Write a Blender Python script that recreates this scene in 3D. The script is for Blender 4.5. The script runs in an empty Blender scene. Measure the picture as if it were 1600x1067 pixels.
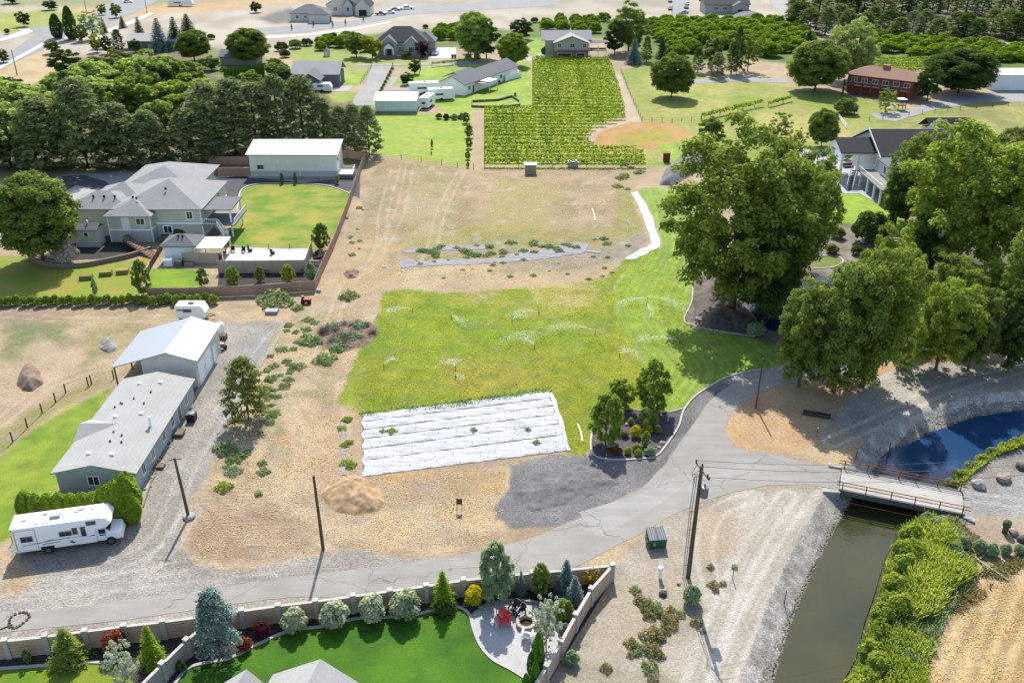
import bpy, math, random
import numpy as np
from math import sin, cos, tan, atan, atan2, pi, radians, degrees, hypot, sqrt
from mathutils import Vector, Matrix
random.seed(7); RNG = np.random.default_rng(7)
scene = bpy.context.scene
COL = scene.collection
# ---------------------------------------------------------------- camera
FPX, TH, CAMH = 1458.0, atan(733/1458.0), 58.0
cd = bpy.data.cameras.new('camera'); cam = bpy.data.objects.new('camera', cd); COL.objects.link(cam)
cam.location = (0, 0, CAMH); cam.rotation_euler = (pi/2-TH, 0, 0)
cd.sensor_width = 36.0; cd.lens = 36*FPX/1600; cd.clip_start = 1; cd.clip_end = 12000
scene.camera = cam
# ---------------------------------------------------------------- sky, sun, exposure
SUN_EL, SUN_AZ = radians(46.5), radians(-1.5)        # azimuth measured from +Y towards +X
w = bpy.data.worlds.new('World'); scene.world = w; w.use_nodes = True
nt = w.node_tree; nt.nodes.clear()
sky = nt.nodes.new('ShaderNodeTexSky'); sky.sky_type = 'NISHITA'; sky.sun_disc = False
sky.sun_elevation = SUN_EL; sky.sun_rotation = SUN_AZ; sky.air_density = 1.0; sky.dust_density = 1.2; sky.ozone_density = 0.7
bg = nt.nodes.new('ShaderNodeBackground'); bg.inputs[1].default_value = 0.15
wo = nt.nodes.new('ShaderNodeOutputWorld')
nt.links.new(sky.outputs[0], bg.inputs[0]); nt.links.new(bg.outputs[0], wo.inputs[0])
sl = bpy.data.lights.new('sun', 'SUN'); sl.energy = 4.2; sl.angle = radians(0.53); sl.color = (1.0, 0.955, 0.88)
so = bpy.data.objects.new('sun', sl); COL.objects.link(so); so.location = (0, 200, 300)
sdir = Vector((sin(SUN_AZ)*cos(SUN_EL), cos(SUN_AZ)*cos(SUN_EL), sin(SUN_EL)))
so.rotation_euler = (-sdir).to_track_quat('-Z', 'Y').to_euler()
scene.view_settings.view_transform = 'Standard'; scene.view_settings.look = 'None'
scene.view_settings.gamma = 1; scene.view_settings.use_curve_mapping = False
scene.view_settings.exposure = 0.9
scene.render.engine = 'CYCLES'
try:
    scene.cycles.max_bounces = 6; scene.cycles.transparent_max_bounces = 12
    scene.cycles.caustics_reflective = False; scene.cycles.caustics_refractive = False
except Exception: pass

# ---------------------------------------------------------------- pixel of the survey photograph -> point on a level plane
def G(x, y, z=0.0):
    u = (x-800)/FPX; v = (533.5-y)/FPX
    dy = cos(TH)+v*sin(TH); dz = -sin(TH)+v*cos(TH)
    t = (CAMH-z)/-dz
    return Vector((u*t, dy*t, z))
def PX(X, Y, Z=0.0):
    Zc = Z-CAMH
    zz = Y*cos(TH)-Zc*sin(TH); yy = Y*sin(TH)+Zc*cos(TH)
    return 800+FPX*X/zz, 533.5-FPX*yy/zz
def HT(x, y, ty, z=0.0):
    b = G(x, y, z); lo, hi = 0.0, 57.0
    for _ in range(26):
        m = (lo+hi)/2
        if PX(b.x, b.y, z+m)[1] > ty: lo = m
        else: hi = m
    return lo
def PPM(y): return cos(TH)*(y+200)/CAMH     # pixels per metre on the ground at row y
def A(r, g, b, k=1.0):
    """surface albedo from a sunlit sRGB reading"""
    f = lambda c: (c/255/12.92 if c <= 10 else ((c/255+0.055)/1.055)**2.4)
    return tuple(min(0.9, f(c)/2.15*k) for c in (r, g, b))

# ---------------------------------------------------------------- materials
MATS = {}
def nmat(name):
    m = bpy.data.materials.new(name); m.use_nodes = True
    n = m.node_tree; n.nodes.clear()
    return m, n, n.nodes, n.links
def N(ns, t, **kw):
    x = ns.new(t)
    for k, v in kw.items():
        if k in x.bl_rna.properties: setattr(x, k, v)
        else: x.inputs[k].default_value = v
    return x
def noise(ns, ls, co, scale, detail=3, rough=0.6):
    t = N(ns, 'ShaderNodeTexNoise'); t.inputs['Scale'].default_value = scale; t.inputs['Detail'].default_value = detail
    t.inputs['Roughness'].default_value = rough; ls.new(co, t.inputs['Vector']); return t.outputs[0]
def rng(ns, ls, v, a, b, c, d):
    t = N(ns, 'ShaderNodeMapRange'); ls.new(v, t.inputs[0])
    for i, q in enumerate((a, b, c, d)): t.inputs[i+1].default_value = q
    return t.outputs[0]
def mul(ns, ls, col, f):
    t = N(ns, 'ShaderNodeVectorMath', operation='SCALE')
    if isinstance(col, tuple): t.inputs[0].default_value = col[:3]
    else: ls.new(col, t.inputs[0])
    ls.new(f, t.inputs['Scale']); return t.outputs[0]
def mixc(ns, ls, f, a, b):
    t = N(ns, 'ShaderNodeMix'); t.data_type = 'RGBA'; ls.new(f, t.inputs[0])
    for i, q in ((6, a), (7, b)):
        if isinstance(q, tuple): t.inputs[i].default_value = (*q[:3], 1)
        else: ls.new(q, t.inputs[i])
    return t.outputs[2]
def math2(ns, ls, op, a, b):
    t = N(ns, 'ShaderNodeMath', operation=op)
    for i, q in ((0, a), (1, b)):
        if isinstance(q, (int, float)): t.inputs[i].default_value = q
        else: ls.new(q, t.inputs[i])
    return t.outputs[0]
def bsdf_out(m, ns, ls, col, rough=0.9, bump=None, bstr=0.3, bdist=0.05, metal=0.0, spec=0.3):
    p = N(ns, 'ShaderNodeBsdfPrincipled'); o = N(ns, 'ShaderNodeOutputMaterial')
    if isinstance(col, tuple): p.inputs['Base Color'].default_value = (*col[:3], 1)
    else: ls.new(col, p.inputs['Base Color'])
    p.inputs['Roughness'].default_value = rough; p.inputs['Metallic'].default_value = metal
    p.inputs['Specular IOR Level'].default_value = spec
    if bump is not None:
        b = N(ns, 'ShaderNodeBump'); b.inputs['Strength'].default_value = bstr; b.inputs['Distance'].default_value = bdist
        ls.new(bump, b.inputs['Height']); ls.new(b.outputs[0], p.inputs['Normal'])
    ls.new(p.outputs[0], o.inputs[0]); return p
def M(name, col, rough=0.8, sc=3.0, amt=0.18, metal=0.0, spec=0.3, dirt=0.0, stretch=None, big=0.0):
    """plain procedural material: colour with two scales of mottling and a fine bump"""
    if name in MATS: return MATS[name]
    m, n, ns, ls = nmat(name)
    g = N(ns, 'ShaderNodeNewGeometry').outputs['Position']
    if stretch:
        mp = N(ns, 'ShaderNodeMapping'); mp.inputs['Scale'].default_value = stretch; ls.new(g, mp.inputs[0]); g = mp.outputs[0]
    a = noise(ns, ls, g, sc, 4); b = noise(ns, ls, g, sc*0.13, 2)
    f = math2(ns, ls, 'MULTIPLY', rng(ns, ls, a, .25, .75, 1-amt, 1+amt), rng(ns, ls, b, .3, .7, 1-amt*.6-big, 1+amt*.6))
    c = mul(ns, ls, col, f)
    if dirt:
        c = mixc(ns, ls, rng(ns, ls, b, .5, .75, 0, dirt), c, (0.16, 0.13, 0.10))
    bsdf_out(m, ns, ls, c, rough, a, .25, .02, metal, spec)
    MATS[name] = m; return m
def ribbed(name, col, period=0.3, depth=0.35, rough=0.5, axis='x', metal=0.0, amt=.08, axis2=None):
    """profiled sheet metal / boards: narrow dark grooves across one world axis"""
    if name in MATS: return MATS[name]
    m, n, ns, ls = nmat(name)
    tc = N(ns, 'ShaderNodeTexCoord').outputs['Object']
    sp = N(ns, 'ShaderNodeSeparateXYZ'); ls.new(tc, sp.inputs[0])
    v = sp.outputs['xyz'.index(axis)]
    if axis2: v = math2(ns, ls, 'ADD', v, sp.outputs['xyz'.index(axis2)])
    fr = math2(ns, ls, 'FRACT', math2(ns, ls, 'DIVIDE', v, period), 0)
    gr = rng(ns, ls, fr, .0, .14, 1-depth, 1.0)
    a = noise(ns, ls, tc, .6, 3)
    f = math2(ns, ls, 'MULTIPLY', gr, rng(ns, ls, a, .3, .7, 1-amt, 1+amt))
    bsdf_out(m, ns, ls, mul(ns, ls, col, f), rough, gr, .4, .03, metal, .4)
    MATS[name] = m; return m
def shingle(name, col, rough=0.95, amt=.22):
    if name in MATS: return MATS[name]
    m, n, ns, ls = nmat(name)
    tc = N(ns, 'ShaderNodeNewGeometry').outputs['Position']
    a = noise(ns, ls, tc, 4.5, 4, .75); b = noise(ns, ls, tc, .35, 3)
    sp = N(ns, 'ShaderNodeSeparateXYZ'); ls.new(tc, sp.inputs[0])
    fr = math2(ns, ls, 'FRACT', math2(ns, ls, 'MULTIPLY', sp.outputs[2], 9.0), 0)
    g = rng(ns, ls, fr, 0, .25, .88, 1)
    f = math2(ns, ls, 'MULTIPLY', rng(ns, ls, a, .3, .7, 1-amt, 1+amt), math2(ns, ls, 'MULTIPLY', g, rng(ns, ls, b, .3, .7, .93, 1.07)))
    bsdf_out(m, ns, ls, mul(ns, ls, col, f), rough, a, .3, .03)
    MATS[name] = m; return m
def cover(name, kind):
    """ground covers: colour of the place from the 'tint' attribute, grain by kind"""
    m, n, ns, ls = nmat(name)
    at = N(ns, 'ShaderNodeAttribute', attribute_name='tint'); col = at.outputs['Color']
    g = N(ns, 'ShaderNodeNewGeometry').outputs['Position']
    if kind == 'gravel':
        v = N(ns, 'ShaderNodeTexVoronoi'); v.inputs['Scale'].default_value = 7.5; ls.new(g, v.inputs['Vector'])
        sp = N(ns, 'ShaderNodeSeparateXYZ'); ls.new(v.outputs['Color'], sp.inputs[0])
        a = noise(ns, ls, g, 2.2, 5, .8); b = noise(ns, ls, g, .25, 3)
        f = math2(ns, ls, 'MULTIPLY', rng(ns, ls, sp.outputs[0], 0, 1, .7, 1.3), math2(ns, ls, 'MULTIPLY', rng(ns, ls, a, .3, .7, .9, 1.1), rng(ns, ls, b, .3, .7, .93, 1.07)))
        bsdf_out(m, ns, ls, mul(ns, ls, col, f), .95, v.outputs['Distance'], .5, .06)
    elif kind == 'grass':
        a = noise(ns, ls, g, 2.6, 6, .85); b = noise(ns, ls, g, .42, 5, .7); c = noise(ns, ls, g, 8, 3)
        f = math2(ns, ls, 'MULTIPLY', rng(ns, ls, a, .3, .7, .5, 1.5), math2(ns, ls, 'MULTIPLY', rng(ns, ls, b, .3, .7, .74, 1.26), rng(ns, ls, c, .3, .7, .85, 1.15)))
        bsdf_out(m, ns, ls, mul(ns, ls, col, f), .95, a, .6, .12)
    elif kind == 'lawn':
        a = noise(ns, ls, g, 6, 4, .7); b = noise(ns, ls, g, .5, 3)
        f = math2(ns, ls, 'MULTIPLY', rng(ns, ls, a, .3, .7, .74, 1.26), rng(ns, ls, b, .3, .7, .78, 1.22))
        bsdf_out(m, ns, ls, mul(ns, ls, col, f), .9, a, .4, .05)
    else:   # dry: straw and soil, with flecks of both
        a = noise(ns, ls, g, 2.6, 6, .82); b = noise(ns, ls, g, .55, 4, .7); c = noise(ns, ls, g, 7, 3, .8)
        f = math2(ns, ls, 'MULTIPLY', rng(ns, ls, a, .32, .68, .66, 1.34), rng(ns, ls, c, .3, .7, .72, 1.28))
        f = math2(ns, ls, 'MULTIPLY', f, rng(ns, ls, b, .3, .7, .9, 1.12))
        k = mul(ns, ls, col, f)
        k = mixc(ns, ls, rng(ns, ls, b, .5, .66, 0, .5), k, mul(ns, ls, (.19, .165, .135), f))
        bsdf_out(m, ns, ls, k, .95, a, .6, .10)
    return m

# ---------------------------------------------------------------- object helpers
def props(o, label=None, cat=None, group=None, kind=None):
    if label: o['label'] = label
    if cat: o['category'] = cat
    if group: o['group'] = group
    if kind: o['kind'] = kind
    return o
def thing(name, loc, label, cat, rz=0, group=None):
    o = bpy.data.objects.new(name, None); COL.objects.link(o); o.empty_display_size = .3
    o.location = loc; o.rotation_euler = (0, 0, rz)
    return props(o, label, cat, group)
class MB:
    def __init__(s): s.v = []; s.f = []; s.sm = False
    def add(s, vs, fs):
        b = len(s.v); s.v += [tuple(p) for p in vs]; s.f += [tuple(i+b for i in q) for q in fs]; return s
    def box(s, x0, x1, y0, y1, z0, z1):
        return s.add([(x0,y0,z0),(x1,y0,z0),(x1,y1,z0),(x0,y1,z0),(x0,y0,z1),(x1,y0,z1),(x1,y1,z1),(x0,y1,z1)],
                     [(0,3,2,1),(4,5,6,7),(0,1,5,4),(1,2,6,5),(2,3,7,6),(3,0,4,7)])
    def cbox(s, c, sz, rz=0, taper=1.0):
        x, y, z = c; a, b, h = sz[0]/2, sz[1]/2, sz[2]
        P = []
        for zz, t in ((0, 1), (h, taper)):
            for dx, dy in ((-a,-b),(a,-b),(a,b),(-a,b)):
                dx *= t; dy *= t
                P.append((x+dx*cos(rz)-dy*sin(rz), y+dx*sin(rz)+dy*cos(rz), z+zz))
        return s.add(P, [(0,3,2,1),(4,5,6,7),(0,1,5,4),(1,2,6,5),(2,3,7,6),(3,0,4,7)])
    def prism(s, poly, z0, z1):
        n = len(poly)
        ar = sum(poly[i][0]*poly[(i+1)%n][1]-poly[(i+1)%n][0]*poly[i][1] for i in range(n))
        if ar < 0: poly = poly[::-1]
        return s.add([(p[0],p[1],z0) for p in poly]+[(p[0],p[1],z1) for p in poly],
                     [tuple(range(n-1,-1,-1)), tuple(range(n,2*n))]+[(i,(i+1)%n,n+(i+1)%n,n+i) for i in range(n)])
    def extr(s, poly, axis, a, b):
        """polygon in the plane across axis ('x' or 'y'), extruded from a to b"""
        n = len(poly); P = []
        for q in (a, b):
            for p in poly: P.append((q, p[0], p[1]) if axis == 'x' else (p[0], q, p[1]))
        return s.add(P, [tuple(range(n-1,-1,-1)), tuple(range(n,2*n))]+[(i,(i+1)%n,n+(i+1)%n,n+i) for i in range(n)])
    def tube(s, path, r, n=6, r1=None, caps=True):
        path = [Vector(p) for p in path]; m = len(path); ring = []
        for i, p in enumerate(path):
            d = (path[min(i+1,m-1)]-path[max(i-1,0)])
            d = d.normalized() if d.length > 1e-9 else Vector((0,0,1))
            u = d.cross(Vector((0,0,1)));
            if u.length < 1e-3: u = Vector((1,0,0))
            u.normalize(); v = d.cross(u)
            rr = r if r1 is None else r+(r1-r)*i/max(1, m-1)
            ring += [p+(u*cos(2*pi*k/n)+v*sin(2*pi*k/n))*rr for k in range(n)]
        fs = [(i*n+k, i*n+(k+1)%n, (i+1)*n+(k+1)%n, (i+1)*n+k) for i in range(m-1) for k in range(n)]
        if caps: fs += [tuple(range(n-1,-1,-1)), tuple(range((m-1)*n, m*n))]
        return s.add(ring, fs)
    def lathe(s, c, prof, n=12):
        P = [(c[0]+r*cos(2*pi*k/n), c[1]+r*sin(2*pi*k/n), c[2]+z) for r, z in prof for k in range(n)]; m = len(prof)
        fs = [(i*n+k, i*n+(k+1)%n, (i+1)*n+(k+1)%n, (i+1)*n+k) for i in range(m-1) for k in range(n)]
        return s.add(P, fs+[tuple(range(n-1,-1,-1)), tuple(range((m-1)*n, m*n))])
    def disc(s, c, r, axis, t, n=14):
        P = []
        for q in (-t/2, t/2):
            for k in range(n):
                a = 2*pi*k/n; u, v = r*cos(a), r*sin(a)
                P.append((c[0]+q, c[1]+u, c[2]+v) if axis == 'x' else (c[0]+u, c[1]+q, c[2]+v))
        return s.add(P, [tuple(range(n-1,-1,-1)), tuple(range(n,2*n))]+[(i,(i+1)%n,n+(i+1)%n,n+i) for i in range(n)])
    def build(s, name, mat, parent=None, label=None, smooth=False, bevel=0, kind=None):
        me = bpy.data.meshes.new(name); me.from_pydata(s.v, [], s.f); me.validate()
        import bmesh
        bm = bmesh.new(); bm.from_mesh(me); bmesh.ops.recalc_face_normals(bm, faces=bm.faces); bm.to_mesh(me); bm.free()
        me.materials.append(mat)
        if smooth: me.polygons.foreach_set('use_smooth', [True]*len(me.polygons))
        o = bpy.data.objects.new(name, me); COL.objects.link(o)
        if parent: o.parent = parent
        if label: o['label'] = label
        if kind: o['kind'] = kind
        if bevel:
            b = o.modifiers.new('bevel', 'BEVEL'); b.width = bevel; b.segments = 2; b.limit_method = 'ANGLE'
        return o
def share(o, name=None, parent=None, loc=None, rz=None, scale=None, mat=None):
    c = o.copy(); COL.objects.link(c); c.parent = parent
    if name: c.name = name
    if loc is not None: c.location = loc
    if rz is not None: c.rotation_euler = (0, 0, rz)
    if scale is not None: c.scale = scale
    return c
def npmesh(name, V, F, mat, tint=None, smooth=False):
    """V (n,3) float array, F (m,4) or (m,3) int array"""
    me = bpy.data.meshes.new(name); k = F.shape[1]
    me.vertices.add(len(V)); me.vertices.foreach_set('co', V.astype(np.float32).ravel())
    me.loops.add(F.size); me.loops.foreach_set('vertex_index', F.astype(np.int32).ravel())
    me.polygons.add(len(F)); me.polygons.foreach_set('loop_start', np.arange(0, F.size, k, dtype=np.int32))
    me.polygons.foreach_set('loop_total', np.full(len(F), k, dtype=np.int32))
    if smooth: me.polygons.foreach_set('use_smooth', np.ones(len(F), dtype=bool))
    me.update()
    if tint is not None:
        a = me.attributes.new('tint', 'FLOAT_COLOR', 'POINT')
        t4 = np.ones((len(V), 4), np.float32); t4[:, :tint.shape[1]] = tint; a.data.foreach_set('color', t4.ravel())
    me.materials.append(mat); return me
def linkm(name, me, parent=None, loc=(0,0,0)):
    o = bpy.data.objects.new(name, me); COL.objects.link(o); o.location = loc
    if parent: o.parent = parent
    return o
def smoothpath(pts, k=6, closed=False):
    P = [Vector((p[0], p[1], p[2] if len(p) > 2 else 0)) for p in pts]; n = len(P); out = []
    for i in range(n if closed else n-1):
        if closed: a, b, c, d = P[(i-1)%n], P[i], P[(i+1)%n], P[(i+2)%n]
        else: a, b, c, d = P[max(i-1,0)], P[i], P[i+1], P[min(i+2,n-1)]
        for j in range(k):
            t = j/k
            out.append(.5*((2*b)+(c-a)*t+(2*a-5*b+4*c-d)*t*t+(3*b-3*c+d-a)*t*t*t))
    if not closed: out.append(P[-1])
    return out

# ---------------------------------------------------------------- numpy noise and polygon tests
_lat = RNG.random((256, 256))
def vnoise(x, y):
    xi = np.floor(x).astype(int); yi = np.floor(y).astype(int); fx = x-xi; fy = y-yi
    fx = fx*fx*(3-2*fx); fy = fy*fy*(3-2*fy)
    a = _lat[xi & 255, yi & 255]; b = _lat[(xi+1) & 255, yi & 255]; c = _lat[xi & 255, (yi+1) & 255]; d = _lat[(xi+1) & 255, (yi+1) & 255]
    return (a*(1-fx)+b*fx)*(1-fy)+(c*(1-fx)+d*fx)*fy
def fbm(x, y, s, o=4, off=0.0):
    x = x/s+off; y = y/s+off*1.7; r = 0; a = .5; t = 0
    for _ in range(o):
        r = r+a*vnoise(x, y); t += a; a *= .55; x = x*2.03+13.1; y = y*2.03+7.7
    return r/t
def inpoly(x, y, poly):
    r = np.zeros(x.shape, bool); n = len(poly); P = [(p[0], p[1]) for p in poly]
    for i in range(n):
        x0, y0 = P[i]; x1, y1 = P[(i+1) % n]
        if y0 == y1: continue
        c = ((y0 > y) != (y1 > y)) & (x < (x1-x0)*(y-y0)/(y1-y0)+x0)
        r ^= c
    return r
def distpoly(x, y, poly, closed=True):
    d = np.full(x.shape, 1e9); n = len(poly)
    for i in range(n if closed else n-1):
        x0, y0 = poly[i][0], poly[i][1]; x1, y1 = poly[(i+1) % n][0], poly[(i+1) % n][1]
        ex, ey = x1-x0, y1-y0; L = ex*ex+ey*ey+1e-12
        t = np.clip(((x-x0)*ex+(y-y0)*ey)/L, 0, 1)
        d = np.minimum(d, np.hypot(x-x0-t*ex, y-y0-t*ey))
    return d
# ================================================================ THE GROUND
STEP = 3.0
us = np.arange(-345, 1950, STEP); vs = np.arange(1249, -66, -STEP)
U, V = np.meshgrid(us, vs)                       # rows spaced wider with distance, so every row keeps about the same detail
vv = (533.5-V)/FPX; uu = (U-800)/FPX
t_ = CAMH/(sin(TH)-vv*cos(TH)); GX = uu*t_; GY = (cos(TH)+vv*sin(TH))*t_
CANAL_PX = [(1190,1140),(1207,1065),(1234,975),(1269,893),(1300,834),(1319,800),(1345,765),(1372,728),(1392,703),(1428,690),(1453,675),(1478,668),
            (1504,657),(1529,650),(1554,646),(1600,640),(1720,622),(1960,590),(1960,640),(1720,664),(1600,684),(1560,700),(1530,712),(1500,735),(1474,756),(1440,800),(1410,826),(1386,872),
            (1372,923),(1355,975),(1344,1027),(1324,1065),(1300,1140)]
POND_PX = [(1160,458),(1215,438),(1290,432),(1335,450),(1330,500),(1250,528),(1200,515),(1170,485)]
WZ, PZ = -1.5, -0.45
canal_w = [G(*p, WZ) for p in CANAL_PX]; pond_w = [G(*p, PZ) for p in POND_PX]
def ground_z(x, y):
    """height of the land: flat, with the canal and the pond let into it"""
    x = np.asarray(x, float); y = np.asarray(y, float); z = np.zeros(x.shape)
    for poly, wz, slope, deep in ((canal_w, WZ, .68, 2.4), (pond_w, PZ, .5, 1.0)):
        xs = [p[0] for p in poly]; ys = [p[1] for p in poly]
        m = (x > min(xs)-6) & (x < max(xs)+6) & (y > min(ys)-6) & (y < max(ys)+6)
        if not m.any(): continue
        d = distpoly(x[m], y[m], poly); ins = inpoly(x[m], y[m], poly); sd = np.where(ins, -d, d)
        zz = np.clip(wz+sd*slope, -deep, 0.0); z[m] = np.minimum(z[m], zz)
    return z
def gz(x, y): return float(ground_z(np.array([x]), np.array([y]))[0])
GZ = ground_z(GX, GY)
bank = (GZ < -.02)
GZ = GZ+np.where(bank, (fbm(GX, GY, .7)-.5)*.22, 0)
f1 = fbm(GX, GY, 9.0, 4); f2 = fbm(GX, GY, 2.2, 4, 3.0); f3 = fbm(GX, GY, 28.0, 3, 9.0); f4 = fbm(GX, GY, .9, 3, 5.0)
def lerp(a, b, f): return a+(b-a)*f[..., None]
TINT = lerp(np.array(A(214,188,146)), np.array(A(180,158,128)), np.clip((f1*.6+f2*.4-.35)*3.3, 0, 1))
CLS = np.zeros(U.shape, np.int8); CN = ['ground']
KIND = {'ground': 'dry'}
def cls(name, kind):
    if name not in CN: CN.append(name); KIND[name] = kind
    return CN.index(name)
def sdist(poly, pad, warp):
    xs = [p[0] for p in poly]; ys = [p[1] for p in poly]
    i0 = max(0, int((1249-max(ys)-pad)/STEP)-1); i1 = min(len(vs), int((1249-min(ys)+pad)/STEP)+2)
    j0 = max(0, int((min(xs)-pad+345)/STEP)-1); j1 = min(len(us), int((max(xs)+pad+345)/STEP)+2)
    s = (slice(i0, i1), slice(j0, j1)); x, y = U[s].copy(), V[s].copy()
    if warp:
        x += (f2[s]-.5)*warp*3+(f4[s]-.5)*warp*1.5; y += (fbm(GX[s], GY[s], 2.4, 4, 21.0)-.5)*warp*2.2
    d = distpoly(x, y, poly); ins = inpoly(x, y, poly); return s, np.where(ins, d, -d)
def paint(name, kind, poly, ca, cb=None, sc=5.0, soft=4.0, warp=3.0, alpha=1.0, edge=None):
    s, d = sdist(poly, soft+warp*2+6, warp)
    m = np.clip(.5+d/(2*soft), 0, 1); m = m*m*(3-2*m)
    if edge is not None: m *= np.clip((f2[s]-edge)*5, 0, 1)
    c = np.array(A(*ca))
    if cb is not None:
        q = np.clip((fbm(GX[s], GY[s], sc, 4, 31.0)-.33)*3.0, 0, 1); c = lerp(c, np.array(A(*cb)), q)
    TINT[s] = TINT[s]+(c-TINT[s])*(m*alpha)[..., None]
    if name:
        k = cls(name, kind); CLS[s][m > .5] = k; t = CLS[s]; t[m > .5] = k; CLS[s] = t
    return s, d, m
Pt = paint
# ---- far country
Pt('field_soil','dry',[(-345,-65),(1950,-65),(1950,60),(1000,62),(420,80),(-345,90)],(214,202,182),(188,172,148),14,6,4)
Pt(None,None,[(180,30),(230,22),(330,18),(440,5),(600,0),(560,-40),(100,-40),(100,30)],(222,186,132),(205,165,110),10,5,4)
Pt(None,None,[(400,30),(455,12),(470,28),(450,36),(425,38)],(120,118,112),None,5,3,2)
Pt('woodland_floor','dry',[(-345,262),(-345,95),(60,100),(300,70),(430,95),(470,130),(600,170),(590,240),(560,262),(300,262),(130,268)],(128,118,78),(105,112,52),7,5,4)
Pt(None,None,[(-345,-60),(420,-60),(400,0),(260,8),(180,14),(60,10),(-345,24)],(150,160,96),(170,160,130),16,5,4)
Pt(None,None,[(420,-60),(1200,-60),(1190,10),(900,20),(650,24),(480,0)],(206,194,174),(166,158,138),18,8,4,.8)
Pt('woodland_floor','dry',[(1238,40),(1216,0),(1200,-60),(1950,-60),(1950,88),(1500,60),(1280,44)],(120,112,78),(96,100,56),7,4,4)
Pt('park_grass','grass',[(-345,20),(0,20),(60,16),(130,20),(118,46),(75,50),(40,52),(-345,62)],(160,172,70),(185,185,95),12,3,2)
Pt(None,None,[(-345,90),(0,92),(60,80),(100,92),(90,120),(60,136),(-345,150)],(222,196,148),(200,170,120),6,4,3)
Pt('far_lawn','lawn',[(440,86),(470,70),(560,72),(640,84),(680,100),(640,106),(520,106),(470,100)],(175,180,80),(150,168,55),8,4,3)
Pt(None,None,[(300,100),(330,80),(440,95),(450,115),(350,125)],(150,150,90),(120,130,60),6,4,3)
Pt('house_lawn','lawn',[(352,130),(400,118),(440,120),(420,140),(370,150)],(140,170,50),(120,150,40),6,3,2)
Pt('house_lawn','lawn',[(530,112),(578,110),(560,135),(530,134)],(165,190,50),(140,170,45),4,2,1)
Pt('house_lawn','lawn',[(510,146),(570,142),(540,162),(520,160)],(165,180,60),(140,165,45),4,2,1)
Pt('orchard_floor','grass',[(820,36),(950,30),(1100,34),(1260,34),(1250,55),(1330,78),(1620,90),(1950,96),(1950,118),(1600,110),(1400,108),(1240,100),(1180,95),(1100,100),(1000,105),(960,60),(820,66)],(118,142,40),(95,120,34),6,3,2)
Pt('orchard_floor','grass',[(500,75),(540,60),(600,50),(740,42),(830,50),(830,66),(720,75),(640,80),(560,85)],(130,145,55),(105,125,45),6,3,2)
Pt('green_lawn','lawn',[(600,132),(640,112),(690,100),(770,100),(828,95),(832,170),(750,170),(700,178),(680,165),(600,182),(570,160),(640,135)],(165,192,45),(140,172,38),9,3,2)
Pt('green_lawn','lawn',[(588,180),(680,178),(740,170),(752,262),(725,262),(650,250),(575,240),(570,200)],(150,184,32),(172,186,60),8,3,2)
Pt('green_lawn','lawn',[(826,60),(860,60),(860,80),(830,92)],(150,190,40),(120,160,30),6,2,2)
Pt('pasture','grass',[(955,112),(1010,105),(1090,120),(1200,130),(1330,150),(1420,170),(1500,160),(1620,150),(1950,150),(1950,300),(1500,300),(1330,320),(1230,270),(1100,262),(1000,262),(985,200)],(178,176,92),(150,168,58),11,3,3)
Pt(None,None,[(1180,175),(1240,180),(1320,185),(1330,215),(1240,225),(1190,210)],(205,188,112),(190,180,95),8,6,4)
Pt(None,None,[(1350,200),(1480,175),(1600,160),(1600,200),(1480,210)],(185,178,100),(150,150,80),8,6,4)
Pt(None,None,[(1000,120),(1050,110),(1150,130),(1130,175),(1040,180)],(165,178,70),(190,185,100),6,6,4)
Pt('vineyard_floor','grass',[(830,92),(958,108),(978,185),(1010,240),(1010,262),(756,262),(756,168),(832,168)],(178,186,66),(196,190,110),6,2,2)
Pt('dirt_track','dry',[(738,172),(755,172),(757,264),(735,264)],(206,182,148),(196,170,130),3,2,1.5)
Pt('dirt_track','dry',[(958,112),(968,112),(985,150),(1000,185),(1010,196),(960,210),(930,235),(912,222),(925,200),(975,188)],(222,202,176),(205,180,150),5,2,2)
Pt('dry_pond_basin','dry',[(925,225),(940,205),(985,192),(1040,192),(1078,205),(1082,216),(1060,228),(1000,236),(945,236)],(214,165,92),(196,150,80),4,2.5,2)
Pt(None,None,[(955,222),(985,208),(1025,200),(1055,210),(1040,222),(985,230)],(190,172,40),(175,160,60),4,4,2)
Pt('green_lawn','lawn',[(1030,225),(1090,215),(1100,240),(1080,250),(1040,250)],(150,185,35),(165,190,60),6,3,2)
# ---- the dry upper field and the middle ground
Pt('dry_field','dry',[(590,247),(650,252),(740,264),(900,264),(990,262),(1010,275),(985,300),(1000,350),(1010,372),(940,385),(800,390),(600,384),(556,380),(572,300)],(196,170,134),(166,146,106),5,4,4)
Pt(None,None,[(640,255),(700,260),(720,380),(630,382)],(190,172,132),(168,156,100),5,10,5,.8)
Pt(None,None,[(780,285),(840,275),(880,300),(850,372),(720,372),(760,330)],(172,168,78),(190,172,110),5,12,8,.65)
Pt(None,None,[(640,372),(760,350),(900,360),(1000,340),(1005,378),(800,392),(610,386)],(150,150,62),(176,162,90),4,8,5,.75)
Pt(None,None,[(960,285),(985,300),(1000,350),(985,372),(965,350)],(160,166,60),(150,150,70),4,6,4,.8)
Pt(None,None,[(560,360),(640,375),(640,420),(540,470),(520,440)],(214,184,132),(190,160,115),4,10,6,.7)
Pt('bare_soil','dry',[(830,410),(920,385),(1000,368),(1022,372),(975,405),(880,428)],(176,160,146),(160,146,128),3,4,3)
Pt(None,None,[(630,395),(820,388),(960,375),(960,388),(820,402),(640,412)],(150,138,92),(196,160,112),3,5,4,.8)
Pt(None,None,[(620,425),(900,425),(960,440),(800,452),(640,448)],(218,192,150),(196,172,138),4,6,5,.8)
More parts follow.
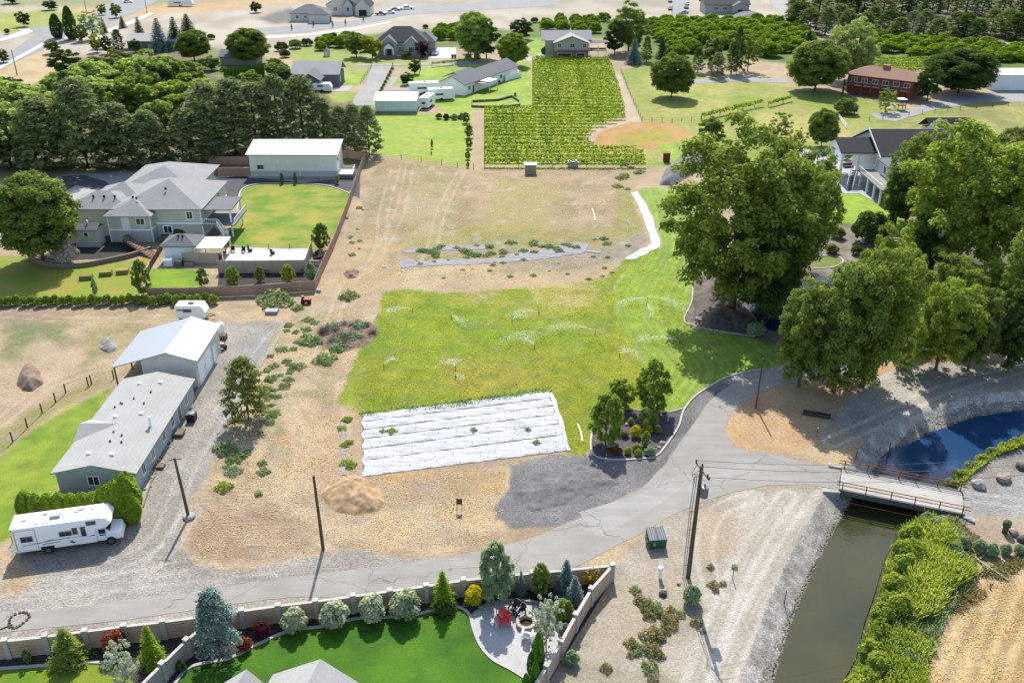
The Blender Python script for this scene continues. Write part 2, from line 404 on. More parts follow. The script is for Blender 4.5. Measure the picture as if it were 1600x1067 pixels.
# ---- meadow
MEADOW = [(598,455),(640,452),(700,458),(760,455),(830,450),(880,448),(940,438),(985,398),(1012,385),(1060,400),(1075,500),(1080,640),(990,645),(930,690),(912,716),(886,705),(855,612),(720,632),(565,650),(538,640),(528,618),(548,570),(575,520),(590,490)]
Pt('meadow','grass',MEADOW,(124,152,28),(164,166,48),4,3,5)
Pt(None,None,[(545,560),(700,520),(860,540),(960,600),(880,690),(850,612),(560,650)],(172,160,40),(140,150,30),2.5,20,12,.55)
Pt(None,None,[(690,560),(800,560),(850,600),(720,625),(690,600)],(182,168,82),(165,150,50),3,12,8,.6)
Pt(None,None,[(600,500),(760,480),(940,500),(960,560),(800,545),(620,580)],(122,156,22),(150,168,34),3,18,12,.7)
Pt(None,None,[(560,500),(1000,440),(1060,560),(900,700),(560,640)],(98,132,24),None,3,20,12,.55,edge=.56)
Pt(None,None,[(560,500),(1000,440),(1000,560),(900,700),(560,640)],(206,186,128),None,3,14,12,.5,edge=.66)
Pt(None,None,[(750,470),(930,450),(900,492),(780,500)],(140,162,26),(190,178,100),2.5,12,8,.6)
Pt(None,None,[(820,440),(930,445),(940,472),(880,485),(830,470)],(216,190,140),(190,176,96),2.5,8,6,.8)
Pt(None,None,[(700,452),(780,450),(775,470),(740,474)],(208,180,148),(176,166,90),2,8,6,.8)
# mown lawn with its curved stripes
MOWN = [(996,297),(1020,292),(1060,300),(1110,300),(1110,440),(1066,500),(1085,512),(1150,522),(1230,535),(1260,560),(1195,577),(1154,585),(1129,594),(1104,608),(1083,623),(1071,638),(1045,643),(990,640),(1005,615),(1010,580),(990,545),(965,510),(955,470),(962,440),(985,412),(1012,397),(1034,384),(1022,338)]
s, d, m = Pt('mown_lawn','lawn',MOWN,(134,170,34),(150,180,40),10,2,1.5)
curve = smoothpath([(1030,250),(1065,330),(1075,400),(1040,470),(1070,530),(1110,580),(1060,660)], 5)
dd = distpoly(GX[s], GY[s], [G(p[0], p[1]) for p in curve], False)
st = .5+.5*np.sin(dd*2*pi/1.15+(f2[s]-.5)*3); st = st**3*(.45+.9*f2[s])
TINT[s] = TINT[s]+(np.array(A(202,208,128))-TINT[s])*(m*st*.42)[..., None]
st2 = .5+.5*np.sin(dd*2*pi/3.1); TINT[s] *= (1-.12*m*st2)[..., None]
# ---- left: yard, slope, gravel drive
Pt('sandy_yard','dry',[(-345,480),(0,480),(120,478),(350,470),(420,478),(345,500),(300,520),(180,585),(120,610),(0,690),(-345,900)],(208,186,146),(182,160,124),3,4,4)
Pt(None,None,[(10,500),(100,500),(110,540),(40,570),(0,560)],(110,128,66),(150,145,95),3,12,8,.85)
Pt(None,None,[(130,510),(220,500),(235,520),(160,560),(120,580),(135,540)],(150,146,92),(190,170,120),2.5,8,6,.85)
Pt(None,None,[(-345,482),(60,482),(120,492),(60,505),(-345,510)],(158,140,116),(180,150,120),3,6,4,.9)
Pt(None,None,[(60,520),(130,560),(100,620),(0,650),(0,590)],(214,190,158),(190,165,135),4,10,5,.7)
Pt('green_lawn','lawn',[(-345,900),(0,712),(60,665),(100,640),(178,604),(150,650),(95,735),(90,770),(40,780),(30,830),(0,850),(-345,1000)],(126,160,30),(152,172,44),5,4,3)
Pt(None,None,[(-345,820),(0,672),(90,618),(160,590),(170,604),(90,640),(0,715),(-345,880)],(178,160,112),(160,160,80),3,5,3,.9)
Pt('gravel_drive','gravel',[(345,505),(440,500),(428,545),(405,575),(372,640),(345,690),(320,745),(298,785),(284,820),(283,855),(300,882),(350,893),(430,880),(500,864),(560,858),(640,872),(720,866),(800,849),
     (900,880),(960,885),(950,905),(560,960),(0,1010),(-345,1060),(-345,930),(0,880),(20,840),(190,845),(225,790),(222,742),(250,690),(298,612),(330,560)],(188,180,167),(166,158,146),5,3,4)
Pt(None,None,[(-345,900),(0,905),(200,880),(300,900),(420,910),(300,950),(0,960),(-345,960)],(200,193,181),(178,172,162),3,14,6,.7)
Pt(None,None,[(370,560),(400,520),(430,530),(400,575),(345,680),(330,700)],(164,163,162),None,3,10,5,.6)
Pt(None,None,[(0,850),(30,880),(60,900),(30,930),(0,935)],(214,184,144),(196,168,130),3,8,5,.9)
Pt('straw_slope','dry',[(440,505),(520,470),(600,455),(590,500),(560,550),(530,620),(535,740),(566,746),(700,742),(800,728),(800,760),(778,800),(790,830),(760,850),(690,862),(560,856),(500,862),(430,878),(350,890),(300,880),(284,855),(286,820),(300,785),(322,745),(348,690),(375,640),(405,577),(430,545)],(216,194,158),(184,162,132),3,3,4)
Pt(None,None,[(560,640),(535,740),(500,760),(430,730),(440,660),(470,620)],(220,192,154),(200,168,132),2.5,10,6,.8)
for pl in ([(440,505),(510,470),(560,540),(520,640),(420,650),(410,575)],[(330,740),(430,640),(470,700),(330,790)],[(540,300),(620,260),(640,400),(520,430)],[(600,375),(1000,350),(1000,420),(620,440)]): Pt(None,None,pl,(146,150,108),None,3,10,8,.75,edge=.52)
for pl in ([(300,760),(560,640),(600,860),(300,880)],[(560,250),(1000,260),(1000,450),(520,450)],[(900,900),(1200,780),(1150,1067),(860,1067)]): Pt(None,None,pl,(150,132,110),None,3,16,8,.45,edge=.6); Pt(None,None,pl,(238,224,194),None,3,16,8,.5,edge=.62)
Pt(None,None,[(300,790),(420,780),(500,830),(480,860),(350,885),(290,860)],(190,166,140),(168,142,120),2.5,8,6,.85)
Pt(None,None,[(500,800),(640,790),(760,790),(790,825),(700,845),(560,840)],(222,196,150),(196,178,150),2.5,9,6,.85)
Pt(None,None,[(590,740),(790,730),(790,770),(640,780)],(218,178,120),(190,160,120),2.5,8,6,.8)
Pt(None,None,[(640,750),(720,742),(700,780),(650,785)],(182,166,146),None,2.5,8,6,.7)
Pt('dark_gravel','gravel',[(795,728),(860,712),(925,708),(960,720),(1047,716),(1041,724),(1006,760),(965,782),(920,803),(869,825),(800,826),(775,810),(770,795),(800,765)],(126,124,124),(150,148,146),4,3,4)
Pt('dark_gravel','gravel',[(1060,668),(1066,647),(1083,622),(1104,607),(1140,590),(1155,600),(1110,640),(1085,675),(1060,700),(1041,720),(1030,716)],(120,118,118),(146,142,138),4,2,2)
Pt('gravel_shoulder','gravel',[(1129,593),(1154,584),(1200,577),(1230,575),(1200,592),(1160,600),(1140,600)],(186,180,168),None,4,2,2)
# ---- right: banks, flat by the canal
Pt('dirt_flat','dry',[(870,1140),(845,1067),(958,935),(958,888),(1006,832),(1041,811),(1096,785),(1144,770),(1200,758),(1312,758),(1322,770),(1300,820),(1240,940),(1190,1067),(1170,1140)],(206,194,174),(178,164,142),4,3,3)
Pt(None,None,[(1170,770),(1290,765),(1280,820),(1180,980),(1120,1100),(1060,1100),(1100,950)],(222,214,200),(204,194,176),3,12,6,.75)
Pt(None,None,[(1000,890),(1070,900),(1060,1000),(960,1040),(930,1000)],(188,172,148),(204,190,164),2.5,10,6,.7)
Pt(None,None,[(1080,790),(1150,800),(1150,870),(1090,880)],(214,190,160),(196,176,150),2.5,8,6,.7)
Pt('canal_bank','gravel',[(1150,1140),(1180,1067),(1230,950),(1290,820),(1312,768),(1330,770),(1380,720),(1350,690),(1300,660),(1270,690),(1235,700),(1230,640),(1330,575),(1480,560),(1620,550),(1950,520),(1950,600),(1600,660),(1440,720),(1360,800),(1260,1000),(1230,1140)],(208,200,186),(178,170,158),4,3,3)
Pt(None,None,[(1330,600),(1420,580),(1600,560),(1800,540),(1800,590),(1600,610),(1480,640),(1380,660)],(206,196,178),(184,174,158),4,10,6,.8)
Pt('canal_bank','gravel',[(1480,800),(1474,756),(1500,735),(1560,700),(1600,684),(1950,630),(1950,760),(1600,760),(1506,770)],(158,152,146),(176,168,158),3,3,3)
Pt('straw_mulch','dry',[(1137,690),(1132,672),(1140,650),(1155,632),(1180,616),(1215,604),(1260,590),(1350,565),(1470,540),(1620,530),(1700,530),(1600,552),(1480,566),(1400,575),(1370,590),(1330,620),(1310,640),(1260,700),(1210,708),(1160,702)],(226,192,146),(210,170,124),3,2,2.5)
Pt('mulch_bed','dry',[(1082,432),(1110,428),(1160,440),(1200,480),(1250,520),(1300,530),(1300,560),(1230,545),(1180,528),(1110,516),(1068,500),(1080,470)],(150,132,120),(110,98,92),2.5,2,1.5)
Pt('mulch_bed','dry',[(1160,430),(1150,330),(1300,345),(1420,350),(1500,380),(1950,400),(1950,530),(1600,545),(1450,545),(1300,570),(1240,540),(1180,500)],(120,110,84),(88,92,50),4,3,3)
Pt('house_lawn','lawn',[(1270,285),(1300,292),(1345,305),(1380,322),(1420,340),(1410,365),(1380,352),(1290,348),(1270,340)],(150,190,30),(168,196,46),5,2,1.5)
Pt(None,None,[(1290,352),(1380,356),(1400,400),(1330,440),(1260,420)],(170,160,142),(140,126,106),3,4,3,.9)
# ---- right of the canal: reeds, stubble
Pt('stubble_field','dry',[(1324,1065),(1420,830),(1480,790),(1620,800),(1950,790),(1950,1249),(1200,1249)],(224,196,146),(200,170,120),4,4,4)
s = (V > 840) & (U > 1380)
q = (GX*.80-GY*.60); st = .5+.5*np.sin(q*2*pi/1.5+(f2-.5)*2.5); mk = s & (V > 900+(1600-U)*.0) & (CLS == CN.index('stubble_field'))
TINT[mk] = (TINT+(np.array(A(246,216,160))-TINT)*(st**2*.55)[..., None])[mk]
mk2 = mk & (st < .3); TINT[mk2] *= .85
Pt('canal_verge','grass',[(1320,1067),(1345,1030),(1372,925),(1390,870),(1412,815),(1470,800),(1530,830),(1500,900),(1450,960),(1470,1010),(1440,1067),(1420,1140),(1290,1140)],(150,160,60),(188,176,96),3,3,4)
Pt(None,None,[(1500,828),(1600,815),(1600,860),(1530,890)],(150,146,96),(186,150,106),2,6,6,.8)
Pt('gravel_road','gravel',[(1503,768),(1540,750),(1620,735),(1950,700),(1950,830),(1620,812),(1540,806),(1506,803)],(184,180,174),(166,162,156),3,3,2)
Pt('dirt_flat','dry',[(1450,806),(1506,804),(1620,813),(1950,830),(1950,870),(1620,852),(1540,850),(1480,850)],(204,186,164),(186,166,142),3,3,3)
# ---- wheel tracks and worn lines
def track(pts, w, col, alpha, gauge=0.0, only=None):
    P = [G(p.x, p.y) for p in smoothpath(pts, 5)]; xs = [p[0] for p in pts]; ys = [p[1] for p in pts]
    i0 = max(0, int((1249-max(ys)-40)/STEP)); i1 = int((1249-min(ys)+40)/STEP); j0 = max(0, int((min(xs)-40+345)/STEP)); j1 = int((max(xs)+40+345)/STEP)
    s = (slice(i0, i1), slice(j0, j1)); d = np.abs(distpoly(GX[s], GY[s], P, False)-gauge)
    m = np.clip(1-d/w, 0, 1)*alpha*np.clip(f2[s]*2.2-.25, 0, 1); TINT[s] = TINT[s]+(np.array(A(*col))-TINT[s])*m[..., None]
LT = (222,218,210)
for p in ([(-60,925),(60,915),(180,905),(300,880)], [(40,990),(140,930),(240,880),(300,800)], [(430,520),(380,590),(300,720),(240,850),(120,900)], [(0,950),(200,930),(420,905)]): track(p, .4, LT, .42, .85)
track([(260,840),(290,880),(340,900),(420,905)], .5, (150,146,140), .6); track([(380,520),(330,620),(270,740)], .4, (160,158,154), .5, .9)
for p in ([(1290,775),(1235,850),(1180,950),(1120,1080)], [(1230,775),(1180,850),(1130,950),(1080,1090)], [(1300,690),(1380,655),(1470,610),(1600,575)]): track(p, .45, (232,226,214), .75, .9); track(p, .25, (176,166,150), .5, .25)
track([(1180,775),(1120,800),(1100,860),(1120,940)], .4, (232,226,214), .6, .8)
for p in ([(720,270),(690,330),(670,400),(640,440)], [(620,260),(600,330),(590,400),(540,450),(500,560)], [(0,490),(120,500),(280,495),(400,485)], [(0,660),(80,600),(200,560)], [(640,262),(625,330),(600,385)]): track(p, .4, (226,206,172), .6, .85)
track([(500,862),(560,820),(660,815),(760,830)], .5, (226,206,168), .6); track([(300,770),(420,800),(520,860)], .5, (170,150,130), .5, .8); track([(440,600),(470,700),(450,800)], .6, (226,204,170), .5, .6)
for k in range(14): track([(300+k*3,775+k*6),(380+k*2,765+k*6.5),(470,760+k*7)], .16, (232,208,170), .6); track([(302+k*3,778+k*6),(380+k*2,768+k*6.5),(470,763+k*7)], .14, (168,142,116), .5)
for k in range(7): track([(600+k*30,640-k*4),(640+k*40,560),(700+k*40,500),(760+k*40,460)], .22, (176,182,70), .35, .8)
track([(1510,775),(1560,782),(1640,790)], .5, (206,202,196), .7, .8)
# ---- canal sides are stone whatever runs up to them
cb_ = bank & (V > 560) & (U > 1150); right = (U > 1265+(1067-V)*.38) & (V > 800)
CLS[cb_ & ~right] = cls('canal_bank', 'gravel')
TINT[cb_ & ~right] = lerp(np.array(A(226,219,206)), np.array(A(186,178,166)), np.clip((f4-.3)*2.5, 0, 1))[cb_ & ~right]
k_ = cb_ & right; CLS[k_] = cls('canal_verge', 'grass'); TINT[k_] = np.array(A(132,142,70))
wet = (GZ < WZ+.12) & cb_; TINT[wet] = np.array(A(96,84,56))
# ---- cells to one sheet per kind of ground
nr, nc = U.shape
idx = np.arange(nr*nc).reshape(nr, nc)
quad = np.stack([idx[:-1, :-1], idx[:-1, 1:], idx[1:, 1:], idx[1:, :-1]], -1).reshape(-1, 4)
cc = CLS[:-1, :-1].ravel()
VX = np.stack([GX.ravel(), GY.ravel(), GZ.ravel()], -1); TT = TINT.reshape(-1, 3)
GLAB = {'ground': 'dry straw coloured earth between the yards and fields', 'meadow': 'yellow green irrigated meadow in the middle of the photo',
 'mown_lawn': 'mown lawn with curved stripes beside the big cottonwood', 'dry_field': 'dry tan field above the meadow', 'gravel_drive': 'grey gravel drive past the long mobile home',
 'canal_bank': 'stony grey bank along the canal', 'stubble_field': 'golden stubble field in the bottom right corner', 'dark_gravel': 'dark gravel patch beside the white ground sheet'}
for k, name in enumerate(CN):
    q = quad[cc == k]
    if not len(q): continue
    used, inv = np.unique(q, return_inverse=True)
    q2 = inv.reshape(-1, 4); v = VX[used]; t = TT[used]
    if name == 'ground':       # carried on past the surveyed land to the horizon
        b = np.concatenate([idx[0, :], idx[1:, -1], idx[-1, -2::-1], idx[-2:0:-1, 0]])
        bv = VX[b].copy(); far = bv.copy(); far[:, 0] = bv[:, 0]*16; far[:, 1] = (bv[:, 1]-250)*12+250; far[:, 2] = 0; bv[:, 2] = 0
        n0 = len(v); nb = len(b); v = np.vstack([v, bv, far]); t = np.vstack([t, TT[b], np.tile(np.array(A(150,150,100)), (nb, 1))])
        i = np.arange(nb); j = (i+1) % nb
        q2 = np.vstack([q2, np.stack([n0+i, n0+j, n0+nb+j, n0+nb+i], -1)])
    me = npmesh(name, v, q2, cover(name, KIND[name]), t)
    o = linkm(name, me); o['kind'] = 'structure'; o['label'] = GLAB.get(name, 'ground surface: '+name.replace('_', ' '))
# ---- crisp flat sheets
def sheet(name, pts, z, mat, label, px=True, sm=0, kind='structure', closed=True):
    if sm: pts = [(p.x, p.y) for p in smoothpath(pts, sm, True)]
    P = [G(p[0], p[1], 0) if px else Vector((p[0], p[1], 0)) for p in pts]
    ar = sum(P[i].x*P[(i+1)%len(P)].y-P[(i+1)%len(P)].x*P[i].y for i in range(len(P)))
    if ar < 0: P = P[::-1]
    me = bpy.data.meshes.new(name); me.from_pydata([(p.x, p.y, z) for p in P], [], [tuple(range(len(P)))]); me.materials.append(mat)
    o = bpy.data.objects.new(name, me); COL.objects.link(o)
    return props(o, label, None, None, kind)
def ribbon_mb(P, w, z0, z1, mb=None):
    mb = mb or MB(); n = len(P); L = []; R = []
    for i in range(n):
        d = (P[min(i+1,n-1)]-P[max(i-1,0)]); d.z = 0; d.normalize(); q = Vector((-d.y, d.x, 0))
        L.append(P[i]+q*w/2); R.append(P[i]-q*w/2)
    for i in range(n-1):
        b = len(mb.v)
        mb.v += [(p.x, p.y, zz) for p in (L[i], R[i], R[i+1], L[i+1]) for zz in (z0, z1)]
        mb.f += [(b+1,b+3,b+5,b+7), (b,b+1,b+7,b+6), (b+2,b+4,b+5,b+3)]
        if i == 0: mb.f.append((b,b+2,b+3,b+1))
        if i == n-2: mb.f.append((b+6,b+7,b+5,b+4))
    return mb
def kerb(name, pts, w, h, mat, label, cat='kerb', sm=6, px=True, closed=False):
    P = smoothpath(pts, sm, closed) if sm else [Vector((p[0],p[1],0)) for p in pts]
    P = [G(p.x, p.y) for p in P] if px else P
    return props(ribbon_mb(P, w, 0, h).build(name, mat), label, cat)
def lawnmat(name, ca, cb, sc=.5, fine=6.0):
    if name in MATS: return MATS[name]
    m, n, ns, ls = nmat(name); g = N(ns, 'ShaderNodeNewGeometry').outputs['Position']
    a = noise(ns, ls, g, fine, 4, .75); b = noise(ns, ls, g, sc*.35, 4, .6)
    c = mixc(ns, ls, rng(ns, ls, b, .38, .62, 0, 1), A(*ca), A(*cb))
    bsdf_out(m, ns, ls, mul(ns, ls, c, rng(ns, ls, a, .28, .72, .72, 1.28)), .92, a, .5, .06)
    MATS[name] = m; return m
def asphalt(name, col, crack=True):
    if name in MATS: return MATS[name]
    m, n, ns, ls = nmat(name); g = N(ns, 'ShaderNodeNewGeometry').outputs['Position']
    a = noise(ns, ls, g, 9, 4, .8); b = noise(ns, ls, g, .22, 4, .65)
    mp = N(ns, 'ShaderNodeMapping'); mp.inputs['Scale'].default_value = (.12, .9, 1); mp.inputs['Rotation'].default_value = (0, 0, -.35); ls.new(g, mp.inputs[0])
    s_ = noise(ns, ls, mp.outputs[0], 1.0, 4, .6)
    f = math2(ns, ls, 'MULTIPLY', rng(ns, ls, a, .3, .7, .88, 1.12), math2(ns, ls, 'MULTIPLY', rng(ns, ls, b, .3, .7, .88, 1.12), rng(ns, ls, s_, .35, .65, .92, 1.07)))
    c = mul(ns, ls, col, f)
    if crack:
        v = N(ns, 'ShaderNodeTexVoronoi', feature='DISTANCE_TO_EDGE'); v.inputs['Scale'].default_value = .085
        wv = N(ns, 'ShaderNodeVectorMath', operation='ADD'); ls.new(g, wv.inputs[0])
        nn = N(ns, 'ShaderNodeTexNoise'); nn.inputs['Scale'].default_value = .5; ls.new(g, nn.inputs['Vector'])
        sc_ = N(ns, 'ShaderNodeVectorMath', operation='SCALE'); ls.new(nn.outputs['Color'], sc_.inputs[0]); sc_.inputs['Scale'].default_value = 2.2
        ls.new(sc_.outputs[0], wv.inputs[1]); ls.new(wv.outputs[0], v.inputs['Vector'])
        c = mixc(ns, ls, rng(ns, ls, v.outputs['Distance'], .002, .006, .45, 0), c, (.05,.048,.045))
    bsdf_out(m, ns, ls, c, .92, a, .3, .02); MATS[name] = m; return m
ASP = asphalt('asphalt', A(184,179,171)); ASPF = asphalt('asphalt_far', A(170,170,170), False)
CONC = M('concrete', A(205,202,196), .9, 1.5, .1); CONCB = M('concrete_bright', A(232,230,226), .85, 1.2, .07)
CURB = M('kerb_concrete', A(222,218,210), .9, 3, .1)
up = [(1310,731),(1255,722),(1210,709),(1170,704),(1147,697),(1132,672),(1140,650),(1155,632),(1180,616),(1215,604),(1290,592),(1330,585),(1320,572),(1230,575),(1193,584),(1160,592),(1128,610),(1104,632),(1085,660),(1062,692),(1041,724),(1006,760),(965,782),(920,803),(869,825),(827,842),(760,858),(690,872),(600,884),(520,893),(430,905),(300,925),(150,944),(0,962),(-60,968)]
lo_ = [(-60,992),(0,988),(200,968),(405,938),(470,932),(560,934),(640,924),(720,914),(800,902),(903,884),(950,860),(972,848),(1006,831),(1041,810),(1096,784),(1144,769),(1200,758),(1260,757),(1311,764)]
rr = random.Random(3)
def jag(pts, a, step=9):
    out = []
    for i in range(len(pts)):
        p, q = pts[i], pts[(i+1) % len(pts)]; n = max(1, int(hypot(q[0]-p[0], q[1]-p[1])/step))
        for k in range(n):
            t = k/n; out.append((p[0]+(q[0]-p[0])*t+rr.uniform(-a, a), p[1]+(q[1]-p[1])*t+rr.uniform(-a, a)*.7))
    return out
sheet('asphalt_road', jag(up+lo_, .8), .02, ASP, 'grey asphalt lane curving down from the bridge past the walled garden')
sheet('road_patch', jag([(905,800),(1000,772),(1060,740),(1085,745),(1050,775),(990,812),(930,836)], .6), .024, asphalt('asphalt_patch', A(192,188,181)), 'paler asphalt repair in the lane')
# far roads
sheet('street', [(-200,150),(-60,118),(0,95),(30,72),(58,52),(40,46),(30,44),(118,40),(190,-8),(250,-40),(330,-40),(215,18),(150,46),(112,60),(72,76),(36,92),(0,109),(-60,140),(-200,180)], .05, ASPF, 'grey street crossing the top left corner')
sheet('street', [(405,55),(480,50),(560,40),(630,25),(720,18),(860,10),(900,-10),(1000,-20),(1000,-30),(850,-8),(700,10),(620,8),(600,20),(560,32),(470,40),(380,46),(395,58)], .05, ASPF, 'street in front of the new houses at the top')
sheet('street', [(1015,33),(1030,28),(1050,24),(1048,-10),(1075,-10),(1078,18),(1070,28),(1040,32)], .055, ASPF, 'short street with parked cars at the top')
sheet('street', [(1180,-30),(1215,-30),(1240,22),(1285,44),(1500,62),(1620,70),(1950,90),(1950,98),(1620,78),(1480,68),(1280,50),(1235,34),(1215,20)], .05, asphalt('asphalt_old', A(190,185,176), False), 'pale road curving along the dark pines at the top right')
sheet('gravel_lane', [(555,104),(640,102),(740,104),(745,97),(690,95),(650,100),(560,100)], .05, M('lane_gravel', A(186,184,178), .95, 1.2, .2), 'gravel lane below the gabled brick house')
sheet('gravel_lane', [(580,104),(612,104),(605,128),(590,145),(585,165),(548,166),(556,150),(572,130)], .054, MATS['lane_gravel'], 'gravel lane between the long lawn and the grey house')
sheet('gravel_lane', [(622,112),(630,104),(612,140),(640,136),(680,136),(668,160),(656,142),(600,143)], .058, MATS['lane_gravel'], 'gravel lane leading to the white shop')
sheet('gravel_lane', [(1060,127),(1150,120),(1230,123),(1232,130),(1150,128),(1080,132)], .05, MATS['lane_gravel'], 'gravel lane behind the lone pasture tree')
sheet('gravel_lane', [(1360,178),(1420,172),(1480,152),(1560,140),(1620,140),(1620,160),(1540,160),(1460,172),(1400,190),(1370,188)], .05, MATS['lane_gravel'], 'gravel yard below the dark brown house')
sheet('concrete_pad', [(684,75),(712,75),(713,92),(671,92)], .06, CONCB, 'bright concrete pad beside the gabled brick house')
sheet('concrete_pad', [(512,138),(552,134),(545,143),(518,144)], .06, CONC, 'concrete pad beside the grey house')
sheet('concrete_pad', [(820,92),(845,84),(845,90),(826,97)], .06, CONC, 'short concrete drive beside the brick garage house')
for q in ([(170,52),(215,35),(240,22),(234,20),(212,30),(165,48)], [(0,104),(66,68),(72,70),(0,109)], [(0,66),(40,55),(52,50),(46,46),(28,46),(34,49),(0,62)], [(100,60),(110,55),(118,58),(108,63)]):
    sheet('sidewalk', q, .09, CONCB, 'pale sidewalk along the top left street')
sheet('sidewalk', [(380,60),(480,53),(560,44),(610,34),(612,36),(560,47),(480,57),(380,64)], .09, CONCB, 'pale sidewalk below the new houses')
# water
wm, n_, ns_, ls_ = nmat('canal_water')
g_ = N(ns_, 'ShaderNodeNewGeometry').outputs['Position']
sp_ = N(ns_, 'ShaderNodeSeparateXYZ'); ls_.new(g_, sp_.inputs[0])
big = noise(ns_, ls_, g_, .12, 3)
wc = mixc(ns_, ls_, rng(ns_, ls_, big, .35, .65, 0, 1), A(88,86,48), A(66,74,46))
mpw = N(ns_, 'ShaderNodeMapping'); mpw.inputs['Scale'].default_value = (1, 1, 1); ls_.new(g_, mpw.inputs[0])
wv = noise(ns_, ls_, mpw.outputs[0], 1.6, 3, .6)
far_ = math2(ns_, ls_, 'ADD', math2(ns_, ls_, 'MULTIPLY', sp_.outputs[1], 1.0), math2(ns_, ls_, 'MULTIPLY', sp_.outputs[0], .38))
wc = mixc(ns_, ls_, rng(ns_, ls_, far_, 97, 104, 0, .9), wc, (.012, .045, .115))  # reflected sky beyond the bridge painted into the water's base colour as dark blue
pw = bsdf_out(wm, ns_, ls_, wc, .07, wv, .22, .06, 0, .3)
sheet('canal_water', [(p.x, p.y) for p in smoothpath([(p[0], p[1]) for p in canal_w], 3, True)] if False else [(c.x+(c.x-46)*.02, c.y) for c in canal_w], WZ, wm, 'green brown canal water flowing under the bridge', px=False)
pm_ = M('pond_water', (.006,.018,.045), .08, .8, .2, spec=.15)
sheet('pond_water', [(c.x, c.y) for c in pond_w], PZ, pm_, 'dark blue garden pond among the big trees', px=False)
# ================================================================ PLANTS
def leafmat(name, ca, cb, trans=.5, k=1.95):
    """two leaf colours mixed per leaf and per tree, half of the light going through"""
    m, n, ns, ls = nmat(name)
    at = N(ns, 'ShaderNodeAttribute', attribute_name='tint'); sp = N(ns, 'ShaderNodeSeparateColor'); ls.new(at.outputs['Color'], sp.inputs[0])
    oi = N(ns, 'ShaderNodeObjectInfo')
    f = math2(ns, ls, 'ADD', math2(ns, ls, 'MULTIPLY', sp.outputs[0], .8), math2(ns, ls, 'MULTIPLY', oi.outputs['Random'], .25))
    c = mixc(ns, ls, f, A(*ca, k), A(*cb, k))
    c = mul(ns, ls, c, rng(ns, ls, sp.outputs[1], 0, 1, .7, 1.3))
    d = N(ns, 'ShaderNodeBsdfDiffuse'); ls.new(c, d.inputs[0])
    t = N(ns, 'ShaderNodeBsdfTranslucent'); ls.new(mul(ns, ls, c, rng(ns, ls, sp.outputs[1], 0, 1, 1.1, 1.1)), t.inputs[0])
    x = N(ns, 'ShaderNodeMixShader'); x.inputs[0].default_value = trans
    ls.new(d.outputs[0], x.inputs[1]); ls.new(t.outputs[0], x.inputs[2])
    y = x
    o = N(ns, 'ShaderNodeOutputMaterial'); ls.new(y.outputs[0], o.inputs[0]); MATS[name] = m; return m
LM = {
 'green': leafmat('leaf_green', (98,120,54), (156,170,84)),
 'bright': leafmat('leaf_bright', (116,142,52), (172,186,80)),
 'cotton': leafmat('leaf_cottonwood', (94,118,50), (160,172,76)),
 'yellow': leafmat('leaf_yellow_green', (126,146,46), (186,188,66)),
 'gold': leafmat('leaf_gold', (200,190,20), (240,225,60), .5, 1.6),
 'pale': leafmat('leaf_pale', (136,158,84), (186,198,120)),
 'willow': leafmat('leaf_willow', (130,156,72), (190,204,112)),
 'olive': leafmat('leaf_olive', (96,112,50), (140,148,80)),
 'dark': leafmat('leaf_dark', (68,92,46), (108,128,66)),
 'pine': leafmat('needle_pine', (84,98,60), (138,144,98), .4, 2.4),
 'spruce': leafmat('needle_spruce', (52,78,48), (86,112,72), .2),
 'blue': leafmat('needle_blue', (96,120,112), (152,172,162), .2, 1.6),
 'arbor': leafmat('needle_arborvitae', (58,92,28), (104,140,44), .2),
 'arborp': leafmat('needle_arborvitae_light', (104,136,36), (150,172,58), .3),
 'purple': leafmat('leaf_purple', (74,36,44), (120,60,66)),
 'rust': leafmat('leaf_rust', (120,66,44), (170,96,66)),
 'silver': leafmat('leaf_silver', (150,164,130), (196,204,176)),
 'blossom': leafmat('leaf_blossom', (120,140,80), (220,222,190)),
 'sage': leafmat('leaf_sage', (120,146,104), (166,182,140)),
 'weed': leafmat('leaf_weed', (110,134,84), (154,170,112)),
 'brush': leafmat('leaf_brush', (134,132,84), (160,146,104)),
 'vine': leafmat('leaf_vine', (112,144,44), (168,182,62)),
 'orchard': leafmat('leaf_orchard', (96,130,36), (150,172,54)),
 'reed': leafmat('leaf_reed', (138,160,40), (190,200,88), .5, 1.7),
 'straw': leafmat('leaf_straw', (220,196,140), (244,222,170), .45), 'meadow': leafmat('leaf_meadow', (150,170,36), (196,196,70), .5, 2.2),
 'dead': leafmat('twig_dead', (150,136,116), (186,172,152), .1),
}
BARK = M('bark', A(140,120,98), .95, 5, .3); BARKD = M('bark_dark', A(104,88,72), .95, 5, .3)
def rot_quads(cen, nrm, sz, asp, r):
    """one bent leaf clump per centre, facing nrm, random spin"""
    n = len(cen); nrm = nrm/np.maximum(np.linalg.norm(nrm, axis=1, keepdims=True), 1e-6)
    h = r.normal(size=(n, 3)); u = np.cross(nrm, h); u /= np.maximum(np.linalg.norm(u, axis=1, keepdims=True), 1e-6); v = np.cross(nrm, u)
    a = sz[:, None]*.5; b = a*asp
    V = np.stack([cen-u*a-v*b*.6, cen+u*a*.7-v*b, cen+u*a+v*b*.7, cen-u*a*.6+v*b], 1).reshape(-1, 3)
    return V, np.arange(4*n).reshape(n, 4)
